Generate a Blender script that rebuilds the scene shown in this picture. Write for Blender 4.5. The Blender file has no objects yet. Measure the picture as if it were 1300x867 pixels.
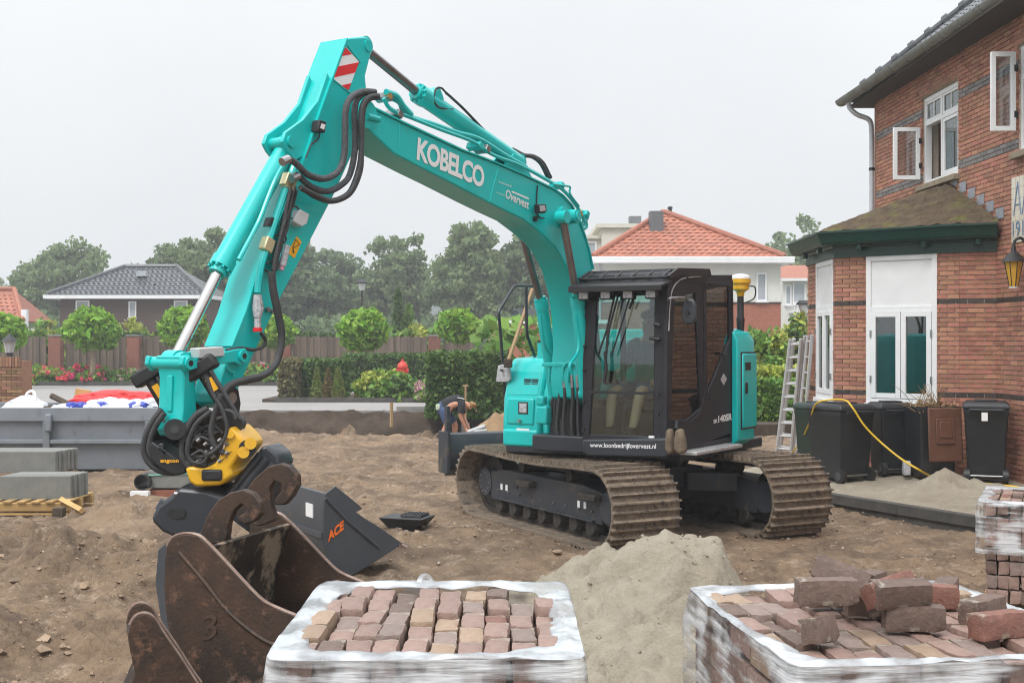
import bpy, bmesh, math, random
import numpy as np
from mathutils import Vector, Matrix, Euler
random.seed(7); np.random.seed(7)
R = math.radians
scene = bpy.context.scene
COL = scene.collection

# ------------------------------------------------------------------ camera, sky, sun, exposure
CAMH = 2.1; FPX = 1590.0; CX = 650.0; HY = 435.0          # camera height (m), focal length and centre in photo pixels
cd = bpy.data.cameras.new('camera'); cam = bpy.data.objects.new('camera', cd); COL.objects.link(cam)
cam.location = (0, 0, CAMH); cam.rotation_euler = (R(90), 0, 0)
cd.sensor_width = 36; cd.lens = FPX / 1300 * 36; cd.shift_y = 1.5 / 1300
cd.clip_start = 0.1; cd.clip_end = 3000
scene.camera = cam
world = bpy.data.worlds.new('World'); scene.world = world; world.use_nodes = True
wn = world.node_tree; wn.nodes.clear()
SUN_EL, SUN_AZ = R(52), R(213.5)
sky = wn.nodes.new('ShaderNodeTexSky'); sky.sky_type = 'NISHITA'; sky.sun_disc = False
sky.sun_elevation = SUN_EL; sky.sun_rotation = SUN_AZ; sky.dust_density = 4
hs = wn.nodes.new('ShaderNodeHueSaturation'); hs.inputs['Saturation'].default_value = 0.15
mx = wn.nodes.new('ShaderNodeMix'); mx.data_type = 'RGBA'; mx.inputs[0].default_value = 0.94
tc = wn.nodes.new('ShaderNodeTexCoord'); cn = wn.nodes.new('ShaderNodeTexNoise')
cn.inputs['Scale'].default_value = 2.2; cn.inputs['Detail'].default_value = 4
cr = wn.nodes.new('ShaderNodeValToRGB')
cr.color_ramp.elements[0].position = .3; cr.color_ramp.elements[0].color = (6.4, 6.65, 6.9, 1)
cr.color_ramp.elements[1].position = .7; cr.color_ramp.elements[1].color = (7.2, 7.4, 7.58, 1)
bg = wn.nodes.new('ShaderNodeBackground'); bg.inputs[1].default_value = 0.1
wo = wn.nodes.new('ShaderNodeOutputWorld')
L_ = wn.links.new
L_(tc.outputs['Generated'], cn.inputs['Vector']); L_(cn.outputs['Fac'], cr.inputs[0])
L_(sky.outputs[0], hs.inputs['Color']); L_(hs.outputs[0], mx.inputs[6]); L_(cr.outputs[0], mx.inputs[7])
# overcast dome: brighter towards the zenith, as under an even cloud deck
sx_ = wn.nodes.new('ShaderNodeSeparateXYZ'); L_(tc.outputs['Generated'], sx_.inputs[0])
cl_ = wn.nodes.new('ShaderNodeClamp'); L_(sx_.outputs['Z'], cl_.inputs[0])
pw_ = wn.nodes.new('ShaderNodeMath'); pw_.operation = 'POWER'; pw_.inputs[1].default_value = 2.4; L_(cl_.outputs[0], pw_.inputs[0])
ma_ = wn.nodes.new('ShaderNodeMath'); ma_.operation = 'MULTIPLY_ADD'; ma_.inputs[1].default_value = 2.0; ma_.inputs[2].default_value = 1.0; L_(pw_.outputs[0], ma_.inputs[0])
vm_ = wn.nodes.new('ShaderNodeVectorMath'); vm_.operation = 'SCALE'; L_(mx.outputs[2], vm_.inputs[0]); L_(ma_.outputs[0], vm_.inputs['Scale'])
L_(vm_.outputs[0], bg.inputs[0]); L_(bg.outputs[0], wo.inputs[0])
sd = bpy.data.lights.new('sun', 'SUN'); so = bpy.data.objects.new('sun', sd); COL.objects.link(so)
sd.energy = 1.5; sd.angle = R(20); sd.color = (1, .97, .93)
# a lamp shines down its -Z: aim it away from the sun's place in the sky (soft, from the upper left behind the camera)
sdir = Vector((-.55 * math.cos(SUN_EL), -.83 * math.cos(SUN_EL), math.sin(SUN_EL)))
so.rotation_euler = sdir.to_track_quat('Z', 'Y').to_euler(); so.location = (-20, -20, 40)
vs = scene.view_settings; vs.view_transform = 'Standard'; vs.look = 'None'; vs.exposure = 0.40; vs.gamma = 1; vs.use_curve_mapping = False
scene.render.engine = 'CYCLES'; scene.cycles.denoising_prefilter = 'NONE'; scene.cycles.use_adaptive_sampling = False; scene.cycles.filter_width = 1.1

# ------------------------------------------------------------------ pixels of the photograph -> places
def Wp(px, py, Y): return Vector(((px - CX) / FPX * Y, Y, CAMH - (py - HY) / FPX * Y))
def Gp(px, py, z=0.0): return Wp(px, py, (CAMH - z) * FPX / (py - HY))
EXC = Vector((1.39, 14.57, 0)); BETA = R(32.5); CB, SB = math.cos(BETA), math.sin(BETA)
TH = R(27.5); CT, ST = math.cos(TH), math.sin(TH)
def U(x, y, z): return Vector((EXC.x + x * CB + y * SB, EXC.y - x * SB + y * CB, z))     # upper carriage: x machine-left, y backwards
def T(x, y, z): return Vector((EXC.x + x * CT - y * ST, EXC.y + x * ST + y * CT, z))     # undercarriage
def UP(px, py, xu):                       # pixel on the machine's lengthwise plane x = xu
    a = (px - CX) / FPX; Y = (xu + EXC.x * CB - EXC.y * SB) / (a * CB - SB); p = Wp(px, py, Y)
    return ((p.x - EXC.x) * SB + (p.y - EXC.y) * CB, p.z)
def UF(px, py, yu):                       # pixel on the machine's crosswise plane y = yu
    a = (px - CX) / FPX; Y = (yu + EXC.x * SB + EXC.y * CB) / (a * SB + CB); p = Wp(px, py, Y)
    return ((p.x - EXC.x) * CB - (p.y - EXC.y) * SB, p.z)
def UPW(px, py, xu): y, z = UP(px, py, xu); return U(xu, y, z)

# ------------------------------------------------------------------ materials
MATS = {}
def nodes_of(name):
    m = bpy.data.materials.new(name); m.use_nodes = True; nt = m.node_tree
    b = nt.nodes['Principled BSDF']; MATS[name] = m
    return m, nt, b
def mk(name, c1, c2=None, scale=6, rough=.55, metal=0, bump=0, bscale=40, rand=0, lo=.35, hi=.65, spec=.5, c3=None, scale3=1.5, lo3=.5, hi3=.65, detail=6, coat=0, huerand=0, stretch=None, nr=.65, c4=None, scale4=.4, lo4=.5, hi4=.62):
    m, nt, b = nodes_of(name); N = nt.nodes.new; L = nt.links.new
    b.inputs['Roughness'].default_value = rough; b.inputs['Metallic'].default_value = metal
    b.inputs['Specular IOR Level'].default_value = spec; b.inputs['Coat Weight'].default_value = coat
    tc = N('ShaderNodeTexCoord'); vec = tc.outputs['Object']
    if stretch:
        mp = N('ShaderNodeMapping'); mp.inputs['Scale'].default_value = stretch; L(vec, mp.inputs[0]); vec = mp.outputs[0]
    out = None
    rgb = N('ShaderNodeRGB'); rgb.outputs[0].default_value = (*c1, 1); out = rgb.outputs[0]
    def layer(prev, c, sc, l, h):
        n = N('ShaderNodeTexNoise'); n.inputs['Scale'].default_value = sc; n.inputs['Detail'].default_value = detail; n.inputs['Roughness'].default_value = nr
        L(vec, n.inputs['Vector'])
        r = N('ShaderNodeMapRange'); r.inputs[1].default_value = l; r.inputs[2].default_value = h; L(n.outputs['Fac'], r.inputs[0])
        x = N('ShaderNodeMix'); x.data_type = 'RGBA'; L(r.outputs[0], x.inputs[0]); L(prev, x.inputs[6]); x.inputs[7].default_value = (*c, 1)
        return x.outputs[2]
    if c2: out = layer(out, c2, scale, lo, hi)
    if c3: out = layer(out, c3, scale3, lo3, hi3)
    if c4: out = layer(out, c4, scale4, lo4, hi4)
    if rand or huerand:
        oi = N('ShaderNodeObjectInfo'); ge = N('ShaderNodeNewGeometry'); ad = N('ShaderNodeMath'); ad.operation = 'ADD'
        L(oi.outputs['Random'], ad.inputs[0]); L(ge.outputs['Random Per Island'], ad.inputs[1])
        fr = N('ShaderNodeMath'); fr.operation = 'FRACT'; L(ad.outputs[0], fr.inputs[0])
        mr = N('ShaderNodeMapRange'); mr.inputs[3].default_value = 1 - rand; mr.inputs[4].default_value = 1 + rand; L(fr.outputs[0], mr.inputs[0])
        h = N('ShaderNodeHueSaturation'); L(out, h.inputs['Color']); L(mr.outputs[0], h.inputs['Value'])
        if huerand:
            m7 = N('ShaderNodeMath'); m7.operation = 'MULTIPLY'; m7.inputs[1].default_value = 7.31; L(fr.outputs[0], m7.inputs[0])
            f7 = N('ShaderNodeMath'); f7.operation = 'FRACT'; L(m7.outputs[0], f7.inputs[0])
            mh = N('ShaderNodeMapRange'); mh.inputs[3].default_value = .5 - huerand; mh.inputs[4].default_value = .5 + huerand; L(f7.outputs[0], mh.inputs[0]); L(mh.outputs[0], h.inputs['Hue'])
        out = h.outputs[0]
    L(out, b.inputs['Base Color'])
    if bump:
        n = N('ShaderNodeTexNoise'); n.inputs['Scale'].default_value = bscale; n.inputs['Detail'].default_value = 8; n.inputs['Roughness'].default_value = .65; L(vec, n.inputs['Vector'])
        bp = N('ShaderNodeBump'); bp.inputs['Strength'].default_value = 1; bp.inputs['Distance'].default_value = bump; L(n.outputs['Fac'], bp.inputs['Height']); L(bp.outputs[0], b.inputs['Normal'])
    return m
def glassmat(name, tint, clear, rough=.02):
    m, nt, b = nodes_of(name); N = nt.nodes.new; L = nt.links.new
    t = N('ShaderNodeBsdfTransparent'); t.inputs[0].default_value = (*tint, 1)
    b.inputs['Base Color'].default_value = (.02, .03, .03, 1); b.inputs['Roughness'].default_value = rough; b.inputs['Specular IOR Level'].default_value = .5
    fr = N('ShaderNodeFresnel'); fr.inputs[0].default_value = 1.5
    mr = N('ShaderNodeMapRange'); mr.inputs[3].default_value = 1 - clear; mr.inputs[4].default_value = 1; L(fr.outputs[0], mr.inputs[0])
    ge = N('ShaderNodeNewGeometry'); iv = N('ShaderNodeMath'); iv.operation = 'SUBTRACT'; iv.inputs[0].default_value = 1; L(ge.outputs['Backfacing'], iv.inputs[1])
    ml = N('ShaderNodeMath'); ml.operation = 'MULTIPLY'; L(mr.outputs[0], ml.inputs[0]); L(iv.outputs[0], ml.inputs[1])
    x = N('ShaderNodeMixShader'); L(ml.outputs[0], x.inputs[0]); L(t.outputs[0], x.inputs[1])
    g = N('ShaderNodeBsdfGlossy'); g.inputs['Roughness'].default_value = rough; g.inputs[0].default_value = (.9, .95, .95, 1)
    L(g.outputs[0], x.inputs[2]); L(x.outputs[0], nt.nodes['Material Output'].inputs[0])
    return m
def mk_leaf(name, c1, c2, rand=.35, hue=.02, tl=.3):
    m = mk(name, c1, c2, scale=1.3, rough=.55, rand=rand, huerand=hue, spec=.3)
    nt = m.node_tree; b = nt.nodes['Principled BSDF']; src = b.inputs['Base Color'].links[0].from_socket
    tr = nt.nodes.new('ShaderNodeBsdfTranslucent'); nt.links.new(src, tr.inputs[0])
    x = nt.nodes.new('ShaderNodeMixShader'); x.inputs[0].default_value = .45 if 'far' in name else tl
    nt.links.new(b.outputs[0], x.inputs[1]); nt.links.new(tr.outputs[0], x.inputs[2]); nt.links.new(x.outputs[0], nt.nodes['Material Output'].inputs[0])
    return m
teal = mk('teal_paint', (.0, .52, .50), (.0, .475, .455), scale=2.5, rough=.32, spec=.5, coat=.25, bump=.0004, bscale=30, c3=(.035, .37, .335), scale3=3.5, lo3=.58, hi3=.8, nr=.75, c4=(.10, .33, .29), scale4=1.3, lo4=.6, hi4=.85)
darkp = mk('charcoal_paint', (.022, .026, .034), (.03, .033, .04), scale=4, rough=.42, coat=.15)
cabp = mk('cab_paint', (.020, .020, .025), (.027, .026, .032), scale=3, rough=.5, spec=.3)
framep = mk('slate_paint', (.028, .036, .05), (.045, .045, .05), scale=5, rough=.5, c3=(.13, .10, .07), scale3=4, lo3=.56, hi3=.75)
black = mk('black_plastic', (.012, .012, .014), (.02, .02, .022), scale=9, rough=.5)
rubber = mk('hose_rubber', (.03, .03, .032), (.05, .05, .052), scale=14, rough=.6)
greyhose = mk('grey_hose_sleeve', (.075, .077, .085), (.04, .04, .045), scale=30, rough=.65, bump=.004, bscale=60)
steel = mk('steel', (.42, .42, .42), (.3, .3, .3), scale=10, rough=.35, metal=.9)
chrome = mk('chrome_rod', (.6, .58, .57), (.5, .48, .46), scale=6, rough=.16, metal=1)
rodgrey = mk('grey_rod', (.25, .23, .23), (.19, .18, .18), scale=6, rough=.28, metal=.8)
alu = mk('aluminium', (.62, .63, .64), (.5, .5, .5), scale=12, rough=.45, metal=.55)
yellow = mk('yellow_paint', (.78, .44, .012), (.68, .36, .01), scale=5, rough=.4, c3=(.35, .2, .04), scale3=9, lo3=.64, hi3=.75, coat=.2)
stickery = mk('yellow_sticker', (.85, .42, .015), rough=.4)
white = mk('white_paint', (.78, .79, .80), (.72, .73, .74), scale=3, rough=.4)
whitev = mk('white_vinyl', (.82, .82, .82), rough=.45)
redp = mk('red_paint', (.72, .015, .02), rough=.4)
orangep = mk('orange_vinyl', (.85, .16, .01), rough=.45)
mudsteel = mk('muddy_track_steel', (.15, .118, .088), (.28, .215, .155), scale=5, nr=.75, rough=.7, metal=.1, bump=.01, bscale=40, rand=.22, c3=(.045, .042, .04), scale3=14, lo3=.5, hi3=.66)
trackdark = mk('greasy_track_iron', (.018, .017, .017), (.06, .048, .037), scale=9, rough=.7, bump=.01)
rust = mk('rusty_steel', (.078, .042, .026), (.024, .018, .015), nr=.75, scale=3.2, rough=.6, metal=.15, bump=.004, bscale=50, c3=(.17, .09, .055), scale3=11, lo3=.55, hi3=.68, c4=(.20, .16, .13), scale4=2.5, lo4=.62, hi4=.72)
rustin = mk('rusty_steel_with_clay', (.040, .027, .020), (.013, .011, .010), scale=4, rough=.6, metal=.15, bump=.006, bscale=40, c3=(.26, .20, .14), scale3=3.0, lo3=.50, hi3=.56)
wornedge = mk('worn_steel_edge', (.30, .225, .185), (.17, .10, .075), scale=12, rough=.5, metal=.3)
greybucket = mk('slate_grey_bucket_paint', (.048, .056, .068), (.062, .068, .078), scale=3, rough=.45, c3=(.10, .085, .07), scale3=6, lo3=.6, hi3=.75)
cabglass = glassmat('cab_glass', (.74, .88, .86), .915)
darkglass = glassmat('tinted_door_glass', (.30, .30, .29), .90)
winglass = glassmat('window_glass', (.36, .40, .40), .87)
paneglass = glassmat('sash_glass', (.72, .76, .78), .80)
lensm = mk('lamp_lens', (.55, .56, .58), (.3, .3, .32), scale=40, rough=.15)
soil = None
brickm = mk('house_brick', (.42, .20, .132), (.345, .15, .10), scale=16, rough=.85, bump=.003, bscale=60, rand=.22, huerand=.012, c3=(.33, .18, .125), scale3=1.2, lo3=.5, hi3=.75)
brickdark = mk('dark_glazed_brick', (.06, .045, .04), (.04, .03, .027), scale=16, rough=.5, rand=.3)
brickgrey = mk('grey_band_brick', (.16, .15, .15), (.22, .20, .19), scale=16, rough=.7, rand=.25)
mortar = mk('pale_mortar', (.52, .44, .37), (.42, .34, .28), scale=20, rough=.9)
greenp = mk('dark_green_paint', (.004, .034, .024), (.008, .042, .031), scale=4, rough=.35)
zinc = mk('weathered_zinc', (.17, .175, .155), (.24, .24, .23), scale=3, rough=.5, metal=.35, c3=(.10, .095, .08), scale3=6, lo3=.55, hi3=.75)
zincpipe = mk('grey_pipe', (.52, .54, .57), (.42, .44, .46), scale=5, rough=.4, metal=.2)
lead = mk('lead_flashing', (.25, .27, .31), (.34, .35, .37), scale=9, rough=.55, metal=.2)
moss = mk('mossy_bitumen', (.135, .095, .055), (.065, .042, .028), scale=6, rough=.95, bump=.06, bscale=14, c3=(.135, .125, .035), scale3=4, lo3=.52, hi3=.64, nr=.75)
tiledark = mk('dark_roof_tile', (.055, .06, .07), (.075, .08, .09), scale=4, rough=.32, rand=.2)
tilered = mk('orange_roof_tile', (.40, .14, .085), (.31, .105, .062), scale=5, rough=.6, rand=.16, c3=(.36, .10, .06), scale3=2, lo3=.55, hi3=.75)
timber = mk('brown_fence_board', (.17, .125, .095), (.11, .083, .065), scale=3, rough=.85, rand=.3, stretch=(8, 8, 1))
pallet_w = mk('pallet_wood', (.50, .32, .13), (.40, .25, .10), scale=5, rough=.8, rand=.25)
handle_w = mk('handle_wood', (.42, .27, .14), (.33, .2, .1), scale=6, rough=.6)
concrete = mk('grey_concrete', (.175, .18, .17), (.22, .22, .205), scale=7, rough=.85, bump=.003, bscale=60, rand=.06)
concretetop = mk('kerb_concrete', (.085, .078, .07), (.055, .052, .048), scale=6, rough=.8, bump=.003, bscale=50, rand=.08)
binblack = mk('bin_plastic', (.014, .016, .020), (.022, .024, .028), scale=6, rough=.5, bump=.0008, bscale=120, c3=(.05, .05, .052), scale3=4, lo3=.62, hi3=.85)
binbrown = mk('brown_bin_lid', (.10, .042, .025), (.13, .058, .036), scale=6, rough=.5)
bingreen = mk('green_bin_plastic', (.006, .026, .018), (.009, .032, .023), scale=6, rough=.5)
skipm = mk('grey_skip_paint', (.225, .245, .275), (.19, .21, .235), scale=2.5, rough=.6, c3=(.14, .14, .14), scale3=5, lo3=.6, hi3=.8)
barkm = mk('bark', (.10, .075, .055), (.06, .045, .035), scale=5, rough=.95, bump=.02, bscale=20)
palebark = mk('pale_bark', (.34, .26, .18), (.25, .19, .13), scale=5, rough=.9)
leaf_far = mk_leaf('far_leaves', (.185, .255, .115), (.225, .295, .135), rand=.28)
leaf_far2 = mk_leaf('far_leaves_bluish', (.14, .205, .10), (.18, .245, .115), rand=.28)
leaf_ball = mk_leaf('globe_tree_leaves', (.26, .44, .045), (.17, .34, .035), rand=.4)
leaf_hedge = mk_leaf('hedge_leaves', (.075, .145, .035), (.105, .18, .045), rand=.5)
leaf_hedge2 = mk_leaf('hedge_side_leaves', (.16, .14, .06), (.2, .19, .09), rand=.4)
leaf_yel = mk_leaf('yellow_green_leaves', (.32, .42, .06), (.42, .42, .09), rand=.4)
leaf_mid = mk_leaf('mid_green_leaves', (.14, .28, .05), (.20, .34, .06), rand=.4)
leaf_dark = mk_leaf('dark_core_leaves', (.03, .05, .018), (.04, .065, .02), rand=.3)
leaf_con = mk_leaf('conifer_leaves', (.16, .26, .05), (.26, .24, .08), rand=.35)
petal_pink = mk_leaf('pink_petals', (.85, .06, .17), (.8, .16, .22), rand=.3, hue=.03)
petal_pale = mk_leaf('pale_pink_petals', (.72, .38, .45), (.7, .55, .52), rand=.25, hue=.03)
dryplant = mk('dry_stalks', (.32, .22, .11), (.2, .12, .06), scale=9, rough=.9, rand=.35)
skin = mk('skin', (.55, .28, .18), (.5, .24, .15), scale=6, rough=.55)
hairm = mk('blond_hair', (.36, .20, .08), (.26, .14, .05), scale=30, rough=.7)
hairdk = mk('brown_hair', (.07, .045, .03), rough=.7)
clothblack = mk('black_cotton', (.014, .015, .02), (.022, .022, .028), scale=12, rough=.9)
clothblue = mk('blue_denim', (.035, .06, .14), (.055, .085, .17), scale=12, rough=.9)
clothgrey = mk('dark_grey_cotton', (.10, .105, .12), (.13, .135, .15), scale=12, rough=.9)
bootm = mk('boot_leather', (.03, .025, .02), rough=.7)
sandm = mk('pale_sand', (.34, .30, .235), (.265, .23, .175), scale=5, rough=.95, bump=.02, bscale=38, c3=(.22, .18, .13), scale3=1.6, lo3=.50, hi3=.72, nr=.75, detail=10)
wrapm = None
plasticw = mk('white_plastic_sheet', (.72, .73, .76), (.62, .64, .70), scale=6, rough=.4, bump=.02, bscale=14)
plasticb = mk('blue_plastic_sheet', (.05, .08, .45), rough=.4)
tarpr = mk('red_tarpaulin', (.70, .02, .02), (.55, .015, .015), scale=5, rough=.45)
hosey = mk('yellow_hose', (.72, .47, .02), (.65, .42, .02), scale=9, rough=.5)
plaster = mk('white_render', (.70, .70, .66), (.64, .64, .60), scale=1.5, rough=.85)
bluewall = mk('blue_cladding', (.10, .20, .45), (.13, .24, .5), scale=1, rough=.6)
brickfar = mk('brown_brick_wall', (.085, .052, .046), (.065, .04, .036), scale=14, rough=.9)
brickplinth = mk('red_brick_plinth', (.36, .14, .09), (.28, .10, .065), scale=12, rough=.85, rand=.2)
brickpost = mk('fence_brick', (.27, .105, .075), (.19, .075, .055), scale=14, rough=.85, rand=.25)
brickbuff = mk('buff_brick', (.30, .18, .10), (.22, .12, .07), scale=9, rough=.85, rand=.35, huerand=.02)
amber = mk('amber_glass', (.62, .36, .04), (.55, .3, .03), scale=6, rough=.25)
pipeg = mk('grey_pvc', (.40, .42, .43), rough=.4)
limeg = mk('lime_green', (.12, .6, .02), rough=.5)
redhyd = mk('red_enamel', (.60, .03, .02), (.52, .05, .025), scale=5, rough=.4)

# ------------------------------------------------------------------ mesh building
class MB:
    def __init__(s): s.v = []; s.f = []
    def add(s, vs, fs):
        n = len(s.v); s.v += [Vector(p) for p in vs]; s.f += [tuple(i + n for i in f) for f in fs]; return s
    def box(s, c, d, fr=None, rot=None):
        c = Vector(c); h = Vector(d) / 2; vs = []
        for k in range(8):
            p = Vector((h.x * (1 if k & 1 else -1), h.y * (1 if k & 2 else -1), h.z * (1 if k & 4 else -1)))
            if rot is not None: p = rot @ p
            p = c + p; vs.append(fr(*p) if fr else p)
        return s.add(vs, [(0, 2, 3, 1), (4, 5, 7, 6), (0, 1, 5, 4), (2, 6, 7, 3), (0, 4, 6, 2), (1, 3, 7, 5)])
    def prism(s, loop, off):                     # loop of 3D points, extruded by the vector off
        n = len(loop); off = Vector(off); a = [Vector(p) for p in loop]; b = [p + off for p in a]
        return s.add(a + b, [tuple(range(n))[::-1], tuple(range(n, 2 * n))] + [(i, (i + 1) % n, n + (i + 1) % n, n + i) for i in range(n)])
    def loft(s, loops, cap=True, close=True):
        n = len(loops[0]); k = len(loops); vs = [p for l in loops for p in l]; fs = []
        for i in range(k - 1):
            for j in range(n if close else n - 1):
                fs.append((i * n + j, i * n + (j + 1) % n, (i + 1) * n + (j + 1) % n, (i + 1) * n + j))
        if cap and close: fs += [tuple(range(n))[::-1], tuple(range((k - 1) * n, k * n))]
        return s.add(vs, fs)
    def tube(s, pts, r, seg=8, cap=True):        # r: number or list
        pts = [Vector(p) for p in pts]; loops = []; k = len(pts)
        t0 = (pts[1] - pts[0]).normalized(); up = Vector((0, 0, 1)) if abs(t0.z) < .9 else Vector((1, 0, 0)); nx = t0.cross(up).normalized()
        for i, p in enumerate(pts):
            t = (pts[min(i + 1, k - 1)] - pts[max(i - 1, 0)])
            t = t.normalized() if t.length > 1e-9 else t0
            nx = (nx - t * nx.dot(t)).normalized(); ny = t.cross(nx); rr = r[i] if isinstance(r, (list, tuple)) else r
            loops.append([p + (nx * math.cos(2 * math.pi * j / seg) + ny * math.sin(2 * math.pi * j / seg)) * rr for j in range(seg)])
        return s.loft(loops, cap)
    def cyl(s, a, b, r, r2=None, seg=16): return s.tube([a, b], [r, r if r2 is None else r2], seg)
    def lathe(s, c, prof, seg=20, fr=None):      # prof: (r, z) pairs round the vertical through c
        c = Vector(c); loops = []
        for r, z in prof:
            loops.append([c + Vector((r * math.cos(2 * math.pi * j / seg), r * math.sin(2 * math.pi * j / seg), z)) for j in range(seg)])
        if fr: loops = [[fr(*p) for p in l] for l in loops]
        return s.loft(loops)
    def mesh(s, name, mat, smooth=35):
        me = bpy.data.meshes.new(name); me.from_pydata(s.v, [], s.f)
        bm = bmesh.new(); bm.from_mesh(me); bmesh.ops.recalc_face_normals(bm, faces=bm.faces); bm.to_mesh(me); bm.free()
        me.materials.append(mat)
        if smooth: me.shade_smooth(); me.set_sharp_from_angle(angle=R(smooth))
        return me
    def build(s, name, mat, parent=None, bevel=0, smooth=35, keep=False, **tags):
        c = Vector((0, 0, 0))
        if not keep and s.v:
            lo = Vector([min(p[i] for p in s.v) for i in range(3)]); hi = Vector([max(p[i] for p in s.v) for i in range(3)]); c = (lo + hi) / 2
            if parent is None: c.z = lo.z
        s.v = [p - c for p in s.v]
        o = link(name, s.mesh(name, mat, smooth), parent, c)
        if bevel:
            b = o.modifiers.new('bevel', 'BEVEL'); b.width = bevel; b.segments = 2; b.limit_method = 'ANGLE'; b.angle_limit = R(30)
        tag(o, **tags); return o
WLOC = {}
def link(name, data, parent=None, wloc=(0, 0, 0)):
    o = bpy.data.objects.new(name, data); COL.objects.link(o); w = Vector(wloc); WLOC[o.name] = w
    if parent: o.parent = parent; o.location = w - WLOC[parent.name]
    else: o.location = w
    return o
def tag(o, label=None, cat=None, group=None, kind=None):
    if label: o['label'] = label
    if cat: o['category'] = cat
    if group: o['group'] = group
    if kind: o['kind'] = kind
    return o
def thing(name, label, cat, loc=(0, 0, 0), group=None): return tag(link(name, None, None, loc), label, cat, group)
def bx(name, mat, parent, c, d, fr=None, rot=None, bevel=0, **k): return MB().box(c, d, fr, rot).build(name, mat, parent, bevel, **k)
def tb(name, mat, parent, pts, r, seg=8, **k): return MB().tube(pts, r, seg).build(name, mat, parent, **k)
def copytree(o, parent=None):
    c = o.copy(); COL.objects.link(c); c.parent = parent
    for ch in list(o.children): copytree(ch, c)
    return c
def spline(pts, n=6):                            # Catmull-Rom through the points
    p = [Vector(q) for q in pts]; p = [2 * p[0] - p[1]] + p + [2 * p[-1] - p[-2]]; out = []
    for i in range(1, len(p) - 2):
        for k in range(n):
            t = k / n; a, b, c, d = p[i - 1:i + 3]
            out.append(.5 * ((2 * b) + (c - a) * t + (2 * a - 5 * b + 4 * c - d) * t * t + (3 * b - a - 3 * c + d) * t ** 3))
    out.append(p[-2]); return out
def text(name, body, bl, br, tl, mat, parent, bold=0.0, lift=None, label=None, shear=0, space=1.0):
    cu = bpy.data.curves.new('lettering', 'FONT'); cu.body = body; cu.offset = bold; cu.shear = shear; cu.space_character = space; cu.resolution_u = 4
    to = bpy.data.objects.new('lettering', cu); COL.objects.link(to)
    me = bpy.data.meshes.new_from_object(to.evaluated_get(bpy.context.evaluated_depsgraph_get())); bpy.data.objects.remove(to)
    xs = [v.co.x for v in me.vertices]; ys = [v.co.y for v in me.vertices]; x0, x1, y0, y1 = min(xs), max(xs), min(ys), max(ys)
    bl, br, tl = Vector(bl), Vector(br), Vector(tl); n = (br - bl).cross(tl - bl).normalized() * .003
    c = (br + tl) / 2
    for v in me.vertices: v.co = bl + (br - bl) * ((v.co.x - x0) / (x1 - x0)) + (tl - bl) * ((v.co.y - y0) / (y1 - y0)) + n - c
    me.materials.clear(); me.materials.append(mat)
    o = link(name, me, parent, c); tag(o, label); return o

# ------------------------------------------------------------------ noise for height fields and foliage
_rng = np.random.RandomState(3); _P = _rng.rand(256, 256)
def vnoise(x, y):
    xi = np.floor(x).astype(int); yi = np.floor(y).astype(int); fx = x - xi; fy = y - yi
    fx = fx * fx * (3 - 2 * fx); fy = fy * fy * (3 - 2 * fy)
    g = lambda a, b: _P[a & 255, b & 255]
    return (g(xi, yi) * (1 - fx) + g(xi + 1, yi) * fx) * (1 - fy) + (g(xi, yi + 1) * (1 - fx) + g(xi + 1, yi + 1) * fx) * fy - .5
def fbm(x, y, o=4, lac=2.1, gain=.5):
    s = 0; a = 1.0
    for i in range(o): s = s + a * vnoise(x + 17.3 * i, y + 5.1 * i); x = x * lac; y = y * lac; a *= gain
    return s
def sstep(a, b, x): t = np.clip((x - a) / (b - a), 0, 1); return t * t * (3 - 2 * t)
def grid_obj(name, X, Y, Z, mat, parent=None, mask=None, **tags):
    ny, nx = X.shape; co = np.stack([X, Y, Z], -1).reshape(-1, 3)
    idx = np.arange(nx * ny).reshape(ny, nx); q = np.stack([idx[:-1, :-1], idx[:-1, 1:], idx[1:, 1:], idx[1:, :-1]], -1).reshape(-1, 4)
    if mask is not None:
        mk_ = mask.reshape(-1); q = q[mk_[q].all(1)]
    me = bpy.data.meshes.new(name); me.vertices.add(len(co)); me.vertices.foreach_set('co', co.ravel().astype(np.float32))
    me.loops.add(q.size); me.loops.foreach_set('vertex_index', q.ravel().astype(np.int32))
    me.polygons.add(len(q)); me.polygons.foreach_set('loop_start', np.arange(0, q.size, 4, dtype=np.int32)); me.polygons.foreach_set('loop_total', np.full(len(q), 4, dtype=np.int32))
    me.update(calc_edges=True); me.validate(); me.materials.append(mat); me.shade_smooth()
    return tag(link(name, me, parent, WLOC[parent.name] if parent else (0, 0, 0)), **tags)
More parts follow.
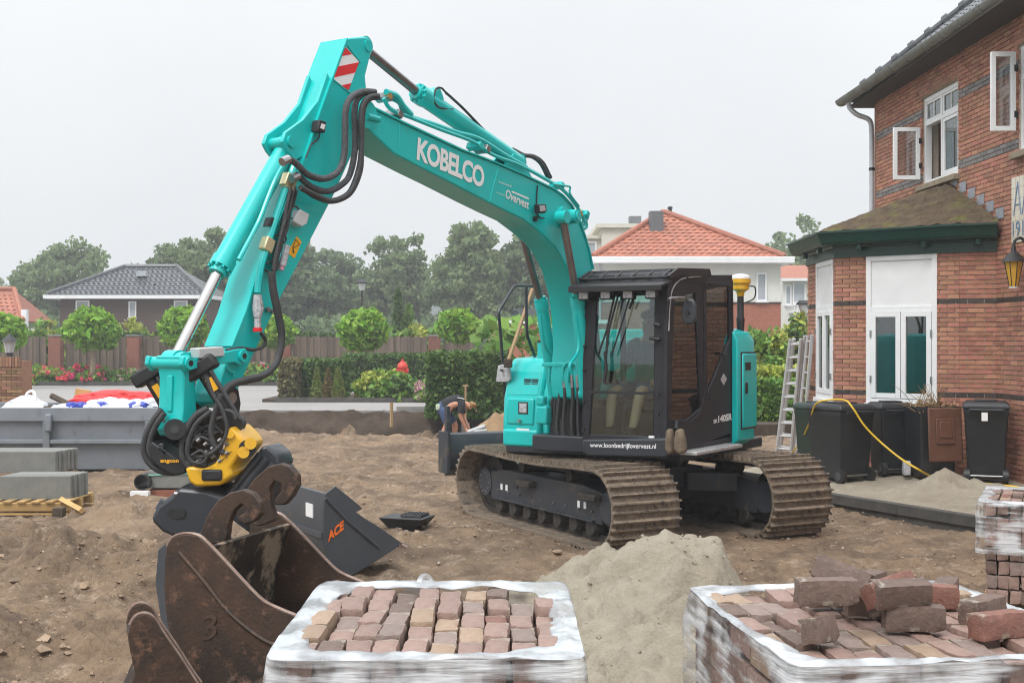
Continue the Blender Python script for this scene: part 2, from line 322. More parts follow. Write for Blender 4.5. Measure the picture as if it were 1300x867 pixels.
def quads_obj(name, P, S, mat, parent=None, base=(0, 0, 0), flat=0.0, elong=1.6, **tags):
    """P: n x 3 centres (world), S: n sizes -> one mesh of randomly turned leaf-shaped faces"""
    n = len(P); P = P - np.array(base); rs = np.random.RandomState(n)
    d = rs.normal(size=(n, 3)); d[:, 2] *= (1 - flat); d /= np.linalg.norm(d, axis=1)[:, None] + 1e-9
    e = rs.normal(size=(n, 3)); e -= d * (e * d).sum(1)[:, None]; e /= np.linalg.norm(e, axis=1)[:, None] + 1e-9
    L = (S * elong / 2)[:, None]; Wd = (S / 2)[:, None]
    up = np.cross(d, e)
    v = np.stack([P - d * L, P + e * Wd + up * Wd * .25, P + d * L, P - e * Wd + up * Wd * .25], 1).reshape(-1, 3)
    me = bpy.data.meshes.new(name); me.vertices.add(4 * n); me.vertices.foreach_set('co', v.ravel().astype(np.float32))
    me.loops.add(4 * n); me.loops.foreach_set('vertex_index', np.arange(4 * n, dtype=np.int32))
    me.polygons.add(n); me.polygons.foreach_set('loop_start', np.arange(0, 4 * n, 4, dtype=np.int32)); me.polygons.foreach_set('loop_total', np.full(n, 4, dtype=np.int32))
    me.update(calc_edges=True); me.materials.append(mat)
    return tag(link(name, me, parent, base), **tags)

# ================================================================== THE SETTING
soil = mk('bare_soil', (.25, .172, .108), (.12, .08, .052), scale=1.0, rough=.95, bump=.06, bscale=9, lo=.43, hi=.58, c3=(.40, .31, .225), scale3=2.3, lo3=.54, hi3=.64, detail=15, nr=.82, c4=(.105, .072, .048), scale4=.55, lo4=.52, hi4=.64)
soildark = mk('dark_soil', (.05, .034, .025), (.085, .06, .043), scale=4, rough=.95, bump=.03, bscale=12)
paving = mk('grey_paving', (.30, .285, .275), (.255, .245, .235), scale=.6, rough=.8, bump=.004, bscale=30)
grassm = mk('lawn', (.09, .15, .04), (.06, .11, .03), scale=1, rough=.9)
PLZ = 0.25
ground = MB().add([(-240, -60, -.6), (240, -60, -.6), (240, 280, -.6), (-240, 280, -.6)], [(0, 1, 2, 3)]).build('ground', grassm, None, keep=True, kind='structure')
def hz(x, y):
    x = np.asarray(x, float); y = np.asarray(y, float)
    z = .10 * fbm(x * .35, y * .35, 3) + .10 * fbm(x * 1.7 + 9, y * 1.7, 4, gain=.55)
    z = z * (1 - .5 * sstep(1, 3, x) * sstep(9, 11, y))
    rough_ = sstep(.0, .25, vnoise(x * .5 + 3, y * .5 + 7) + .12)
    z = z + .10 * rough_ * np.abs(fbm(x * 5.0, y * 5.0, 4, gain=.6)) + .03 * (1 - rough_) * fbm(x * 1.2 + y * .3, y * 7 + x * 1.5, 3)
    # ruts left by the crawler tracks
    xt = (x - EXC.x) * CT + (y - EXC.y) * ST; yt = -(x - EXC.x) * ST + (y - EXC.y) * CT
    for s in (-1, 1):
        m = np.exp(-((xt - s) / .5) ** 4) * sstep(-9, -1.5, yt) * (yt < 12)
        z = z * (1 - .7 * m) + m * (.028 * np.abs(np.sin(yt * math.pi / .165)) * (.4 + 1.2 * np.clip(vnoise(x * .8, y * .8) + .4, 0, 1)) - .045)
    # wheel ruts with lug prints wandering over the site
    for (ax, ay, bx2, by2, off) in ((-6.5, 16.0, 2.0, 25.5, .6), (-1.5, 9.0, -2.4, 21.0, .4), (5.0, 12.2, -.6, 10.2, .3), (4.6, 11.2, -1.0, 9.3, .3), (-7, 11.5, -1.8, 14.6, .4)):
        L_x, L_y = bx2 - ax, by2 - ay; Ln = math.hypot(L_x, L_y); tt = ((x - ax) * L_x + (y - ay) * L_y) / Ln; dd = (-(x - ax) * L_y + (y - ay) * L_x) / Ln + off * np.sin(tt * .45)
        m = np.exp(-(dd / .20) ** 4) * sstep(0, .8, tt) * (1 - sstep(Ln - .8, Ln, tt)); lip = np.exp(-((np.abs(dd) - .27) / .08) ** 2) * sstep(0, .8, tt) * (1 - sstep(Ln - .8, Ln, tt))
        z = z - m * (.05 - .03 * (np.sin((tt + np.abs(dd) * .8) * 2 * math.pi / .19) > .1)) + .03 * lip
    def hump(cx, cy, rx, ry, h, rot=0.0):
        c, s = math.cos(rot), math.sin(rot); dx, dy = x - cx, y - cy; a = (dx * c + dy * s) / rx; b = (-dx * s + dy * c) / ry
        return h * np.exp(-(a * a + b * b)) * (1 + 1.1 * fbm(x * 2.6, y * 2.6, 5, gain=.6))
    z = z + hump(-5.5, 12.5, 1.1, .7, .27, .4) + hump(-4.3, 11.3, 1.1, .6, .28, -.5) + hump(-3.0, 11.8, 1.6, .45, .18, -.2) + hump(-5.0, 9.8, 1.4, .6, .26, .3) + hump(-3.5, 8.6, 1.0, .5, .20) + hump(-4.6, 8.0, .9, .5, .2, .2)
    z = z + hump(-1.0, 8.9, .8, .5, .08) + hump(.9, 9.6, 1.2, .4, .07, -.3) + hump(-4.4, 14.9, .8, .5, .16)
    z = z + hump(-3.2, 30.2, 1.8, .7, .16) + hump(-6.5, 30.6, 2.2, .8, .16) + hump(-4.6, 32.7, 1.3, .6, .42) + hump(-2.2, 32.9, .8, .5, .36) + hump(-8.4, 32.8, 1.0, .5, .3)
    tr = sstep(28.4, 29.6, y + .5 * fbm(x * .6, y * .3, 3)) * (1 - sstep(36, 37, y))
    z = z - .38 * tr * sstep(-9, -4, x) - .42 * sstep(30.2, 32.4, y + .4 * fbm(x * .7 + 4, y * .2, 3))
    flat = np.maximum(np.exp(-((xt / 1.9) ** 6 + (yt / 2.3) ** 6)), 0)
    return z * (1 - .75 * flat)
def hzp(x, y): return float(hz(np.array([x]), np.array([y]))[0])
xs = np.arange(-15, 13.01, .05); ys = np.arange(2.0, 34.21, .05); GX, GY = np.meshgrid(xs, ys); GZ = hz(GX, GY) + .042 * fbm(GX * 7, GY * 7, 4, gain=.6)
dirt = grid_obj('soil_ground', GX, GY, GZ, soil, kind='structure')
# far edge of the excavation: a bank of dark soil under the paving
bx_ = np.arange(-26, 9.01, .12); bk = np.linspace(0, 1, 9); BX, BK = np.meshgrid(bx_, bk)
BY = 33.40 + .45 * BK + .35 * fbm(BX * 1.6, BK * 2 + 3, 5, gain=.6) * (1 - .75 * BK); BZ = -.75 + (PLZ + .735) * BK ** .8 + .10 * fbm(BX * 3, BK * 3, 4) * BK
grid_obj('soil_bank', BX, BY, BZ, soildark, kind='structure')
MB().add([(-60, -20, -.12), (-14.9, -20, -.12), (-14.9, 34, -.12), (-60, 34, -.12)], [(0, 1, 2, 3)]).add([(12.9, -20, -.12), (60, -20, -.12), (60, 34, -.12), (12.9, 34, -.12)], [(0, 1, 2, 3)]).add([(-14.9, -20, -.12), (12.9, -20, -.12), (12.9, 2.05, -.12), (-14.9, 2.05, -.12)], [(0, 1, 2, 3)]).build('soil_margin', soil, None, keep=True, kind='structure')
plaza = MB().box((-22, 67.15, PLZ - .2), (76, 66.1, .4)).build('paving', paving, None, kind='structure')
slab_m = MB().box((0, 0, 0), (.98, .62, .10)).mesh('paving_slab', mk('slab_concrete', (.31, .29, .28), (.26, .245, .235), scale=3, rough=.8, rand=.07))
for i in range(30):
    x = -24 + i * 1.0
    if x > -1.2: continue
    if -3.1 < x < .2: continue
    o = link('paving_slab', slab_m, plaza, (x, 34.30, PLZ - .034))
for i, (x, y) in enumerate([(-3.0, 33.75), (-1.95, 33.7), (-.95, 33.78)]):
    o = link('paving_slab', slab_m, plaza, (x + .3, y + .5, PLZ + .062)); o.scale = (.92, .4, .9)
tag(plaza.children[-1], None)

# stones and clods lying about on the soil
def clods(name, n, xr, yr, smin, smax, mat, seed):
    rs = np.random.RandomState(seed); x = rs.uniform(*xr, n); y = yr[0] * (yr[1] / yr[0]) ** rs.rand(n); s = smin * (smax / smin) ** (rs.rand(n) ** 2.2)
    keep = vnoise(x * .9 + 31, y * .9) > -.14; x, y, s = x[keep], y[keep], s[keep]; z = hz(x, y) + s * .15; n = len(x)
    base = np.array([[1, 0, 0], [-1, 0, 0], [0, 1, 0], [0, -1, 0], [0, 0, .75], [0, 0, -.6], [.6, .6, .4], [-.6, -.5, .45]])
    f = np.array([[0, 6, 4], [6, 2, 4], [2, 1, 4], [1, 7, 4], [7, 3, 4], [3, 0, 4], [0, 2, 6], [1, 3, 7], [0, 3, 5], [3, 1, 5], [1, 2, 5], [2, 0, 5]])
    v = base[None] * s[:, None, None] * (1 + .45 * rs.uniform(-1, 1, (n, 8, 1))); a = rs.rand(n) * 6.28; c, sn = np.cos(a)[:, None], np.sin(a)[:, None]
    vx = v[:, :, 0] * c - v[:, :, 1] * sn + x[:, None]; vy = v[:, :, 0] * sn + v[:, :, 1] * c + y[:, None]; vz = v[:, :, 2] + z[:, None]
    co = np.stack([vx, vy, vz], -1).reshape(-1, 3); F = (f[None] + 8 * np.arange(n)[:, None, None]).reshape(-1, 3)
    me = bpy.data.meshes.new(name); me.from_pydata(co.tolist(), [], F.tolist()); me.materials.append(mat)
    return tag(link(name, me), kind='stuff', label='scattered clods and pebbles lying on the churned brown soil', cat='clods')
clodm = mk('clod_soil', (.22, .15, .10), (.32, .235, .165), scale=4, rough=.95, rand=.4, bump=.01, bscale=40)
clods('soil_clods', 26000, (-9, 7), (5.2, 26), .005, .026, clodm, 5)
clods('soil_clods', 1100, (-7.5, -.5), (6.5, 15), .012, .05, clodm, 6)
clods('pebbles', 420, (-7, 5), (6, 20), .008, .025, mk('pebble_stone', (.45, .40, .34), (.3, .26, .22), scale=6, rough=.8, rand=.3), 8)

# ------------------------------------------------------------------ kerb and raised sand strip in front of the house
K0 = Vector((3.05, 17.55, 0)); KD = Vector((1.03, -2.0, 0)).normalized(); KN = Vector((2.0, 1.03, 0)).normalized()
kerb = MB().prism([K0 + KD * -.5 + KN * .03 + Vector((0, 0, -.2)), K0 + KD * 12 + KN * .03 + Vector((0, 0, -.2)), K0 + KD * 12 + KN * .09 + Vector((0, 0, -.2)), K0 + KD * -.5 + KN * .09 + Vector((0, 0, -.2))], (0, 0, .30)).build('kerb', concretetop, None, kind='structure')
ks = MB().box((0, 0, 0), (1.19, .14, .115)).mesh('kerb_stone', concretetop); ks2 = MB().box((0, 0, 0), (1.19, .13, .14)).mesh('kerb_footing', concretetop)
ang = math.atan2(KD.y, KD.x)
for i in range(10):
    p = K0 + KD * (.2 + 1.2 * i)
    o = link('kerb_stone', ks, kerb, p + KN * .06 + Vector((0, 0, .145))); o.rotation_euler.z = ang + random.uniform(-.006, .006)
    o = link('kerb_footing', ks2, kerb, p + KN * .085 + Vector((0, 0, .015))); o.rotation_euler.z = ang
sv = np.arange(-1, 12, .07); tv = np.arange(.1, 8.5, .07); SV, TV = np.meshgrid(sv, tv)
SX = K0.x + KD.x * SV + KN.x * TV; SY = K0.y + KD.y * SV + KN.y * TV
def sandz(x, y, t):
    z = .17 + .08 * sstep(.3, 2.2, t) + .03 * fbm(x * 2, y * 2, 4) + .03 * np.abs(fbm(x * 6, y * 6, 3)) * sstep(0, .4, t)
    for cx, cy, r, h in ((5.45, 15.75, .34, .17), (5.9, 15.5, .28, .08), (5.0, 15.9, .3, .06)):
        d = ((x - cx) ** 2 + (y - cy) ** 2) / r ** 2; z = z + h * np.exp(-d) * (1 + 1.2 * fbm(x * 5, y * 5, 4, gain=.6))
    return z
grid_obj('sand_strip', SX, SY, sandz(SX, SY, TV), sandm, kind='structure')
def szp(x, y):
    d = Vector((x, y, 0)) - K0; return float(sandz(np.array([x]), np.array([y]), np.array([d.dot(KN)]))[0])

# ------------------------------------------------------------------ the brick house on the right
J = Vector((6.70, 17.3, 0)); Bc = Vector((6.24, 17.47, 0)); Ac = Vector((4.82, 18.62, 0)); Dc = Vector((4.87, 20.6, 0)); Ec = Vector((6.2, 21.75, 0)); Kc = Vector((6.59, 21.9, 0))
wall_x = lambda y: 6.70 - .029 * (y - 17.3)
WN = Vector((wall_x(9), 9, 0)); WF = Vector((wall_x(22.5), 22.5, 0))
house = thing('brick_house', 'two storey red brick house with bay window, white frames and dark tiled roof', 'house', (7.5, 18, 0))
def onface(px, py, A, B):                 # pixel -> (distance along A->B, height)
    a = (px - CX) / FPX; d = (B - A).normalized(); n = Vector((d.y, -d.x, 0)); Y = n.dot(A) / (n.x * a + n.y); p = Wp(px, py, Y)
    return (p - A).dot(d), p.z
bricks_left = [300]
rest = {}
def brick_face(A, B, z0, z1, openings, bands, single=False, part=None, flipside=1, courses0=0):
    """bricks on the wall from A to B (outside on the right-hand side seen from above when flipside=1)"""
    d = (B - A).normalized(); n = Vector((d.y, -d.x, 0)) * flipside; L = (B - A).length; ch = .0655; bl = .222; j = .011
    nz = int(round((z1 - z0) / ch))
    for r in range(nz):
        za = z0 + r * ch; zb = za + ch - j; zc = (za + zb) / 2; s = -(bl / 2 if (r + courses0) % 2 else 0)
        mat = brickm; ln = bl
        for bz, bm_ in bands:
            if abs(zc - bz) < ch * .5: mat = bm_
        while s < L:
            a, b = max(s, 0.0), min(s + ln - j, L); s += ln
            segs = [(a, b)]
            for (o0, o1, p0, p1) in openings:
                if p0 < zc < p1:
                    ns = []
                    for (q0, q1) in segs:
                        if q1 <= o0 or q0 >= o1: ns.append((q0, q1))
                        else:
                            if q0 < o0: ns.append((q0, o0))
                            if q1 > o1: ns.append((o1, q1))
                    segs = ns
            for (q0, q1) in segs:
                if q1 - q0 < .025: continue
                dp = random.uniform(.004, .009)
                c = A + d * ((q0 + q1) / 2) + n * (dp / 2 - .01); rot = Matrix((d, -n, (0, 0, 1))).transposed()
                if single and bricks_left[0] > 0:
                    bricks_left[0] -= 1; key = (round(q1 - q0, 2), mat.name)
                    if key not in bcache: bcache[key] = MB().box((0, 0, 0), (q1 - q0, .03, ch - j)).mesh('brick', mat, 0)
                    o = link('brick', bcache[key], part, (c.x, c.y, zc)); o.rotation_euler.z = math.atan2(d.y, d.x); o.location += n * (dp - .006)
                else:
                    rest.setdefault(mat.name, MB()).box((c.x + n.x * (dp - .006), c.y + n.y * (dp - .006), zc), (q1 - q0, .03, ch - j), None, rot)
bcache = {}
def solid_wall(A, B, z0, z1, openings, thick, name, mat, parent, flipside=1):
    """wall body with rectangular openings, set back 12 mm behind the brick faces"""
    d = (B - A).normalized(); n = Vector((d.y, -d.x, 0)) * flipside; L = (B - A).length
    ss = sorted({0.0, L, *[v for o in openings for v in o[:2] if 0 < v < L]}); zs = sorted({z0, z1, *[v for o in openings for v in o[2:] if z0 < v < z1]})
    m = MB()
    for i in range(len(ss) - 1):
        run = None
        for k in range(len(zs) - 1):
            sc, zc = (ss[i] + ss[i + 1]) / 2, (zs[k] + zs[k + 1]) / 2
            hole = any(o[0] < sc < o[1] and o[2] < zc < o[3] for o in openings)
            if not hole:
                if run is None: run = zs[k]
            if (hole or k == len(zs) - 2) and run is not None:
                top = zs[k] if hole else zs[k + 1]
                p = A + d * ss[i] - n * .0121; q = A + d * ss[i + 1] - n * .0121
                m.prism([p + Vector((0, 0, run)), q + Vector((0, 0, run)), q + Vector((0, 0, top)), p + Vector((0, 0, top))], -n * thick); run = None
    return m.build(name, mat, parent, smooth=0)
# bay faces
BZ0, BZ1 = -.1, 3.36
bands_bay = [(2.69, brickdark), (1.36, brickdark)]
winA = [onface(1100, 320, Ac, Bc)[0], onface(1190, 320, Ac, Bc)[0]]; wz0 = 1.22; wz1 = 3.36
opA = [(winA[0], winA[1], wz0, wz1)]
LD = (Dc - Ac).length; sD = [LD - onface(1062, 330, Ac, Dc)[0], 0]
wD0, wD1 = .16, onface(1037, 330, Ac, Dc)[0]
opD = [(wD0, wD1, 1.24, wz1)]
bayw = solid_wall(Ac, Bc, BZ0, BZ1, opA, .2, 'wall', mortar, house)
brick_face(Ac, Bc, BZ0 + 14 * .0655, BZ1, opA, bands_bay, True, bayw)
brick_face(Ac, Bc, BZ0, BZ0 + 14 * .0655 - .01, opA, bands_bay)
brick_face(Bc, J, BZ0, BZ1, [], bands_bay, True, bayw, courses0=1)
solid_wall(Bc, J, BZ0, BZ1, [], .2, 'wall', mortar, house)
solid_wall(Dc, Ac, BZ0, BZ1, [(LD - wD1, LD - wD0, 1.24, wz1)], .2, 'wall', mortar, house)
brick_face(Dc, Ac, BZ0, BZ1, [(LD - wD1, LD - wD0, 1.24, wz1)], bands_bay)
solid_wall(Ec, Dc, BZ0, BZ1, [], .2, 'wall', mortar, house); solid_wall(Kc, Ec, BZ0, BZ1, [], .2, 'wall', mortar, house)
# main wall: openings of the upper windows (distance along WF->WN)
TOPZ = 6.42
def onwall(px, py): return onface(px, py, WF, WN)
w1a, w1b = onwall(1171, 150)[0], onwall(1217, 150)[0]; w1z0, w1z1 = 4.62, 6.02
w2a = onwall(1293, 100)[0]; w2b = w2a + 1.1
wallop = [(w1a, w1b, w1z0, w1z1), (w2a, w2b, w1z0, w1z1), (.85, 4.85, .3, 3.2)]
mw = solid_wall(WF, WN, -.1, TOPZ, wallop, .25, 'wall', mortar, house)
bands_w = [(5.79, brickgrey), (5.725, brickgrey), (4.77, brickgrey), (4.70, brickgrey), (2.69, brickdark), (1.36, brickdark)]
brick_face(WF, WN, -.1, TOPZ, wallop, bands_w)
# far gable end and rear body so the house is closed
end = MB().box((wall_x(22.5) + 3.52, 22.6, 3.1), (7, .2, 6.6)).box((9.9, 9.05, 3.1), (6.0, .1, 6.4)).build('wall', brickm, house)
MB().box((wall_x(16) + 3.5, 15.8, 3.9), (6.4, 13.2, .1)).build('floor_slab', plaster, house)
# frames and glass
def frame_rect(A, B, s0, s1, z0, z1, w, depth, out, mat, name, parent, flip=1):
    d = (B - A).normalized(); n = Vector((d.y, -d.x, 0)) * flip; m = MB(); rot = Matrix((d, -n, (0, 0, 1))).transposed()
    for (a, b, c, e) in ((s0, s0 + w, z0, z1), (s1 - w, s1, z0, z1), (s0 + w, s1 - w, z0, z0 + w), (s0 + w, s1 - w, z1 - w, z1)):
        p = A + d * ((a + b) / 2) + n * (out - depth / 2); m.box((p.x, p.y, (c + e) / 2), (b - a, depth, e - c), None, rot)
    return m.build(name, mat, parent, bevel=.004)
def pane(A, B, s0, s1, z0, z1, out, th, mat, name, parent, flip=1, bevel=0):
    d = (B - A).normalized(); n = Vector((d.y, -d.x, 0)) * flip; rot = Matrix((d, -n, (0, 0, 1))).transposed(); p = A + d * ((s0 + s1) / 2) + n * (out - th / 2)
    return MB().box((p.x, p.y, (z0 + z1) / 2), (s1 - s0, th, z1 - z0), None, rot).build(name, mat, parent, bevel)
def bay_window(A, B, s0, s1, z0, z1, zt):
    fr = frame_rect(A, B, s0, s1, z0, z1, .075, .10, .02, white, 'window', house)
    pane(A, B, s0 + .075, s1 - .075, zt + .04, z1 - .075, -.005, .03, white, 'panel', fr)
    pane(A, B, s0 + .075, s1 - .075, zt - .035, zt + .04, .012, .09, white, 'transom', fr)
    mid = (s0 + s1) / 2
    for a, b in ((s0 + .078, mid - .004), (mid + .004, s1 - .078)):
        frame_rect(A, B, a, b, z0 + .078, zt - .038, min(.072, (b - a) * .27), .06, .03, white, 'sash', fr)
        g = min(.072, (b - a) * .27)
        pane(A, B, a + g, b - g, z0 + .078 + g, zt - .038 - g, .0, .012, winglass, 'pane', fr)
        for zz in (z0 + .35, zt - .35):
            pane(A, B, a - .012 if a < mid - .1 else b - .012, (a if a < mid - .1 else b) + .012, zz - .05, zz + .05, .045, .02, steel, 'hinge', fr)
    pane(A, B, s0 - .02, s1 + .02, z0 - .07, z0 - .002, .06, .16, white, 'sill', fr, bevel=.006)
    return fr
bay_window(Ac, Bc, winA[0], winA[1], wz0, wz1, 2.58)
netm = mk('pale_curtain', (.55, .54, .50), (.42, .41, .38), scale=9, rough=.9, stretch=(14, 14, 1))
for a_, b_2 in ((winA[0] + .08, winA[0] + .24), (winA[1] - .26, winA[1] - .08), ((winA[0] + winA[1]) / 2 - .05, (winA[0] + winA[1]) / 2 + .10)): pane(Ac, Bc, a_, b_2, wz0 + .1, 2.5, -.28, .03, netm, 'curtain', house)
bay_window(Dc, Ac, LD - wD1, LD - wD0, 1.24, wz1, 2.62)
# bay interior: dim room behind the panes
MB().box((7.4, 19.6, .45), (4.6, 2.3, .05)).build('room_floor', handle_w, house)
MB().box((9.4, 19.2, 1.9), (.05, 6.0, 3.6)).build('room_wall', plaster, house); MB().box((8.2, 17.2, 1.9), (2.6, .05, 3.6)).build('room_wall', plaster, house)
# cornice of the bay
def offpath(pts, off):
    out = []
    for i, p in enumerate(pts):
        ns = []
        for a, b in ((pts[i - 1], p) if i else (None, None), (p, pts[i + 1]) if i < len(pts) - 1 else (None, None)):
            if a is None: continue
            d = (b - a).normalized(); ns.append(Vector((-d.y, d.x, 0)))
        n = sum(ns, Vector()).normalized(); n /= max(.4, n.dot(ns[0])); out.append(p + n * off)
    return out
bayp = [Kc, Ec, Dc, Ac, Bc, J]
bayp = [p.copy() for p in bayp]
def cornice(z0, z1, o0, o1, name, parent, mat, inner=-.15):
    m = MB(); lo0, hi0, hi1, lo1 = offpath(bayp, -o0), offpath(bayp, -o1), offpath(bayp, -inner), offpath(bayp, -inner); loops = []
    for k in range(len(bayp)):
        loops.append([lo0[k] + Vector((0, 0, z0)), hi0[k] + Vector((0, 0, z1)), hi1[k] + Vector((0, 0, z1)), lo1[k] + Vector((0, 0, z0))])
    return m.loft(loops).build(name, mat, parent, smooth=25)
co = cornice(3.355, 3.50, .035, .035, 'cornice', house, greenp)
cornice(3.502, 3.53, .06, .08, 'moulding', co, greenp); cornice(3.532, 3.56, .23, .25, 'soffit', co, greenp)
cornice(3.562, 3.70, .26, .31, 'fascia', co, greenp); cornice(3.702, 3.73, .33, .33, 'capping', co, greenp)
op_ = offpath(bayp, .16)
op_ = offpath(bayp, -.15)
for k in range(1, 5):
    for t in ((.25, .75) if k < 4 else (.5,)):
        p = op_[k].lerp(op_[k + 1], t); bx('bracket', greenp, co, (p.x, p.y, 3.49), (.07, .12, .09), bevel=.01)
# mossy hipped roof of the bay with stepped lead flashing
rim = [p + Vector((0, 0, 3.735)) for p in offpath(bayp, -.28)]; rim[0].x = rim[-1].x = 6.66
apn = Vector((wall_x(19.0) - .02, 19.0, 4.52)); apf = Vector((wall_x(20.4) - .02, 20.4, 4.52))
m = MB(); vsr = rim + [apf, apn]
fs = [(0, 1, 6), (1, 2, 6), (2, 3, 7, 6), (3, 4, 7), (4, 5, 7)]
m.add(vsr, fs); bayroof = m.build('roof', moss, house, smooth=0)
sub = bayroof.modifiers.new('s', 'SUBSURF'); sub.subdivision_type = 'SIMPLE'; sub.levels = sub.render_levels = 5
tx = bpy.data.textures.new('moss_lumps', 'CLOUDS'); tx.noise_scale = .16; tx.noise_depth = 4; dm = bayroof.modifiers.new('d', 'DISPLACE'); dm.texture = tx; dm.strength = .09; dm.mid_level = .5
for k in range(6):
    t = (k + .5) / 6; a = rim[5].lerp(apn, t); z = a.z
    MB().box((wall_x(a.y) - .012, a.y - .02, z + .07), (.006, .27, .15)).build('flashing', lead, house)
# upper windows with open casements
def upper_window(s0, s1, z0, z1, openside):
    fr = frame_rect(WF, WN, s0, s1, z0, z1, .07, .1, -.03, white, 'window', house)
    zt = z1 - .42; pane(WF, WN, s0 + .07, s1 - .07, zt - .03, zt + .03, -.025, .1, white, 'transom', fr)
    mid = (s0 + s1) / 2; pane(WF, WN, mid - .03, mid + .03, z0 + .07, z1 - .07, -.028, .09, white, 'mullion', fr)
    for a, b in ((s0 + .072, mid - .032), (mid + .032, s1 - .072)):
        frame_rect(WF, WN, a, b, zt + .032, z1 - .072, .04, .05, -.035, white, 'toplight', fr)
        pane(WF, WN, (a + b) / 2 - .012, (a + b) / 2 + .012, zt + .072, z1 - .112, -.04, .03, white, 'glazing_bar', fr)
        pane(WF, WN, a + .04, b - .04, zt + .072, z1 - .112, -.055, .01, winglass, 'pane', fr)
    a, b = mid + .032, s1 - .072
    frame_rect(WF, WN, a, b, z0 + .072, zt - .032, .06, .05, -.035, white, 'sash', fr); pane(WF, WN, a + .06, b - .06, z0 + .132, zt - .092, -.055, .01, winglass, 'pane', fr)
    pane(WF, WN, s0 - .06, s1 + .06, z0 - .09, z0 - .003, .10, .22, mk('stone_sill', (.22, .18, .13), (.3, .25, .18), scale=6, rough=.9), 'sill', fr, bevel=.008)
    pane(WF, WN, s0 - .12, s1 + .12, z1 + .002, z1 + .2, .004, .1, mk('stone_lintel', (.20, .15, .10), (.26, .2, .14), scale=6, rough=.9), 'lintel', fr)
    pane(WF, WN, s0 + .3, s0 + .32, z0 + .1, zt - .05, -.3, .4, mk('net_curtain', (.6, .6, .58), rough=.9), 'curtain', fr)
    return fr
f1 = upper_window(w1a, w1b, w1z0, w1z1, -1)
f2 = upper_window(w2a, w2b, w1z0, w1z1, -1)
wd = (WN - WF).normalized(); wn_ = Vector((wd.y, -wd.x, 0))
def open_sash(hinge, ang, w, z0, z1, parent):
    """a casement swung out of the wall about a vertical hinge"""
    d = Vector((math.cos(ang), math.sin(ang), 0)); B_ = hinge + d * w
    fr = frame_rect(hinge, B_, 0, w, z0, z1, .065, .05, .025, white, 'casement', parent)
    pane(hinge, B_, .065, w - .065, z0 + .065, z1 - .065, .006, .012, paneglass, 'pane', fr)
    for zz in (z0 + .22, z1 - .22): bx('hinge', black, fr, (hinge.x, hinge.y, zz), (.05, .05, .09))
    return fr
h1 = WF + wd * (w1a + .03) + wn_ * .05
e1 = Wp(1133, 190, (h1.y + .05)); a1 = math.atan2(.02, e1.x - h1.x)
open_sash(h1, math.atan2(.04, -1), abs(e1.x - h1.x), 4.72, 5.56, f1)
h2 = WF + wd * (w2a + .02) + wn_ * .05; e2 = Wp(1258, 130, h2.y)
open_sash(h2, math.atan2(.04, -1), max(.3, abs(e2.x - h2.x)), 4.9, 5.95, f2)
# roof: hipped, dark tiles, half-round gutter
EV = 6.52; OX = .38
eF = Vector((wall_x(23) - OX, 23.1, EV)); eN = Vector((wall_x(8) - OX, 8.0, EV)); pit = math.tan(R(39)); ru = 3.2
roofm = MB().add([eN, eF, eF + Vector((ru, -ru, ru * pit)), eN + Vector((ru, 0, ru * pit))], [(0, 1, 2, 3)]).add([eF, eF + Vector((7.5, 0, 0)), eF + Vector((7.5 - ru, -ru, ru * pit)), eF + Vector((ru, -ru, ru * pit))], [(0, 1, 2, 3)])
roof = roofm.build('roof', tiledark, house, smooth=0)
MB().box((eF.x + 3.7, 15.55, EV - .09), (7.3, 15.0, .04)).build('soffit', mk('dark_soffit', (.05, .04, .03), rough=.8), roof)
up_ = Vector((1, 0, pit)).normalized(); nrm = Vector((-pit, 0, 1)).normalized(); tl = MB(); rows = 13; step = .30
def tile_at(p, right, up, n, w, l, m, th=.02):
    a = p - right * w / 2; pts = []
    prof = [(0, .0), (.25, .035), (.5, .02), (.75, -.005), (1, .012)]
    lo = [a + right * w * t + n * (h + th) for t, h in prof]; hi = [q + up * l - n * th * .9 for q in lo]; bl_ = [q - n * .02 for q in lo]
    return m.add(lo + hi + bl_, [(i, i + 1, 6 + i, 5 + i) for i in range(4)] + [(10 + i, 11 + i, i + 1, i) for i in range(4)])
for r in range(rows):
    for c in range(48):
        y = 23.05 - .15 - c * .24
        p = Vector((wall_x(y) - OX, y, EV)) + up_ * (r * step)
        if (23.1 - y) < (p.x - eF.x) + .05 or p.x - eF.x > ru: continue
        tile_at(p, Vector((0, -1, 0)), up_, nrm, .25, .33, tl)
tl.build('roof_tiles', tiledark, roof, kind='stuff', smooth=50)
hipd = Vector((1, -1, pit)).normalized()
for k in range(11):
    a = eF + hipd * (.1 + k * .36) + Vector((0, 0, .03)); MB().tube([a, a + hipd * .3, a + hipd * .32, a + hipd * .42], [.085, .085, .12, .12], 10).build('hip_tile', tiledark, roof)
gut = MB(); gp = [(.105 * math.cos(t), -.105 * math.sin(t)) for t in np.linspace(0, math.pi, 9)]; gp = gp + [(x * .9, z * .9) for x, z in gp[::-1]]
gut.loft([[Vector((wall_x(y) - OX - .09 + x, y, EV + .03 + z)) for x, z in gp] for y in (8.0, 23.1)])
gutter = gut.build('gutter', zinc, house)
for k in range(18):
    y = 23.0 - k * .72; MB().loft([[Vector((wall_x(y) - OX - .09 + x * 1.07, y + q, EV + .028 + z * 1.07)) for x, z in gp[:9]] + [Vector((wall_x(y) - OX - .09 + x * .98, y + q, EV + .028 + z * .98)) for x, z in gp[:9][::-1]] for q in (0, .035)]).build('gutter_joint', zinc, gutter)
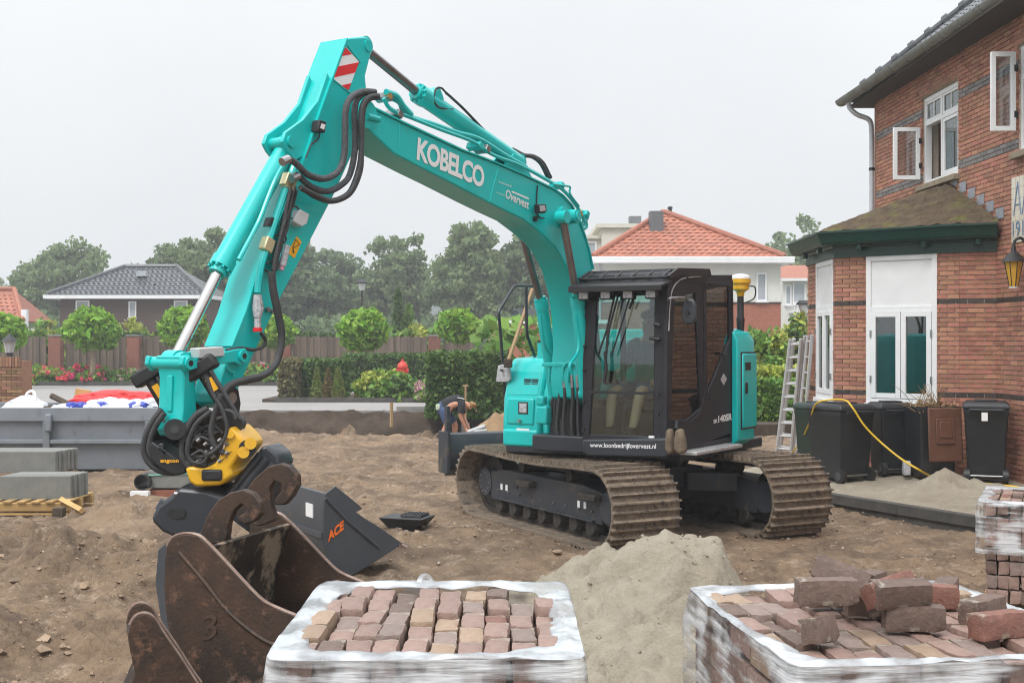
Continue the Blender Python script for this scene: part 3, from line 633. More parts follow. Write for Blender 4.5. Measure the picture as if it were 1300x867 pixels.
dpp = [Vector((wall_x(22.6) - OX - .05, 22.75, EV - .04)), Vector((wall_x(22.6) - OX - .03, 22.75, EV - .16)), Vector((wall_x(22.6) - .30, 22.66, EV - .30)), Vector((wall_x(22.6) - .09, 22.6, EV - .42)), Vector((wall_x(22.6) - .06, 22.58, EV - .7)), Vector((wall_x(22.6) - .06, 22.58, 3.9)), Vector((wall_x(22.6) - .06, 22.58, 0))]
dp = tb('downpipe', zincpipe, house, spline(dpp[:5], 5) + dpp[5:], .045, 12)
for z in (5.2, 4.2): MB().tube([(wall_x(22.6) - .06, 22.58, z), (wall_x(22.6) - .06, 22.58, z + .05)], .055, 12).build('pipe_clip', black, dp)
# tiled plaque with a date, and wall lantern
pl0, pz = onwall(1286, 265); pq = 3.43; ptop = 4.30
plq = pane(WF, WN, pl0, pl0 + .62, pq, ptop, .02, .03, mk('cream_glazed_tile', (.66, .62, .52), (.6, .56, .46), scale=6, rough=.3), 'plaque', house)
tlm = mk('plaque_blue', (.12, .2, .32), rough=.5)
for k in range(1, 6): pane(WF, WN, pl0, pl0 + .62, pq + k * .145 - .002, pq + k * .145 + .002, .0225, .003, mortar, 'tile_joint', plq)
for k in range(1, 5): pane(WF, WN, pl0 + k * .125 - .002, pl0 + k * .125 + .002, pq, ptop, .0225, .003, mortar, 'tile_joint', plq)
def wl(s, z): return WF + wd * s + wn_ * .024 + Vector((0, 0, z))
text('plaque_date', '1914', wl(pl0 + .05, pq + .08), wl(pl0 + .57, pq + .08), wl(pl0 + .05, pq + .28), tlm, plq)
for (s0, z0, s1, z1) in ((.08, .36, .2, .8), (.2, .8, .3, .36), (.1, .5, .28, .5), (.34, .36, .46, .8), (.46, .8, .56, .36)):
    MB().tube([wl(pl0 + s0, pq + z0), wl(pl0 + s1, pq + z1)], .008, 6).build('plaque_line', tlm, plq)
lt = thing('wall_lantern', 'amber glass wall lantern on black curved arm beside the tiled plaque', 'lantern', (wall_x(16.3) - .1, 16.3, 2.9))
lc = Vector((wall_x(16.3) - .2, 16.3, 3.03))
MB().lathe(lc, [(.055, -.2), (.12, .12)], 8).build('lantern_glass', amber, lt); MB().lathe(lc, [(.165, .12), (.15, .135), (.08, .22), (.04, .25), (.02, .34)], 10).build('lantern_cap', black, lt)
MB().lathe(lc, [(.06, -.225), (.06, -.2)], 8).build('lantern_base', mk('pale_metal', (.5, .48, .45), rough=.5), lt)
tb('lantern_arm', black, lt, spline([lc + Vector((0, 0, .33)), lc + Vector((.02, 0, .40)), lc + Vector((.09, -.01, .43)), lc + Vector((.15, -.02, .37)), lc + Vector((.22, -.02, .34))]), .02, 8)
for a in range(8):
    an = a * math.pi / 4 + .01; MB().tube([lc + Vector((.057 * math.cos(an), .057 * math.sin(an), -.2)), lc + Vector((.122 * math.cos(an), .122 * math.sin(an), .12))], .006, 5).build('lantern_bar', black, lt)
for nm, mb in rest.items():
    mb.build('brick_courses', MATS[nm], house, smooth=0, kind='stuff')

# ================================================================== BACKGROUND: fence, plants, houses, trees
def wood_mesh(name, w, t, h, mat): return MB().box((0, 0, h / 2), (w, t, h)).mesh(name, mat, 0)
FY = 57.0; FZ = PLZ
fence = thing('board_fence', 'brown vertical board fence with red brick posts behind the flower beds', 'fence', (-11, FY, FZ))
planks = [wood_mesh('fence_board', .165, .025, 2.12 + q, timber) for q in (0, .03, -.03)]
fx0, fx1 = (-20 - CX) / FPX * FY, (602 - CX) / FPX * FY
posts_px = [72, 171, 268, 362, 455, 552]
posts = [(p - CX) / FPX * FY for p in posts_px]
x = fx0; k = 0
while x < fx1:
    if all(abs(x - p) > .42 for p in posts):
        o = link('fence_board', planks[k % 3], fence, (x, FY + (.02 if k % 2 else -.02), FZ)); o.rotation_euler.z = random.uniform(-.03, .03)
    x += .152; k += 1
for z in (.5, 1.7): bx('fence_rail', timber, fence, ((fx0 + fx1) / 2, FY + .07, FZ + z), (fx1 - fx0, .06, .09))
for p in posts:
    po = MB().box((p, FY - .06, FZ + 1.07), (.55, .5, 2.14)).build('brick_post', brickpost, fence)
    bx('post_cap', concrete, po, (p, FY - .06, FZ + 2.17), (.62, .56, .07), bevel=.01)

def clumps(n, c, r, seed, squash=1.0, shell=.55):
    rs = np.random.RandomState(seed); d = rs.normal(size=(n, 3)); d /= np.linalg.norm(d, axis=1)[:, None]
    rr = (shell + (1 - shell) * rs.rand(n)) ; return np.array(c) + d * rr[:, None] * np.array(r)
def leafcloud(cs, per, rad, seed, size):
    rs = np.random.RandomState(seed); n = len(cs); rr = rad * rs.uniform(.6, 1.25, n)
    d = rs.normal(size=(n, per, 3)); d /= np.linalg.norm(d, axis=2)[:, :, None]; q = rs.rand(n, per, 1) ** .5
    P = cs[:, None] + d * q * rr[:, None, None] * np.array([1, 1, .75]); P = P.reshape(-1, 3)
    return P, size * rs.uniform(.6, 1.4, len(P))
def limb_tree(root, base, h, r, mat, seed, crown_c, crown_r, nb=7):
    rs = random.Random(seed); m = MB(); top = Vector(base) + Vector((rs.uniform(-.3, .3), rs.uniform(-.3, .3), h))
    mid = Vector(base).lerp(top, .5) + Vector((rs.uniform(-.2, .2), rs.uniform(-.2, .2), 0)) * h * .05
    m.tube(spline([base, mid, top], 4), [r * (1 - .75 * i / 8) for i in range(9)], 8)
    for b in range(nb):
        t = rs.uniform(.3, .9); s = Vector(base).lerp(top, t); a = rs.uniform(0, 6.28)
        e = Vector(crown_c) + Vector((math.cos(a) * crown_r[0] * .75, math.sin(a) * crown_r[1] * .75, rs.uniform(-.4, .6) * crown_r[2]))
        m.tube(spline([s, s.lerp(e, .5) + Vector((0, 0, .08 * h)), e], 3), [r * .5 * (1 - .12 * i) for i in range(7)], 6)
    return m.build('trunk', mat, root)
TREES = 'tall trees behind the fence'
def big_tree(px, ptop, wpx, Y, seed, label, mat, hfrac=.82, nclump=170, per=90):
    base = Vector(((px - CX) / FPX * Y, Y, PLZ - .3)); top = CAMH + (HY - ptop) / FPX * Y; rx = wpx / 2 / FPX * Y
    h = top - base.z; cz = base.z + h * (1 - hfrac / 2); c = Vector((base.x, Y, cz)); r = (rx, rx * .9, h * hfrac / 2)
    root = thing('broadleaf_tree', label, 'tree', base, TREES)
    limb_tree(root, base, h * .8, .022 * h, barkm, seed, c, r, 10)
    rs = np.random.RandomState(seed); cs = clumps(nclump, c, r, seed, shell=.42)
    # uneven outline: push clumps in and out with the direction they lie in
    d = (cs - np.array(c)); ang_ = np.arctan2(d[:, 2], d[:, 0]); cs = np.array(c) + d * (1 + .16 * np.sin(ang_ * 3 + seed) + .10 * np.sin(ang_ * 7 + seed * 2))[:, None]
    P, S = leafcloud(cs, per, .16 * (r[0] + r[2]) * .5 + .3, seed + 1, .30)
    quads_obj('crown', P, S, mat, root, base)
    return root
big_tree(78, 309, 118, 112, 11, 'round broadleaf tree rising behind the left slope of the slate-tiled house', leaf_far)
big_tree(205, 309, 80, 106, 12, 'broadleaf tree showing over the right slope of the slate-tiled house', leaf_far2)
big_tree(290, 282, 128, 100, 13, 'tall dense broadleaf tree behind the excavator stick', leaf_far)
big_tree(385, 305, 110, 104, 14, 'broadleaf tree just past the raised stick, by the street lamp', leaf_far2)
big_tree(432, 322, 84, 118, 15, 'lower hazy broadleaf tree behind the street lamp', leaf_far2)
big_tree(502, 306, 112, 108, 16, 'rounded broadleaf tree behind the columnar conifer', leaf_far)
big_tree(598, 284, 92, 98, 17, 'tall pale green tree framed under the boom, beside the blue building', leaf_far)
big_tree(655, 290, 108, 101, 18, 'dark green tree framed under the boom nearest its foot', leaf_far2)
big_tree(722, 300, 80, 110, 19, 'broadleaf tree mostly hidden behind the boom foot', leaf_far2, nclump=70)
big_tree(985, 290, 60, 130, 20, 'tree peeking over the orange roofed house', leaf_far, nclump=60)
big_tree(1025, 280, 70, 124, 21, 'grey green tree over the bay window cornice', leaf_far, nclump=70)
big_tree(8, 356, 60, 160, 22, 'low distant tree behind the orange gable', leaf_far, nclump=50)
big_tree(140, 345, 90, 150, 23, 'distant tree hidden behind the slate-tiled house', leaf_far2, nclump=50)
# distant wooded edge that closes the horizon
rs = np.random.RandomState(44); n = 900; xx = rs.uniform(-120, 160, n); cs = np.stack([xx, rs.uniform(170, 190, n), 1 + rs.rand(n) * (3.5 + 2.2 * np.sin(xx * .11) + 1.5 * np.sin(xx * .29))], -1)
P, S = leafcloud(cs, 26, 1.9, 45, .8); quads_obj('distant_wood', P, S, leaf_far2, kind='stuff', label='hazy distant wood along the horizon', cat='wood')
# understorey between trees and fence
rs = np.random.RandomState(46); n = 420; cs = np.stack([rs.uniform(-46, 12, n), rs.uniform(84, 92, n), rs.rand(n) * 3.4 + .3], -1)
P, S = leafcloud(cs, 36, .8, 47, .34); quads_obj('understorey', P, S, leaf_far2, kind='stuff', label='dense green undergrowth between the tall trees and the fence', cat='undergrowth')

# globe trees in front of the fence
GLOBE = 'clipped globe trees along the fence'
def globe_tree(px, ptop, pbot, wpx, Y, seed, label):
    s = Y / FPX; top = CAMH + (HY - ptop) * s; bot = CAMH + (HY - pbot) * s; rx = wpx / 2 * s; c = Vector(((px - CX) * s, Y, (top + bot) / 2)); base = Vector((c.x, Y, PLZ))
    root = thing('globe_tree', label, 'tree', base, GLOBE)
    tb('trunk', palebark, root, spline([base, base.lerp(c, .5) + Vector((.03, 0, 0)), c], 4), [.13, .125, .12, .12, .115, .11, .11, .1, .1], 10)
    rz = (top - bot) / 2; cs = clumps(150, c, (rx * .86, rx * .86, rz * .84), seed, shell=.7); P, S = leafcloud(cs, 44, .36, seed + 1, .21)
    quads_obj('crown', P, S, leaf_ball, root, base); cs = clumps(60, c, (rx * .6, rx * .6, rz * .6), seed + 3, shell=.3); P, S = leafcloud(cs, 30, .4, seed + 2, .25); quads_obj('inner_foliage', P, S, leaf_mid, root, base)
globe_tree(117, 391, 445, 68, 54.2, 31, 'globe tree in front of the slate-tiled house, beside the red flowers')
globe_tree(233, 391, 440, 56, 54.6, 32, 'globe tree partly covered by the chrome bucket cylinder rod')
globe_tree(346, 402, 440, 50, 54.8, 33, 'globe tree directly behind the excavator stick')
globe_tree(461, 393, 444, 58, 50.0, 34, 'globe tree standing below the street lamp')
globe_tree(583, 396, 434, 46, 52.0, 35, 'globe tree next to the huge-leaved plants')
globe_tree(5, 402, 442, 44, 50.0, 36, 'globe tree behind the lantern on the brick pier')

def bush(name, px0, px1, ptop, Y, zb, depth, mat, seed, label, cat='shrub', n=90, per=40, size=.11, rad=.28, group=None, flat=False, mat2=None):
    s = Y / FPX; x0, x1 = (px0 - CX) * s, (px1 - CX) * s; zt = CAMH + (HY - ptop) * s; rs = np.random.RandomState(seed)
    c = np.array([(x0 + x1) / 2, Y, (zb + zt) / 2]); r = np.array([(x1 - x0) / 2, depth / 2, (zt - zb) / 2])
    if flat: cs = c + rs.uniform(-1, 1, (n, 3)) * np.maximum(r - rad * .6, .05)
    else:
        cs = clumps(n, c - np.array([0, 0, r[2] * .35]), r * np.array([1, 1, 1.35]) * .88, seed, shell=.55); cs = cs[cs[:, 2] > zb + .04]
    P, S = leafcloud(cs, per, rad, seed + 1, size); P[:, 2] = np.maximum(P[:, 2], zb + .01)
    base = (c[0], c[1], zb); root = thing(name, label, cat, base, group)
    if mat2 is not None:
        h = len(P) // 2; quads_obj('foliage', P[:h], S[:h], mat, root, base); quads_obj('foliage', P[h:], S[h:], mat2, root, base)
    else: quads_obj('foliage', P, S, mat, root, base)
    m = MB()
    for q in range(7): m.tube([(c[0] + rs.uniform(-.3, .3) * r[0], c[1] + rs.uniform(-.3, .3) * r[1], zb - .02), (c[0] + rs.uniform(-.8, .8) * r[0], c[1] + rs.uniform(-.6, .6) * r[1], zb + (zt - zb) * rs.uniform(.5, .85))], [.03, .012], 5)
    m.build('stems', barkm, root); return root, P
def hedge(px0, px1, ptop, Y, zb, depth, seed, label, mat=leaf_hedge, size=.085, dens=900, group=None, wallmat=leaf_dark):
    """a clipped hedge: a box of leaves set densely in its faces"""
    s = Y / FPX; x0, x1 = (px0 - CX) * s, (px1 - CX) * s; zt = CAMH + (HY - ptop) * s; rs = np.random.RandomState(seed); w, h = x1 - x0, zt - zb; P = []
    for area, f in ((w * h, lambda u, v: (x0 + u * w, Y, zb + v * h)), (w * depth, lambda u, v: (x0 + u * w, Y + v * depth, zt)), (h * depth, lambda u, v: (x0, Y + u * depth, zb + v * h)), (h * depth, lambda u, v: (x1, Y + u * depth, zb + v * h)), (w * h, lambda u, v: (x0 + u * w, Y + depth, zb + v * h))):
        n = int(area * dens); u, v = rs.rand(n), rs.rand(n); q = np.array(np.broadcast_arrays(*f(u, v))).T.astype(float); P.append(q)
    P = np.concatenate(P); P += rs.normal(size=P.shape) * .045; P[:, 2] = np.maximum(P[:, 2], zb); S = size * rs.uniform(.6, 1.5, len(P))
    base = ((x0 + x1) / 2, Y + depth / 2, zb); root = thing('clipped_hedge', label, 'hedge', base, group)
    quads_obj('foliage', P, S, mat, root, base)
    bx('inner_twigs', barkm, root, (base[0], base[1], zb + h * .46), (w - .22, depth - .22, h * .9)); return root
# flower beds and garden
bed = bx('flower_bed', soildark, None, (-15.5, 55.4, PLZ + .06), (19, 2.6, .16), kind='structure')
bx('bed_edging', concretetop, bed, (-15.5, 54.0, PLZ + .07), (19.2, .12, .2))
bf, P = bush('flower_shrub', 26, 78, 466, 54.7, PLZ + .1, 1.6, leaf_yel, 51, 'lime green shrub with a few red blooms beside the brick pier', 'shrub', 110, 36, .15, .3, mat2=leaf_mid)
def blooms(parent, P, k, size, mat, seed, topq=.45):
    rs = np.random.RandomState(seed); c = P[P[:, 2] > np.quantile(P[:, 2], topq)]; c = c[c[:, 1] < np.quantile(c[:, 1], .6)]; c = c[rs.choice(len(c), k)]
    Q, S = leafcloud(c, 14, size, seed + 1, size * .9); quads_obj('blooms', Q, S, mat, parent, WLOC[parent.name], kind='stuff')
blooms(bf, P, 24, .13, petal_pink, 52, .5)
bf, P = bush('hydrangea', 64, 152, 464, 54.8, PLZ + .1, 1.7, leaf_mid, 53, 'hydrangea covered in bright pink flower heads under the globe tree', 'shrub', 120, 36, .15, .3); blooms(bf, P, 130, .15, petal_pink, 54, .2)
bf, P = bush('hydrangea', 136, 200, 471, 54.8, PLZ + .1, 1.5, leaf_mid, 55, 'hydrangea with pale pink heads left of the excavator coupler', 'shrub', 80, 36, .15, .28); blooms(bf, P, 40, .12, petal_pale, 56, .3)
bf, P = bush('hydrangea', 300, 356, 462, 54.5, PLZ + .1, 1.5, leaf_mid, 57, 'hydrangea with salmon heads seen past the black hose loop', 'shrub', 80, 36, .15, .28); blooms(bf, P, 30, .13, petal_pale, 58, .3); blooms(bf, P, 16, .14, petal_pink, 59, .2)
bush('fence_shrub', 20, 92, 402, 60.5, PLZ, 1.6, leaf_mid, 60, 'loose light green shrub showing above the fence, left of the globe tree', 'shrub', 120, 36, .2, .4, mat2=leaf_yel)
bush('fence_shrub', 152, 196, 400, 60.5, PLZ, 1.6, leaf_mid, 61, 'small upright shrub over the fence under the slate-tiled eave', 'shrub', 80, 36, .2, .4, mat2=leaf_yel)
bush('climbing_plant', 480, 572, 404, 59.0, PLZ, 1.4, leaf_mid, 62, 'pale leafy climber spilling over the fence top', 'shrub', 160, 36, .2, .36, mat2=leaf_yel)
bush('climbing_plant', 150, 270, 421, 57.6, PLZ + 1.7, .5, leaf_hedge, 63, 'thin climber growing along the fence top behind the stick', 'climber', 120, 24, .13, .16, flat=True)
bush('climbing_plant', 372, 455, 421, 57.6, PLZ + 1.7, .5, leaf_hedge, 64, 'thin climber along the fence top left of the street lamp', 'climber', 90, 24, .13, .16, flat=True)
def conifer(name, px, ptop, wpx, Y, zb, seed, mat, label, group=None, size=.1, n=1700, col=False):
    s = Y / FPX; zt = CAMH + (HY - ptop) * s; r = wpx / 2 * s; h = zt - zb; rs = np.random.RandomState(seed); t = rs.rand(n) ** (1.0 if col else 1.5); a = rs.rand(n) * 6.283
    rr = r * ((1 - t ** 3) ** .6 if col else (1 - t) ** .85) * (.75 + .3 * rs.rand(n)) * (1 + .12 * np.sin(a * 3 + t * 14)); P = np.stack([(px - CX) * s + rr * np.cos(a), Y + rr * np.sin(a), zb + t * h], -1)
    base = ((px - CX) * s, Y, zb); root = thing(name, label, 'conifer', base, group); quads_obj('foliage', P, size * rs.uniform(.6, 1.3, n), mat, root, base, elong=2.2)
    MB().tube([base, (base[0], Y, zb + h * .9)], [.06, .02], 6).build('trunk', barkm, root)
for i, (px, pt, w, mt, lb) in enumerate([(402, 466, 17, leaf_con, 'small clipped conifer nearest the brown hedge end'), (416.5, 468, 16, mk_leaf('bronze_conifer', (.24, .17, .06), (.16, .15, .05)), 'middle bronze dwarf conifer of the three by the hedge'), (429.5, 466, 20, leaf_con, 'small cone conifer beside the leafy hosta-like shrubs')]):
    conifer('dwarf_conifer', px, pt, w, 39.6, PLZ + .08, 70 + i, mt, lb, 'dwarf conifers by the hedge', .055, 2200)
conifer('columnar_conifer', 505.5, 369, 13, 63, PLZ, 75, leaf_hedge, 'tall narrow columnar conifer behind the fence', 'columnar conifers', .16, 1600, True)
conifer('columnar_conifer', 519, 387, 13, 63.5, PLZ, 76, leaf_mid, 'shorter columnar conifer beside the tall one behind the fence', 'columnar conifers', .16, 1300, True)
gb = bx('garden_bed', soildark, None, ((450 - CX) / FPX * 41, 41.2, PLZ + .04), (5.2, 4.6, .12), kind='structure'); bx('bed_edging', concretetop, gb, ((453 - CX) / FPX * 39.2, 38.85, PLZ + .06), (5.0, .12, .16))
hedge(371, 437, 459, 40.6, PLZ, .7, 80, 'low clipped hedge behind the dwarf conifers')
hd = hedge(356, 371.5, 459, 39.4, PLZ, 1.8, 81, 'sparse brownish end of the low hedge', leaf_hedge2)
hedge(437, 548, 452, 47.5, PLZ, .8, 82, 'long low hedge behind the red hydrant', size=.09, dens=500)
bush('leafy_shrub', 441, 536, 470, 39.9, PLZ + .06, 1.6, leaf_yel, 83, 'bright lime green leafy shrub row in the garden bed', 'shrub', 170, 44, .11, .24, mat2=leaf_mid)
bush('leafy_shrub', 482, 528, 476, 39.2, PLZ + .06, .9, leaf_mid, 84, 'darker rhododendron clump in front of the lime green shrubs', 'shrub', 70, 36, .10, .2, mat2=leaf_hedge)
bf, P = bush('leafy_shrub', 528, 546, 481, 39.0, PLZ + .06, .7, leaf_mid, 85, 'small shrub with pale pink flowers beside the big square hedge', 'shrub', 40, 30, .09, .16); blooms(bf, P, 40, .09, petal_pale, 86, .1)
hedge(545, 640, 452, 33.0, PLZ - .12, 1.5, 87, 'big square evergreen hedge behind the bending worker', size=.08, dens=1500)
rs = np.random.RandomState(9)
# giant-leaved plants behind the square hedge
gp_ = thing('giant_leaf_plant', 'tall plants with huge green leaves behind the square hedge', 'plant', ((640 - CX) / FPX * 37, 37, PLZ))
n = 360; Pq = np.stack([rs.uniform((600 - CX) / FPX * 37, (745 - CX) / FPX * 37, n), rs.uniform(36, 38, n), PLZ + .2 + rs.rand(n) ** .7 * 2.4], -1); quads_obj('large_leaves', Pq, rs.uniform(.22, .42, n), leaf_mid, gp_, WLOC[gp_.name], flat=.4, elong=1.3, kind='stuff')
m = MB()
for q in range(26): x_ = rs.uniform((602 - CX) / FPX * 37, (740 - CX) / FPX * 37); m.tube([(x_, 37, PLZ), (x_ + rs.uniform(-.2, .2), 37 + rs.uniform(-.5, .5), PLZ + rs.uniform(1, 2.4))], [.03, .015], 6)
m.build('stalks', leaf_yel, gp_)
# low brick outbuilding behind
ob = thing('brick_outbuilding', 'low red brick outbuilding with flat white-edged roof behind the giant leaves', 'building', ((690 - CX) / FPX * 45, 46, PLZ))
bx('wall', brickplinth, ob, ((694 - CX) / FPX * 45, 47, PLZ + 1.25), (4.2, 4, 2.5)); bx('roof_edge', white, ob, ((694 - CX) / FPX * 45, 47, PLZ + 2.6), (4.4, 4.2, .14)); bx('rooflight', winglass, ob, ((668 - CX) / FPX * 45, 46.5, PLZ + 2.9), (.9, .8, .4))
# garden to the right, between machine and house
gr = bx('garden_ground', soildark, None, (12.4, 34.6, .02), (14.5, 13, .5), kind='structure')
bush('golden_shrub', 934, 1006, 405, 34, .27, 2.2, leaf_yel, 90, 'golden yellow green shrub behind the counterweight', 'shrub', 200, 50, .10, .32, mat2=leaf_mid)
bush('golden_shrub', 984, 1036, 392, 35, .27, 2.2, leaf_yel, 91, 'taller olive green shrub against the brick bay', 'shrub', 170, 50, .10, .32, mat2=leaf_hedge)
bush('grass_clump', 952, 1000, 444, 31.5, .27, 1.4, leaf_mid, 92, 'drooping dark green grass clump right of the counterweight', 'grass', 90, 50, .07, .22, mat2=leaf_hedge)
hedge(950, 1030, 470, 30.2, .2, .8, 93, 'upper step of the low yellow green hedge by the ladder', leaf_yel, .07, 1200)
hedge(950, 1030, 486, 29.2, .15, .7, 94, 'lower step of the low yellow green hedge by the ladder', leaf_mid, .07, 1200)
bank2 = np.arange(3.5, 8.6, .12); BX2, BK2 = np.meshgrid(bank2, np.linspace(0, 1, 9)); grid_obj('soil_bank', BX2, 28.2 + .5 * BK2 + .15 * fbm(BX2 * 2, BK2 * 3, 3), -.4 + .68 * BK2 ** .8, soildark, kind='structure')

# ------------------------------------------------------------------ far houses
def window_part(parent, c, w, h, mat=winglass, fr=.07, face=-1):
    f = MB()
    for dx, dz, ww, hh in ((-w / 2 + fr / 2, 0, fr, h), (w / 2 - fr / 2, 0, fr, h), (0, h / 2 - fr / 2, w - 2 * fr, fr), (0, -h / 2 + fr / 2, w - 2 * fr, fr)): f.box((c[0] + dx, c[1], c[2] + dz), (ww, .10, hh))
    o = f.build('window', white, parent); bx('pane', mat, o, (c[0], c[1] + .02, c[2]), (w - 2 * fr, .02, h - 2 * fr)); bx('sill', white, o, (c[0], c[1] - .06, c[2] - h / 2 - .03), (w + .1, .16, .05)); return o
farglass = mk('far_window_glass', (.30, .33, .36), (.42, .45, .48), scale=1.5, rough=.12)
def hip_roof(parent, x0, x1, y0, y1, ze, zr, rx0, rx1, mat, tw, tlen, singles):
    """front slope x0..x1 at the eave to rx0..rx1 at the ridge, as overlapping tiles on a closed hip body"""
    ym = (y0 + y1) / 2; v = [(x0, y0, ze), (x1, y0, ze), (x1, y1, ze), (x0, y1, ze), (rx0, ym, zr), (rx1, ym, zr)]
    if rx1 - rx0 < .05: fs = [(0, 1, 4), (1, 2, 4), (2, 3, 4), (3, 0, 4), (0, 3, 2, 1)]; v = v[:5]
    else: fs = [(0, 1, 5, 4), (1, 2, 5), (2, 3, 4, 5), (3, 0, 4), (0, 3, 2, 1)]
    rf = MB().add(v, fs).build('roof', mat, parent, smooth=0)
    up = Vector((0, ym - y0, zr - ze)); sl = up.length; up.normalize(); n = Vector((0, -(zr - ze), ym - y0)).normalized(); nr = int(sl / tlen); cnt = 0; m = MB()
    proto = tile_at(Vector((0, 0, 0)), Vector((1, 0, 0)), up, n, tw * 1.03, tlen * 1.12, MB(), .03).mesh('roof_tile', mat, 50)
    for r in range(nr):
        t = r * tlen / sl; a = x0 + (rx0 - x0) * t; b = x1 + (rx1 - x1) * t; p0 = Vector((0, y0, ze)) + up * (r * tlen); k = int((b - a) / tw); off = ((b - a) - k * tw) / 2
        for c in range(k):
            p = Vector((a + off + (c + .5) * tw, p0.y, p0.z)) + n * .01
            if cnt < singles: link('roof_tile', proto, rf, p); cnt += 1
            else: tile_at(p, Vector((1, 0, 0)), up, n, tw * 1.03, tlen * 1.12, m, .03)
    if m.v: m.build('roof_tiles', mat, rf, kind='stuff', smooth=50)
    for a, b in (((x0, y0, ze), (rx0, ym, zr)), ((x1, y0, ze), (rx1, ym, zr)), ((rx0, ym, zr), (rx1, ym, zr))):
        if (Vector(a) - Vector(b)).length > .1: MB().tube([Vector(a) + Vector((0, 0, .06)), Vector(b) + Vector((0, 0, .06))], .13, 8).build('hip_tiles', mat, rf)
    return rf
# slate-roofed brown brick house, left
Y = 75; s = Y / FPX; X = lambda px: (px - CX) * s; Z = lambda py: CAMH + (HY - py) * s
h1_ = thing('brown_brick_house', 'dark brown brick house with hipped slate-grey tiled roof behind the fence', 'house', (X(160), Y + 4, PLZ))
bx('wall', brickfar, h1_, ((X(74) + X(262)) / 2, Y + 4, (PLZ + Z(378)) / 2), (X(262) - X(74), 7.4, Z(378) - PLZ))
bx('fascia', white, h1_, ((X(57) + X(268)) / 2, Y + 4, Z(377)), (X(268) - X(57), 8.6, .22))
hip_roof(h1_, X(61), X(264), Y - .25, Y + 8.2, Z(374.5), Z(334), X(133), X(202), tiledark, .31, .34, 300)
for px, w in ((103, .82), (166.5, .46), (228, .82)): window_part(h1_, (X(px), Y + .27, Z(393)), w, 1.1 if w > .5 else 1.0, farglass)
bx('skylight', farglass, h1_, (X(166), Y + 2.3, Z(347) + .1), (.64, .36, .32))
bx('vent_pipe', black, h1_, (X(190), Y + 1.2, Z(366) + .12), (.2, .2, .35)); bx('wall_base', white, h1_, (X(212), Y + .24, PLZ + 1.4), (4.2, .1, .3))
# orange gable at the left edge
Y = 66; s = Y / FPX
g1 = thing('orange_roofed_house', 'orange tiled roof end of a house at the fence, beside the slate-tiled house', 'house', (X(-10), Y + 2, PLZ))
bx('wall', plaster, g1, (X(-10), Y + 2.2, PLZ + 1.3), (X(33) - X(-50), 4, 2.6)); hip_roof(g1, X(-60), X(31), Y - .2, Y + 4.4, Z(408), Z(366), X(-30), X(-2), tilered, .3, .33, 120)
bx('gable_trim', white, g1, (X(31), Y + .05, Z(404)), (.28, .3, .9))
# white villa with orange roof, centre right
Y = 50; s = Y / FPX
v1 = thing('white_villa', 'white rendered villa with steep orange tiled hipped roof behind the cab', 'house', (X(875), Y + 3, PLZ))
zE = Z(331)
bx('wall', plaster, v1, ((X(757) + X(993)) / 2, Y + 3.3, (Z(385) + zE) / 2), (X(993) - X(757), 6, zE - Z(385)))
bx('plinth', brickplinth, v1, ((X(757) + X(992)) / 2, Y + 3.3, (Z(385) + PLZ - .3) / 2), (X(993) - X(757) + .04, 6.06, Z(385) - PLZ + .3))
bx('plinth_band', brickdark, v1, ((X(757) + X(992)) / 2, Y + .25, Z(384)), (X(993) - X(757) + .06, .08, .05))
bx('fascia', white, v1, ((X(749) + X(1007)) / 2, Y + 3.2, Z(330.5)), (X(1007) - X(749), 7.0, .26), bevel=.02)
vr = hip_roof(v1, X(752), X(995), Y - .2, Y + 6.6, Z(327.5), Z(261), X(853), X(857), tilered, .285, .30, 300)
bx('chimney', mk('slate_cladding', (.10, .105, .115), (.13, .135, .14), scale=6, rough=.6), vr, (X(840), Y + 2.0, (Z(262) + Z(291)) / 2), (.56, .6, Z(262) - Z(291)), bevel=.02)
bx('flue', black, vr, (X(867.5), Y + 4.2, Z(256)), (.14, .14, .5)); bx('flue_cap', black, vr, (X(867.5), Y + 4.2, Z(250)), (.2, .2, .06))
window_part(v1, (X(968.5), Y + .27, Z(364)), .42, 1.15, farglass); window_part(v1, (X(790), Y + .27, Z(362)), .5, 1.1, farglass); window_part(v1, (X(885), Y + .27, Z(364)), .5, 1.1, farglass)
tb('downpipe', zincpipe, v1, [(X(762), Y + .2, Z(334)), (X(762), Y + .2, PLZ)], .05, 8)
# cream house with parapet behind the villa
Y = 62; s = Y / FPX
c1 = thing('cream_flat_roofed_house', 'cream flat roofed house with moulded parapet behind the orange roof, left of its chimney', 'house', (X(790), Y + 3, PLZ))
cream = mk('cream_render', (.62, .60, .52), (.58, .56, .48), scale=2, rough=.85)
bx('wall', cream, c1, ((X(764) + X(870)) / 2, Y + 3, (Z(290) + PLZ) / 2), (X(870) - X(764), 6, Z(290) - PLZ)); bx('parapet', cream, c1, ((X(757) + X(872)) / 2, Y + 3, Z(287)), (X(872) - X(757), 6.4, .2))
bx('wing_wall', cream, c1, ((X(744) + X(764)) / 2, Y + 2.6, (Z(302) + PLZ) / 2), (X(764) - X(744), 4, Z(302) - PLZ)); bx('wing_parapet', cream, c1, ((X(741) + X(764)) / 2, Y + 2.6, Z(300)), (X(764) - X(741), 4.4, .16))
bx('chimney', mk('slate_chimney', (.14, .15, .16), rough=.6), c1, (X(811), Y + 2, Z(277)), (.6, .6, Z(270) - Z(284))); window_part(c1, (X(752), Y + .58, Z(325)), .5, 1.5, farglass); window_part(c1, (X(805), Y - .05, Z(318)), .8, 1.2, farglass)
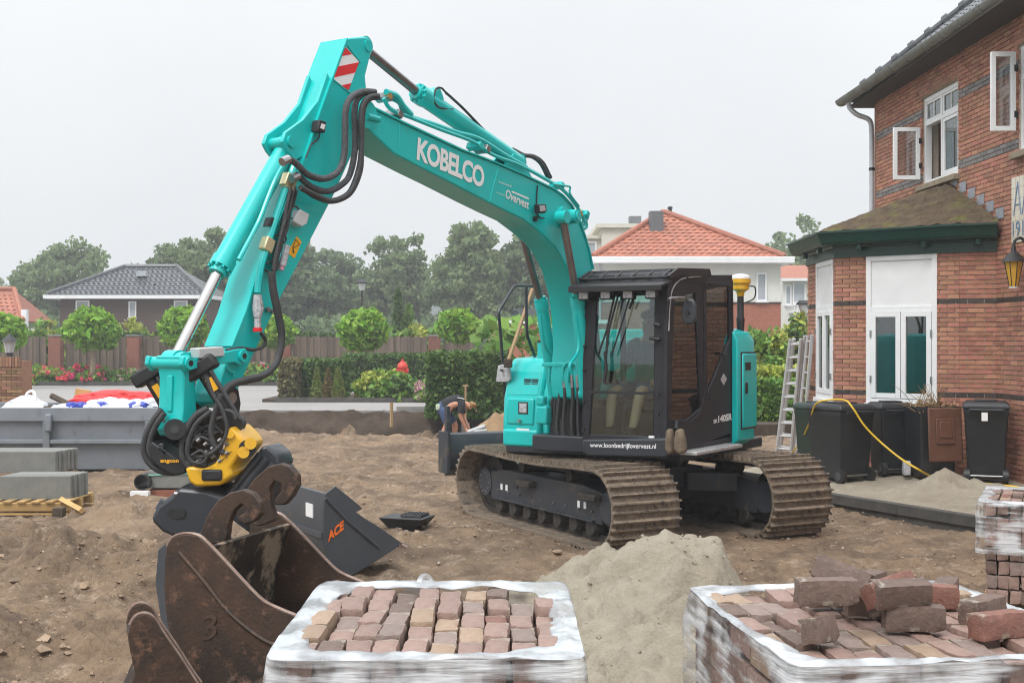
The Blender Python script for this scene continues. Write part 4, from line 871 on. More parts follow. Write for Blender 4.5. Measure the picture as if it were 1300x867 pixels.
# flats at the right of the villa
Y = 68; s = Y / FPX
f1_ = thing('white_flats', 'white flats with balcony and dull red roof between the villa and the bay', 'building', (X(1020), Y + 3, PLZ))
bx('wall', plaster, f1_, ((X(996) + X(1060)) / 2, Y + 3.5, (Z(354) + PLZ) / 2), (X(1060) - X(996), 6, Z(354) - PLZ)); MB().add([(X(992), Y, Z(354)), (X(1070), Y, Z(354)), (X(1070), Y + 4, Z(331)), (X(1000), Y + 4, Z(331))], [(0, 1, 2, 3)]).build('roof', tilered, f1_)
bx('eave', white, f1_, ((X(992) + X(1070)) / 2, Y + .1, Z(355)), (X(1070) - X(992), .4, .15))
window_part(f1_, (X(1017), Y + .46, Z(372)), .7, 1.2, farglass); window_part(f1_, (X(1003), Y + .46, Z(374)), .35, 1.1, farglass)
bl_ = bx('balcony', white, f1_, (X(1022), Y - .1, Z(396)), (1.6, 1.1, .12))
for k in range(9): bx('baluster', white, bl_, (X(1022) - .72 + k * .18, Y - .6, Z(390)), (.03, .03, .5))
bx('handrail', white, bl_, (X(1022), Y - .6, Z(384.5)), (1.6, .05, .06))
# blue and white works building far behind the trees
Y = 125; s = Y / FPX
b1 = thing('blue_works_building', 'pale blue and white works building glimpsed between the far trees', 'building', (X(500), Y + 5, PLZ))
bx('wall', bluewall, b1, ((X(350) + X(640)) / 2, Y + 5, (Z(372) + PLZ) / 2), (X(640) - X(350), 10, Z(372) - PLZ)); bx('upper_storey', plaster, b1, ((X(535) + X(645)) / 2, Y + 6, (Z(350) + Z(372)) / 2), (X(645) - X(535), 8, Z(350) - Z(372)))
for px in (450, 478, 552, 574): window_part(b1, (X(px), Y - .06, Z(392)), 1.5, 2.0, farglass, .15)
# street lamps
def street_lamp(px, ptop, Y, label, zb=PLZ):
    s = Y / FPX; x = (px - CX) * s; z = CAMH + (HY - ptop) * s; r = thing('street_lamp', label, 'street lamp', (x, Y, zb), 'street lamps'); MB().tube([(x, Y, zb), (x, Y, zb + 1), (x, Y, z - .55)], [.09, .06, .05], 10).build('pole', black, r)
    MB().lathe((x, Y, z), [(.10, -.55), (.14, -.5), (.2, -.2)], 12).build('lens', mk('lamp_glass', (.6, .62, .62), rough=.2), r); MB().lathe((x, Y, z), [(.30, -.2), (.31, -.15), (.18, -.02), (.04, 0)], 14).build('cap', black, r)
street_lamp(459.5, 355, 62, 'black post-top street lamp rising behind the fence'); street_lamp(1020, 381, 52, 'black post-top street lamp before the white flats')
# red hydrant and a garden lantern
y_ = 45.5; hx = (511 - CX) / FPX * y_; hy = thing('red_hydrant', 'red enamel hydrant standing between the low hedges', 'hydrant', (hx, y_, PLZ))
MB().lathe((hx, y_, PLZ), [(.2, 0), (.2, .1), (.15, .15), (.15, .92), (.2, .94), (.2, 1.0), (.15, 1.1), (.06, 1.17), (.06, 1.24), (0.01, 1.25)], 14).build('barrel', redhyd, hy)
for sx in (-1, 1): MB().cyl((hx, y_, PLZ + .84), (hx + sx * .22, y_ - .05, PLZ + .84), .06, seg=12).build('nozzle', redp, hy)
y_ = 46; hx = (413 - CX) / FPX * y_; gl = thing('garden_lantern', 'small black garden lantern behind the low hedge', 'lantern', (hx, y_, PLZ)); MB().cyl((hx, y_, PLZ), (hx, y_, PLZ + .85), .035).build('post', black, gl); MB().lathe((hx, y_, PLZ + .85), [(.08, 0), (.11, .22)], 6).build('glass', lensm, gl); MB().lathe((hx, y_, PLZ + .85), [(.15, .22), (.05, .34), (.01, .36)], 6).build('cap', black, gl)
# brick pier with lantern at the left edge
px_ = Wp(6, 450, 27); pier = thing('brick_pier', 'buff brick garden pier with soldier course behind the skip', 'pier', (px_.x, 27, 0)); x1 = (28 - CX) / FPX * 27; x0 = x1 - 1.1; zt = CAMH - 16 / FPX * 27
core = bx('pier_core', brickbuff, pier, ((x0 + x1) / 2, 27.3, zt / 2 - .1), (x1 - x0 - .02, .58, zt - .05)); bm0 = {}
def pbrick(c, d):
    k = tuple(round(q, 2) for q in d)
    if k not in bm0: bm0[k] = MB().box((0, 0, 0), d).mesh('brick', brickbuff, 0)
    link('brick', bm0[k], core, c)
for r in range(20):
    z = zt - .30 - r * .068
    if z < .3: break
    for k in range(6):
        a = max(x0, x0 + (k - (.5 if r % 2 else 0)) * .222); b = min(x1, x0 + (k + 1 - (.5 if r % 2 else 0)) * .222 - .011)
        if b - a > .03: pbrick(((a + b) / 2, 27.0, z), (b - a, .03, .057))
for k in range(16): pbrick((x0 + .03 + k * .068, 27.0, zt - .14), (.057, .05, .21))
gl2 = thing('pier_lantern', 'black carriage lantern with clear panes on top of the brick pier', 'lantern', (px_.x, 27.3, zt)); lx = (5 - CX) / FPX * 27
MB().lathe((lx, 27.3, zt), [(.09, -.07), (.07, .03), (.10, .05)], 6).build('base', black, gl2); MB().lathe((lx, 27.3, zt), [(.09, .05), (.14, .30)], 6).build('glass', lensm, gl2); MB().lathe((lx, 27.3, zt), [(.19, .30), (.06, .42), (.02, .46)], 6).build('cap', black, gl2)

# ================================================================== THE EXCAVATOR
ex = thing('excavator', 'teal crawler excavator with black cab, dozer blade and raised boom on bare soil', 'excavator', EXC)
V_ = Vector((CB, -SB, 0))                                   # machine's left
def sideprism(px, xu, th, name, mat, parent, bevel=.0, at=None, **k):
    """outline traced on the lengthwise plane x = xu, given real thickness th towards the machine's right; 'at' moves it sideways"""
    q = [UP(p[0], p[1], xu) for p in px]; x = xu if at is None else at
    return MB().prism([U(x, y, z) for y, z in q], -V_ * th).build(name, mat, parent, bevel, **k)
def frontprism(px, yu, th, name, mat, parent, bevel=0, **k):
    q = [UF(p[0], p[1], yu) for p in px]; return MB().prism([U(x, yu, z) for x, z in q], Vector((SB, CB, 0)) * th).build(name, mat, parent, bevel, **k)
def hose(name, pts, xu, r, mat, parent, seg=8, n=6):
    """pts: (px, py[, xu])"""
    return tb(name, mat, parent, spline([UPW(p[0], p[1], p[2] if len(p) > 2 else xu) for p in pts], n), r, seg)
# ---- crawler tracks
RT, LT, WT, GT = .41, 3.64, .80, 1.0
def track_path(s):
    st = LT - 2 * RT; per = 2 * st + 2 * math.pi * RT; s %= per
    if s < st: return -st / 2 + s, 0.0, 0.0                                   # bottom run, moving +y
    s -= st
    if s < math.pi * RT: a = s / RT; return st / 2 + RT * math.sin(a), RT - RT * math.cos(a), a
    s -= math.pi * RT
    if s < st: t = s / st; return st / 2 - s, 2 * RT - .035 * math.sin(math.pi * t) ** 2, math.pi
    s -= st; a = s / RT; return -st / 2 - RT * math.sin(a), RT + RT * math.cos(a), math.pi + a
shoe = MB(); pt = .1655
prof = [(-.085, .028), (-.085, -.004), (-.078, -.046), (-.062, -.046), (-.054, -.004), (-.03, .002), (.0, .002), (.008, -.038), (.024, -.038), (.032, 0), (.06, .004), (.085, .008), (.085, .028)]
shoe.loft([[Vector((x, a, b)) for a, b in prof] for x in (-WT / 2, WT / 2)]); shoe_me = shoe.mesh('track_shoe', mudsteel, 25)
per = 2 * (LT - 2 * RT) + 2 * math.pi * RT; NS = int(per / pt)
for sx in (-1, 1):
    xc = sx * GT
    m = MB(); loops = []
    for i in range(90):
        y, z, a = track_path(i / 90 * per); nz = Vector((0, -math.sin(a) * -1, math.cos(a)))
        c = Vector((0, y, z)); inn = Vector((0, -math.sin(a), math.cos(a)))
        loops.append([T(xc + q, *(c + inn * d)[1:]) for q, d in ((-.11, .032), (.11, .032), (.11, .10), (-.11, .10))])
    m.loft(loops + [loops[0]], cap=False); trk = m.build('crawler_track', trackdark, ex)
    for i in range(NS):
        y, z, a = track_path(i * per / NS); o = link('track_shoe', shoe_me, trk, T(xc, y, z)); o.rotation_euler = (Matrix.Rotation(TH, 3, 'Z') @ Matrix.Rotation(a, 3, 'X')).to_euler()
    fr_ = MB().prism([T(xc - .19, -1.28, .22), T(xc - .19, 1.28, .22), T(xc - .19, 1.28, .55), T(xc - .19, .9, .60), T(xc - .19, -.9, .60), T(xc - .19, -1.28, .55)], T(.38, 0, 0) - T(0, 0, 0)).build('track_frame', framep, ex, bevel=.012)
    for e, r_ in ((-1.42, .30), (1.42, .31)):
        w = MB().cyl(T(xc - .09, e, RT), T(xc + .09, e, RT), r_, seg=28).build('idler' if e < 0 else 'sprocket', trackdark, ex)
        MB().cyl(T(xc - .2, e, RT), T(xc + .2, e, RT), .17, seg=20).build('hub', framep, w)
        if e > 0:
            for k in range(10):
                b = k * .628; c = T(xc, e + math.cos(b) * .19, RT + math.sin(b) * .19); MB().cyl(T(xc - .21, e + math.cos(b) * .12, RT + math.sin(b) * .12), T(xc + .21, e + math.cos(b) * .12, RT + math.sin(b) * .12), .014, seg=6).build('bolt', steel, w)
    for k in range(7):
        y = -1.05 + k * .35; ro = MB().lathe((0, 0, 0), [(.05, -.2), (.085, -.2), (.095, -.17), (.095, -.1), (.07, -.08), (.07, .08), (.095, .1), (.095, .17), (.085, .2), (.05, .2)], 16, lambda a, b, c: T(xc + c, y + a, .17 + b)).build('track_roller', trackdark, ex)
    for y in (-.55, .55): MB().cyl(T(xc - .16, y, .66), T(xc + .16, y, .66), .07).build('carrier_roller', trackdark, ex)
    so_ = xc + sx * .192
    for y in (-1.12, .3): bx('step_bracket', trackdark, fr_, (so_ + sx * .05, y, .50), (.10, .34, .07), T, bevel=.01)
    g_ = bx('track_guard', framep, fr_, (so_ + sx * .02, 0, .25), (.05, 2.3, .02), T)
    bx('tie_hole', black, fr_, (so_ + sx * .003, .62, .44), (.012, .10, .07), T)
    for y in (-.95, -.82, .85, .98): bx('decal', whitev, fr_, (so_ + sx * .004, y, .39), (.006, .05, .07), T)
    for k in range(9): MB().cyl(T(so_ - sx * .01, -1.1 + k * .27, .345), T(so_ + sx * .02, -1.1 + k * .27, .345), .013, seg=6).build('bolt', steel, fr_)
# ---- car body, slew ring, dozer blade
cb_ = MB()
cb_.prism([T(-.62, -.55, .45), T(.62, -.55, .45), T(.62, .55, .45), T(-.62, .55, .45)], (0, 0, .24))
for sx in (-1, 1):
    for sy in (-1, 1): cb_.prism([T(sx * .35, sy * .25, .42), T(sx * .35, sy * .62, .42), T(sx * .85, sy * .95, .42), T(sx * .85, sy * .5, .42)], (0, 0, .22))
cb_.build('car_body', framep, ex, bevel=.015)
MB().lathe((EXC.x, EXC.y, 0), [(.56, .68), (.58, .70), (.58, .78), (.52, .80), (.52, .86)], 40).build('slew_ring', black, ex)
bl = MB(); bp = [(2.62, .43), (2.52, .45), (2.44, .62), (2.44, .75), (2.50, .91), (2.58, .93), (2.56, .90), (2.50, .75), (2.50, .63), (2.58, .47)]
bl.loft([[T(x, y, z) for y, z in bp] for x in (-1.20, 1.20)]); blade = bl.build('dozer_blade', framep, ex, bevel=.006)
for sx in (-1, 1):
    bx('blade_end', framep, blade, (sx * 1.225, 2.56, .68), (.05, .28, .54), T, bevel=.008)
    bx('blade_wing', framep, blade, (sx * 1.225, 2.47, 1.11), (.05, .08, .34), T, bevel=.006)
    MB().prism([T(sx * .5, 1.5, .36), T(sx * .62, 1.5, .36), T(sx * .62, 2.46, .55), T(sx * .5, 2.46, .55)], (0, 0, .18)).build('blade_arm', framep, ex, bevel=.01)
bx('cutting_edge', steel, blade, (0, 2.60, .42), (2.4, .03, .10), T)
# ---- upper carriage
bx('deck', darkp, ex, (0, .15, .91), (2.2, 2.3, .12), U, bevel=.02)
cwp = []
for t in np.linspace(-62, 62, 25): a = R(t); cwp.append((1.46 * math.sin(a), 1.46 * math.cos(a)))
cw2 = [(-1.19, .30)] + [(max(-1.19, min(1.19, x)), y) for x, y in cwp] + [(1.19, .30)]
cwm = MB()
def ring_at(z, inset): return [U(x * (1 - inset / 1.3), y - inset * (1 if y > .4 else 0), z) for x, y in cw2]
cwm.loft([ring_at(.93, .08), ring_at(.99, .0), ring_at(2.12, .0), ring_at(2.22, .05), ring_at(2.26, .16)]); cwt = cwm.build('counterweight', teal, ex, bevel=.015)
dpx = [(948, 448), (958, 440), (961, 536), (949, 528)]
bx('engine_hood', teal, ex, (-.05, .25, 1.55), (1.5, .9, 1.2), U, bevel=.05)
sd_ = bx('service_door', teal, cwt, (1.20, .62, 1.55), (.03, .42, .85), U, bevel=.02)
bx('door_seal', black, cwt, (1.189, .62, 1.55), (.02, .46, .89), U, bevel=.02); bx('door_latch', black, sd_, (1.215, .50, 1.58), (.02, .07, .13), U, bevel=.01); bx('door_decal', black, sd_, (1.216, .55, 1.83), (.006, .16, .09), U)
tb('grab_rail', black, cwt, [U(1.0, .55, 2.24), U(1.0, .55, 2.34), U(.7, .9, 2.34), U(.7, .9, 2.24)], .015)
# receiver on a mast
mp_ = U(1.07, .68, 2.22); gn = MB().tube([mp_, mp_ + Vector((0, 0, .16)), mp_ + Vector((0, 0, .18)), mp_ + Vector((0, 0, .42))], [.04, .05, .04, .038], 12).build('receiver_mast', black, ex)
MB().lathe(mp_ + Vector((0, 0, .42)), [(.04, 0), (.05, .05), (.10, .08), (.10, .13), (.12, .15), (.12, .2)], 14).build('receiver_body', yellow, gn); MB().lathe(mp_ + Vector((0, 0, .62)), [(.12, 0), (.115, .03), (.06, .055), (.005, .06)], 16).build('receiver_dome', white, gn)
tb('receiver_cable', black, gn, spline([mp_ + Vector((.10, 0, .54)), mp_ + Vector((.17, 0, .52)), mp_ + Vector((.16, 0, .40)), mp_ + Vector((.05, 0, .34))]), .009, 6)
# ---- right-hand housing (tank and tool box)
hp = [(-.95, .90), (-.99, 1.0), (-.99, 1.20), (-.97, 1.47), (-.84, 1.84), (-.76, 1.92), (.35, 1.98), (.35, .90)]
tk = MB().prism([U(-1.15, y, z) for y, z in hp], V_ * .50).build('tank_housing', teal, ex, bevel=.035)
sp = [(-.93, .90), (-.95, 1.45), (-.80, 1.82), (-.72, 1.88), (.30, 1.9), (.30, .90)]
MB().prism([U(-.655, y, z) for y, z in sp], V_ * .10).build('inner_side_panel', teal, ex, bevel=.03)
for k in range(7):
    bx('side_vent', black, tk, (-.551, -.78 + .0 * k, 1.10 + .045 * k), (.006, .10, .018), U)
    bx('side_vent', black, tk, (-.551, -.64, 1.10 + .045 * k), (.006, .10, .018), U)
bx('lower_cover', teal, tk, (-.90, -.985, 1.02), (.47, .06, .20), U, bevel=.03)
tdr = bx('tool_door', teal, tk, (-.90, -.985, 1.32), (.36, .035, .30), U, bevel=.03); bx('work_lamp', lensm, tdr, (-.86, -1.004, 1.36), (.10, .012, .11), U, bevel=.01); bx('lamp_bezel', black, tdr, (-.86, -1.001, 1.36), (.135, .012, .14), U, bevel=.015)
MB().cyl(U(-.9, -1.0, 1.215), U(-.9, -1.03, 1.215), .02, seg=10).build('lock', steel, tdr); bx('label', whitev, tdr, (-.86, -1.006, 1.10), (.17, .005, .06), U); bx('label', whitev, tk, (-.553 + .004, -.75, .97), (.004, .13, .08), U)
for k in range(4):
    for q in range(2): bx('grille_slot', black, tk, (-.86 + q * .10, -.905, 1.60 + k * .026), (.085, .03, .012), U, rot=Matrix.Rotation(R(-19), 3, 'X'))
bx('recess_panel', teal, tk, (-.90, -.905, 1.64), (.42, .02, .30), U, rot=Matrix.Rotation(R(-19), 3, 'X'), bevel=.01)
MB().cyl(U(-.85, -.55, 1.93), U(-.85, -.55, 2.10), .085, seg=16).build('filler_neck', teal, tk); MB().cyl(U(-.85, -.55, 2.10), U(-.85, -.55, 2.12), .088, seg=16).build('filler_cap', black, tk)
rail = spline([UPW(643, 540, -1.2), UPW(641, 500, -1.2), UPW(636, 430, -1.2), UPW(633, 398, -1.2)], 4) + spline([UPW(634, 394, -1.2), UPW(651, 366, -1.2), UPW(655, 363, -1.2)], 4) + [UPW(677, 363, -1.16)]
tb('hand_rail', darkp, tk, rail, .018, 8)
tb('hand_rail', darkp, tk, spline([UPW(668, 363, -1.0), UPW(669, 420, -1.0), UPW(673, 436, -1.0), UPW(680, 455, -1.0)], 5), .018, 8)
frontprism([(632, 464), (646, 461), (648, 482), (644, 485), (629, 485)], -.95, .04, 'wing_mirror', lensm, tk, bevel=.01)
MB().cyl(UPW(641, 470, -1.2), UPW(636, 470, -1.15), .012).build('mirror_stay', black, tk)
# ---- boom
XN, XFAR = -.05, -.38; BTH = XN - XFAR
top_ = [(465, 134), (510, 156), (540, 170), (585, 191), (625, 206), (665, 223), (701, 240), (714, 249), (725, 261), (734, 279), (741, 298), (747, 318), (752, 342), (757, 380), (762, 430), (765, 480)]
bot_ = [(760, 508), (745, 515), (734, 505), (732, 480), (735, 440), (733, 402), (729, 372), (721, 343), (713, 327), (705, 313), (688, 297), (665, 279), (640, 267), (616, 255), (572, 232), (540, 216), (500, 195), (463, 160)]
boom = sideprism(top_ + bot_, XN, BTH, 'boom', teal, ex, bevel=.012)
# proud top and bottom flanges, weld seams, bosses
tq = [UP(a, b, XN) for a, b in top_[:13]]
fl = MB(); loops = []
for i, (y, z) in enumerate(tq):
    y2, z2 = tq[min(i + 1, len(tq) - 1)]; y1, z1 = tq[max(i - 1, 0)]; n = Vector((-(z2 - z1), y2 - y1)).normalized(); n = n if n.y > 0 else -n
    loops.append([U(XN + .018, y, z), U(XN + .018, y + n.x * .014, z + n.y * .014), U(XFAR - .018, y + n.x * .014, z + n.y * .014), U(XFAR - .018, y, z)])
fl.loft(loops).build('boom_flange', teal, boom)
for (a, b) in (((507, 156), (506, 197)), ((633, 210), (621, 257)), ((727, 397), (741, 398))): tb('weld_seam', teal, boom, [UPW(*a, XN + .002), UPW(*b, XN + .002)], .006, 6)
c = UPW(713, 276, XN); MB().cyl(c - V_ * .02, c + V_ * .05, .115, seg=24).build('pin_boss', teal, boom); MB().cyl(c, c + V_ * .20, .075, seg=20).build('cylinder_pin', teal, boom); MB().cyl(c + V_ * .2, c + V_ * .215, .05, seg=12).build('pin_cap', teal, boom)
c = UPW(476, 150, XN); bx('pivot_lock', teal, boom, c, (.05, .05, .05)); MB().cyl(UPW(462, 146, XN), UPW(462, 146, XN) + V_ * .045, .12, seg=24).build('pivot_boss', teal, boom); MB().cyl(UPW(466, 148, XN + .05), UPW(481, 152, XN + .05), .028, seg=12).build('pivot_lock_pin', teal, boom)
# lettering
xt_ = XN + .003
def tx3(bl, br, tl): return UPW(*bl, xt_), UPW(*br, xt_), UPW(*tl, xt_)
text('maker_lettering', 'KOBELCO', *tx3((528.5, 203), (613.5, 240), (530.5, 174)), whitev, boom, bold=.035, space=.93)
text('owner_lettering', 'Overvest', *tx3((641, 251), (670.5, 266), (642.5, 240)), whitev, boom, bold=.02)
text('owner_lettering', 'Loonbedrijf', *tx3((633.5, 233), (649, 239), (633.7, 229.5)), whitev, boom); text('owner_lettering', 'Loon en grondverzet', *tx3((630, 245.5), (641, 250), (630.2, 243.3)), whitev, boom)
bx('owner_stripe', whitev, boom, (0, 0, 0), (.001, .001, .001)) if 0 else None
sideprism([(650, 242.5), (671.5, 251.5), (671.3, 253.5), (649.8, 244.5)], XN + .003, .002, 'owner_stripe', whitev, boom)
# work lamp on the boom, with its cable
c = UPW(689, 267, XN); lb = MB().box((0, 0, 0), (.02, .02, .02)); wlp = sideprism([(684, 259.5), (693.5, 259.5), (694.5, 268), (692, 271), (685, 270.5)], XN + .10, .06, 'work_lamp', black, boom, bevel=.006); sideprism([(685.5, 261), (692, 261), (693, 267.5), (686, 268.5)], XN + .104, .01, 'lamp_lens', lensm, wlp)
tb('lamp_cable', black, boom, spline([UPW(682.5, 236, XN + .01), UPW(681.5, 250, XN + .01), UPW(681.5, 268, XN + .01), UPW(685, 276, XN + .01), UPW(691, 277, XN + .02)]), .008, 6)
MB().cyl(UPW(678, 278, XN), UPW(678, 278, XN) + V_ * .03, .03, seg=10).build('cable_clip', black, boom)
# pipes along the boom's top
def pipe(name, pts, r, mat, xu, parent=boom, n=5): return hose(name, pts, xu, r, mat, parent, 8, n)
for dx, dy, r in ((0, -2, .018), (-.07, -3, .014), (-.14, -3, .016), (-.24, -2, .018)):
    pipe('hydraulic_pipe', [(487, 127 + dy), (496, 141 + dy), (520, 151 + dy), (560, 167 + dy), (600, 182 + dy), (626, 199 + dy), (660, 212 + dy), (700, 234 + dy), (714, 243 + dy), (726, 256 + dy), (737, 272 + dy), (742, 284 + dy)], r, teal, XN + dx)
pipe('hydraulic_pipe', [(496, 125), (507, 131), (512, 143), (526, 150), (552, 158), (580, 168), (608, 176), (640, 196), (668, 212)], .02, teal, XN - .05)
pipe('hydraulic_pipe', [(490, 117), (503, 122), (512, 135), (522, 146)], .028, teal, XN + .0)
for (a, b) in ((487, 124), (500, 146), (603, 186), (612, 190), (707, 236), (739, 272)): bx('pipe_clamp', steel if a in (487, 612, 500) else teal, boom, UPW(a, b, XN - .06), (.16, .07, .06), rot=Matrix.Rotation(-BETA, 3, 'Z') @ Matrix.Rotation(R(-25), 3, 'X'), bevel=.006)
for (a, b) in ((492, 119), (735, 268)): MB().cyl(UPW(a, b, XN), UPW(a + 2, b + 6, XN), .03).build('brass_fitting', mk('brass', (.6, .36, .1), rough=.35, metal=.6) if 'brass' not in MATS else MATS['brass'], boom)
for k in range(3): pipe('hydraulic_pipe', [(736 + k, 268), (742 + k * 2, 276), (745 - k * 2, 287 - k * 3), (740 - k * 2, 291 - k * 4), (738 - k * 2, 284 - k * 3)], .017, teal, XN - .1 + .03 * k)
pipe('pipe_guard', [(702, 234), (718, 236), (724, 238), (723.5, 246), (735, 262)], .012, teal, XN + .02, n=3)
for dx, q in ((0, 0), (-.10, 3)): pipe('arm_cylinder_hose', [(648 + q, 190), (662 + q, 197), (675 + q, 199), (686 + q, 207), (694 + q, 222), (696 + q, 226)], .022, rubber, -.2 + dx)
pipe('arm_cylinder_hose', [(566, 118), (574, 125), (590, 140), (612, 163), (630, 180), (648, 190)], .013, rubber, -.16); pipe('sensor_cable', [(575, 139), (558, 137), (551, 128), (553, 114), (560, 112), (567, 119)], .010, rubber, -.14)
# ---- arm (stick)
XA = -.09; ATH = .25
af = [(445, 48), (440, 50), (430, 76), (420, 104), (406, 143), (390, 191), (371, 240), (348, 296), (325, 352), (311, 398), (294, 440), (281, 478), (276, 500), (278, 512), (286, 519), (296, 516), (302, 505), (304, 489)]
ar = [(353, 385), (424, 248), (461, 166), (469, 142), (466, 118), (464, 97), (470, 73), (474, 60), (472, 51), (465, 47)]
arm = sideprism(af + ar, XA, ATH, 'arm', teal, ex, bevel=.012)
fq = [UP(a, b, XA) for a, b in af[1:11]]; fl = MB(); loops = []
for y, z in fq: loops.append([U(XA + .02, y, z), U(XA + .02, y - .016, z + .004), U(XA - ATH - .02, y - .016, z + .004), U(XA - ATH - .02, y, z)])
fl.loft(loops).build('arm_flange', teal, arm)
for at_ in (XA - .01, XA - ATH + .045): sideprism([(417, 92), (405, 128), (386, 152), (364, 168), (360, 180), (365, 190), (376, 204), (388, 197), (402, 160), (422, 104)], XA, .035, 'cylinder_ear', teal, arm, bevel=.006, at=at_)
c = UPW(370, 180, XA); MB().cyl(c + V_ * .01, c - V_ * (ATH + .01), .045, seg=16).build('cylinder_pin', teal, arm)
c = UPW(467, 58, XA); MB().cyl(c + V_ * .012, c - V_ * (ATH + .012), .05, seg=20).build('cylinder_pin', teal, arm)
# hazard striping on the side of the arm head
strip = [(441, 60), (454, 80), (443, 112), (428, 98)]
q0 = [(441.5, 61), (434, 77), (425, 97.5)]; 
def lerp2(a, b, t): return (a[0] + (b[0] - a[0]) * t, a[1] + (b[1] - a[1]) * t)
Lf, Rt = [(438.8, 61), (424.5, 99.5)], [(455.5, 80.5), (442, 114.5)]
sideprism([(438.8, 60), (456, 79), (442.5, 115), (424, 101)], XA + .003, .003, 'hazard_panel', whitev, arm)
for poly in ([(438.8, 60.3), (447, 69.2), (434, 71.5)], [(428.3, 85), (456, 79.3), (451, 92.5), (424, 98.6)], [(433, 108.8), (446.3, 105.8), (442.6, 114.8)]): sideprism(poly, XA + .006, .003, 'hazard_stripe', redp, arm)
for a, b in (((424, 102), (445, 119)), ((441, 58), (458, 80)), ((440, 52), (390, 190))): tb('weld_seam', teal if a != (440, 52) else alu, arm, [UPW(*a, XA + .004), UPW(*b, XA + .004)], .005, 6)
# boxes, sticker and valves on the arm
def armbox(px, out, th, name, mat, bevel=.008, par=None): return sideprism(px, XA + out, th, name, mat, par or arm, bevel=bevel)
b_ = armbox([(406, 152), (415, 155), (413, 169), (404, 167)], .08, .08, 'sensor_box', black); armbox([(408.5, 157), (413.5, 158.5), (411.5, 165), (407, 163)], .083, .004, 'sensor_label', whitev, 0, b_); tb('sensor_cable', rubber, arm, spline([UPW(406, 168, XA + .04), UPW(404, 177, XA + .02), UPW(395, 184, XA + .02), UPW(388, 200, XA + .02)]), .007, 6)
armbox([(376, 273), (382, 266), (393, 272), (390, 284), (384, 288), (373, 281)], .09, .09, 'junction_box', mk('pale_grey_box', (.62, .63, .64), rough=.5)); armbox([(344, 276), (351, 276), (348, 287), (340, 288)], .06, .06, 'sensor_box', black)
st_ = armbox([(377, 300), (383, 307), (374, 328), (365, 321)], .004, .003, 'warning_sticker', stickery, 0); armbox([(375.5, 304), (380.5, 310.5), (372, 315.5)], .006, .002, 'warning_symbol', stickery, 0, st_)
for a, b in (((375.5, 304), (380.5, 310.5)), ((380.5, 310.5), (371.5, 315.5)), ((371.5, 315.5), (375.5, 304)), ((371, 318), (374, 321)), ((373, 316), (372.5, 322))): tb('warning_mark', black, st_, [UPW(*a, XA + .008), UPW(*b, XA + .008)], .003, 4)
for (a, b) in ((367, 233), (339, 311), (365, 230)): bx('pipe_clamp', mk('zinc_yellow', (.62, .55, .34), rough=.4, metal=.5) if 'zinc_yellow' not in MATS else MATS['zinc_yellow'], arm, UPW(a, b, XA + .05), (.07, .09, .11), rot=Matrix.Rotation(-BETA, 3, 'Z') @ Matrix.Rotation(R(-25), 3, 'X'), bevel=.008)
for pts, r in (([(376, 205), (366, 232), (352, 272), (340, 310), (331, 340), (327, 372)], .028), ([(362, 206), (350, 228), (340, 252), (330, 278), (318, 302), (303, 330)], .018), ([(373, 247), (371, 262), (366, 285), (360, 310), (345, 352)], .014)): hose('hydraulic_pipe', pts, XA + .05, r, teal, arm)
rnd = random.Random(4)
for k in range(9):
    a0 = [(373, 240), (367, 262), (361, 290), (353, 318), (348, 345)]; hose('arm_cable', [(a + rnd.uniform(-4, 4), b + rnd.uniform(-3, 3)) for a, b in a0], XA + .05 + .006 * k, rnd.choice([.008, .011, .014]), rubber, arm)
for c0 in ((366, 266), (349, 300), (338, 335)): hose('cable_loop', [(c0[0], c0[1]), (c0[0] + 9, c0[1] - 4), (c0[0] + 14, c0[1] + 4), (c0[0] + 6, c0[1] + 12), (c0[0] - 4, c0[1] + 6)], XA + .06, .008, rubber, arm)
va = MB().tube([UPW(364, 312, XA + .06), UPW(358, 338, XA + .06)], .03, 10).build('quick_valve', lensm, arm); MB().tube([UPW(358, 338, XA + .06), UPW(357, 343, XA + .06)], .02, 10).build('valve_cap', mk('pink_cap', (.7, .35, .45), rough=.5), va)
va = MB().tube([UPW(327, 374, XA + .06), UPW(328, 392, XA + .06), UPW(327, 404, XA + .06)], [.03, .045, .028], 10).build('quick_valve', lensm, arm); MB().tube([UPW(327, 416, XA + .06), UPW(327, 421, XA + .06)], .035, 10).build('valve_cap', redp, va); MB().tube([UPW(327, 404, XA + .06), UPW(327, 416, XA + .06)], .025, 10).build('valve_neck', lensm, va)
hose('control_hose', [(331, 423), (337, 432), (334, 440), (322, 444), (305, 442), (287, 445)], XA + .05, .013, rubber, arm)
armbox([(252, 442), (284, 440), (286, 452), (254, 455)], .10, .09, 'grey_sensor_box', mk('sensor_grey', (.5, .51, .51), rough=.5)); tb('bent_rod', teal, arm, spline([UPW(289, 461, XA + .02), UPW(290, 470, XA + .02), UPW(297, 474, XA + .02), UPW(296, 478, XA + .02)]), .008, 6)
for a, b in ((344, 395), (338, 393)): MB().cyl(UPW(a, b, XA), UPW(a, b, XA) + V_ * .03, .02, seg=8).build('bolt', steel, arm)
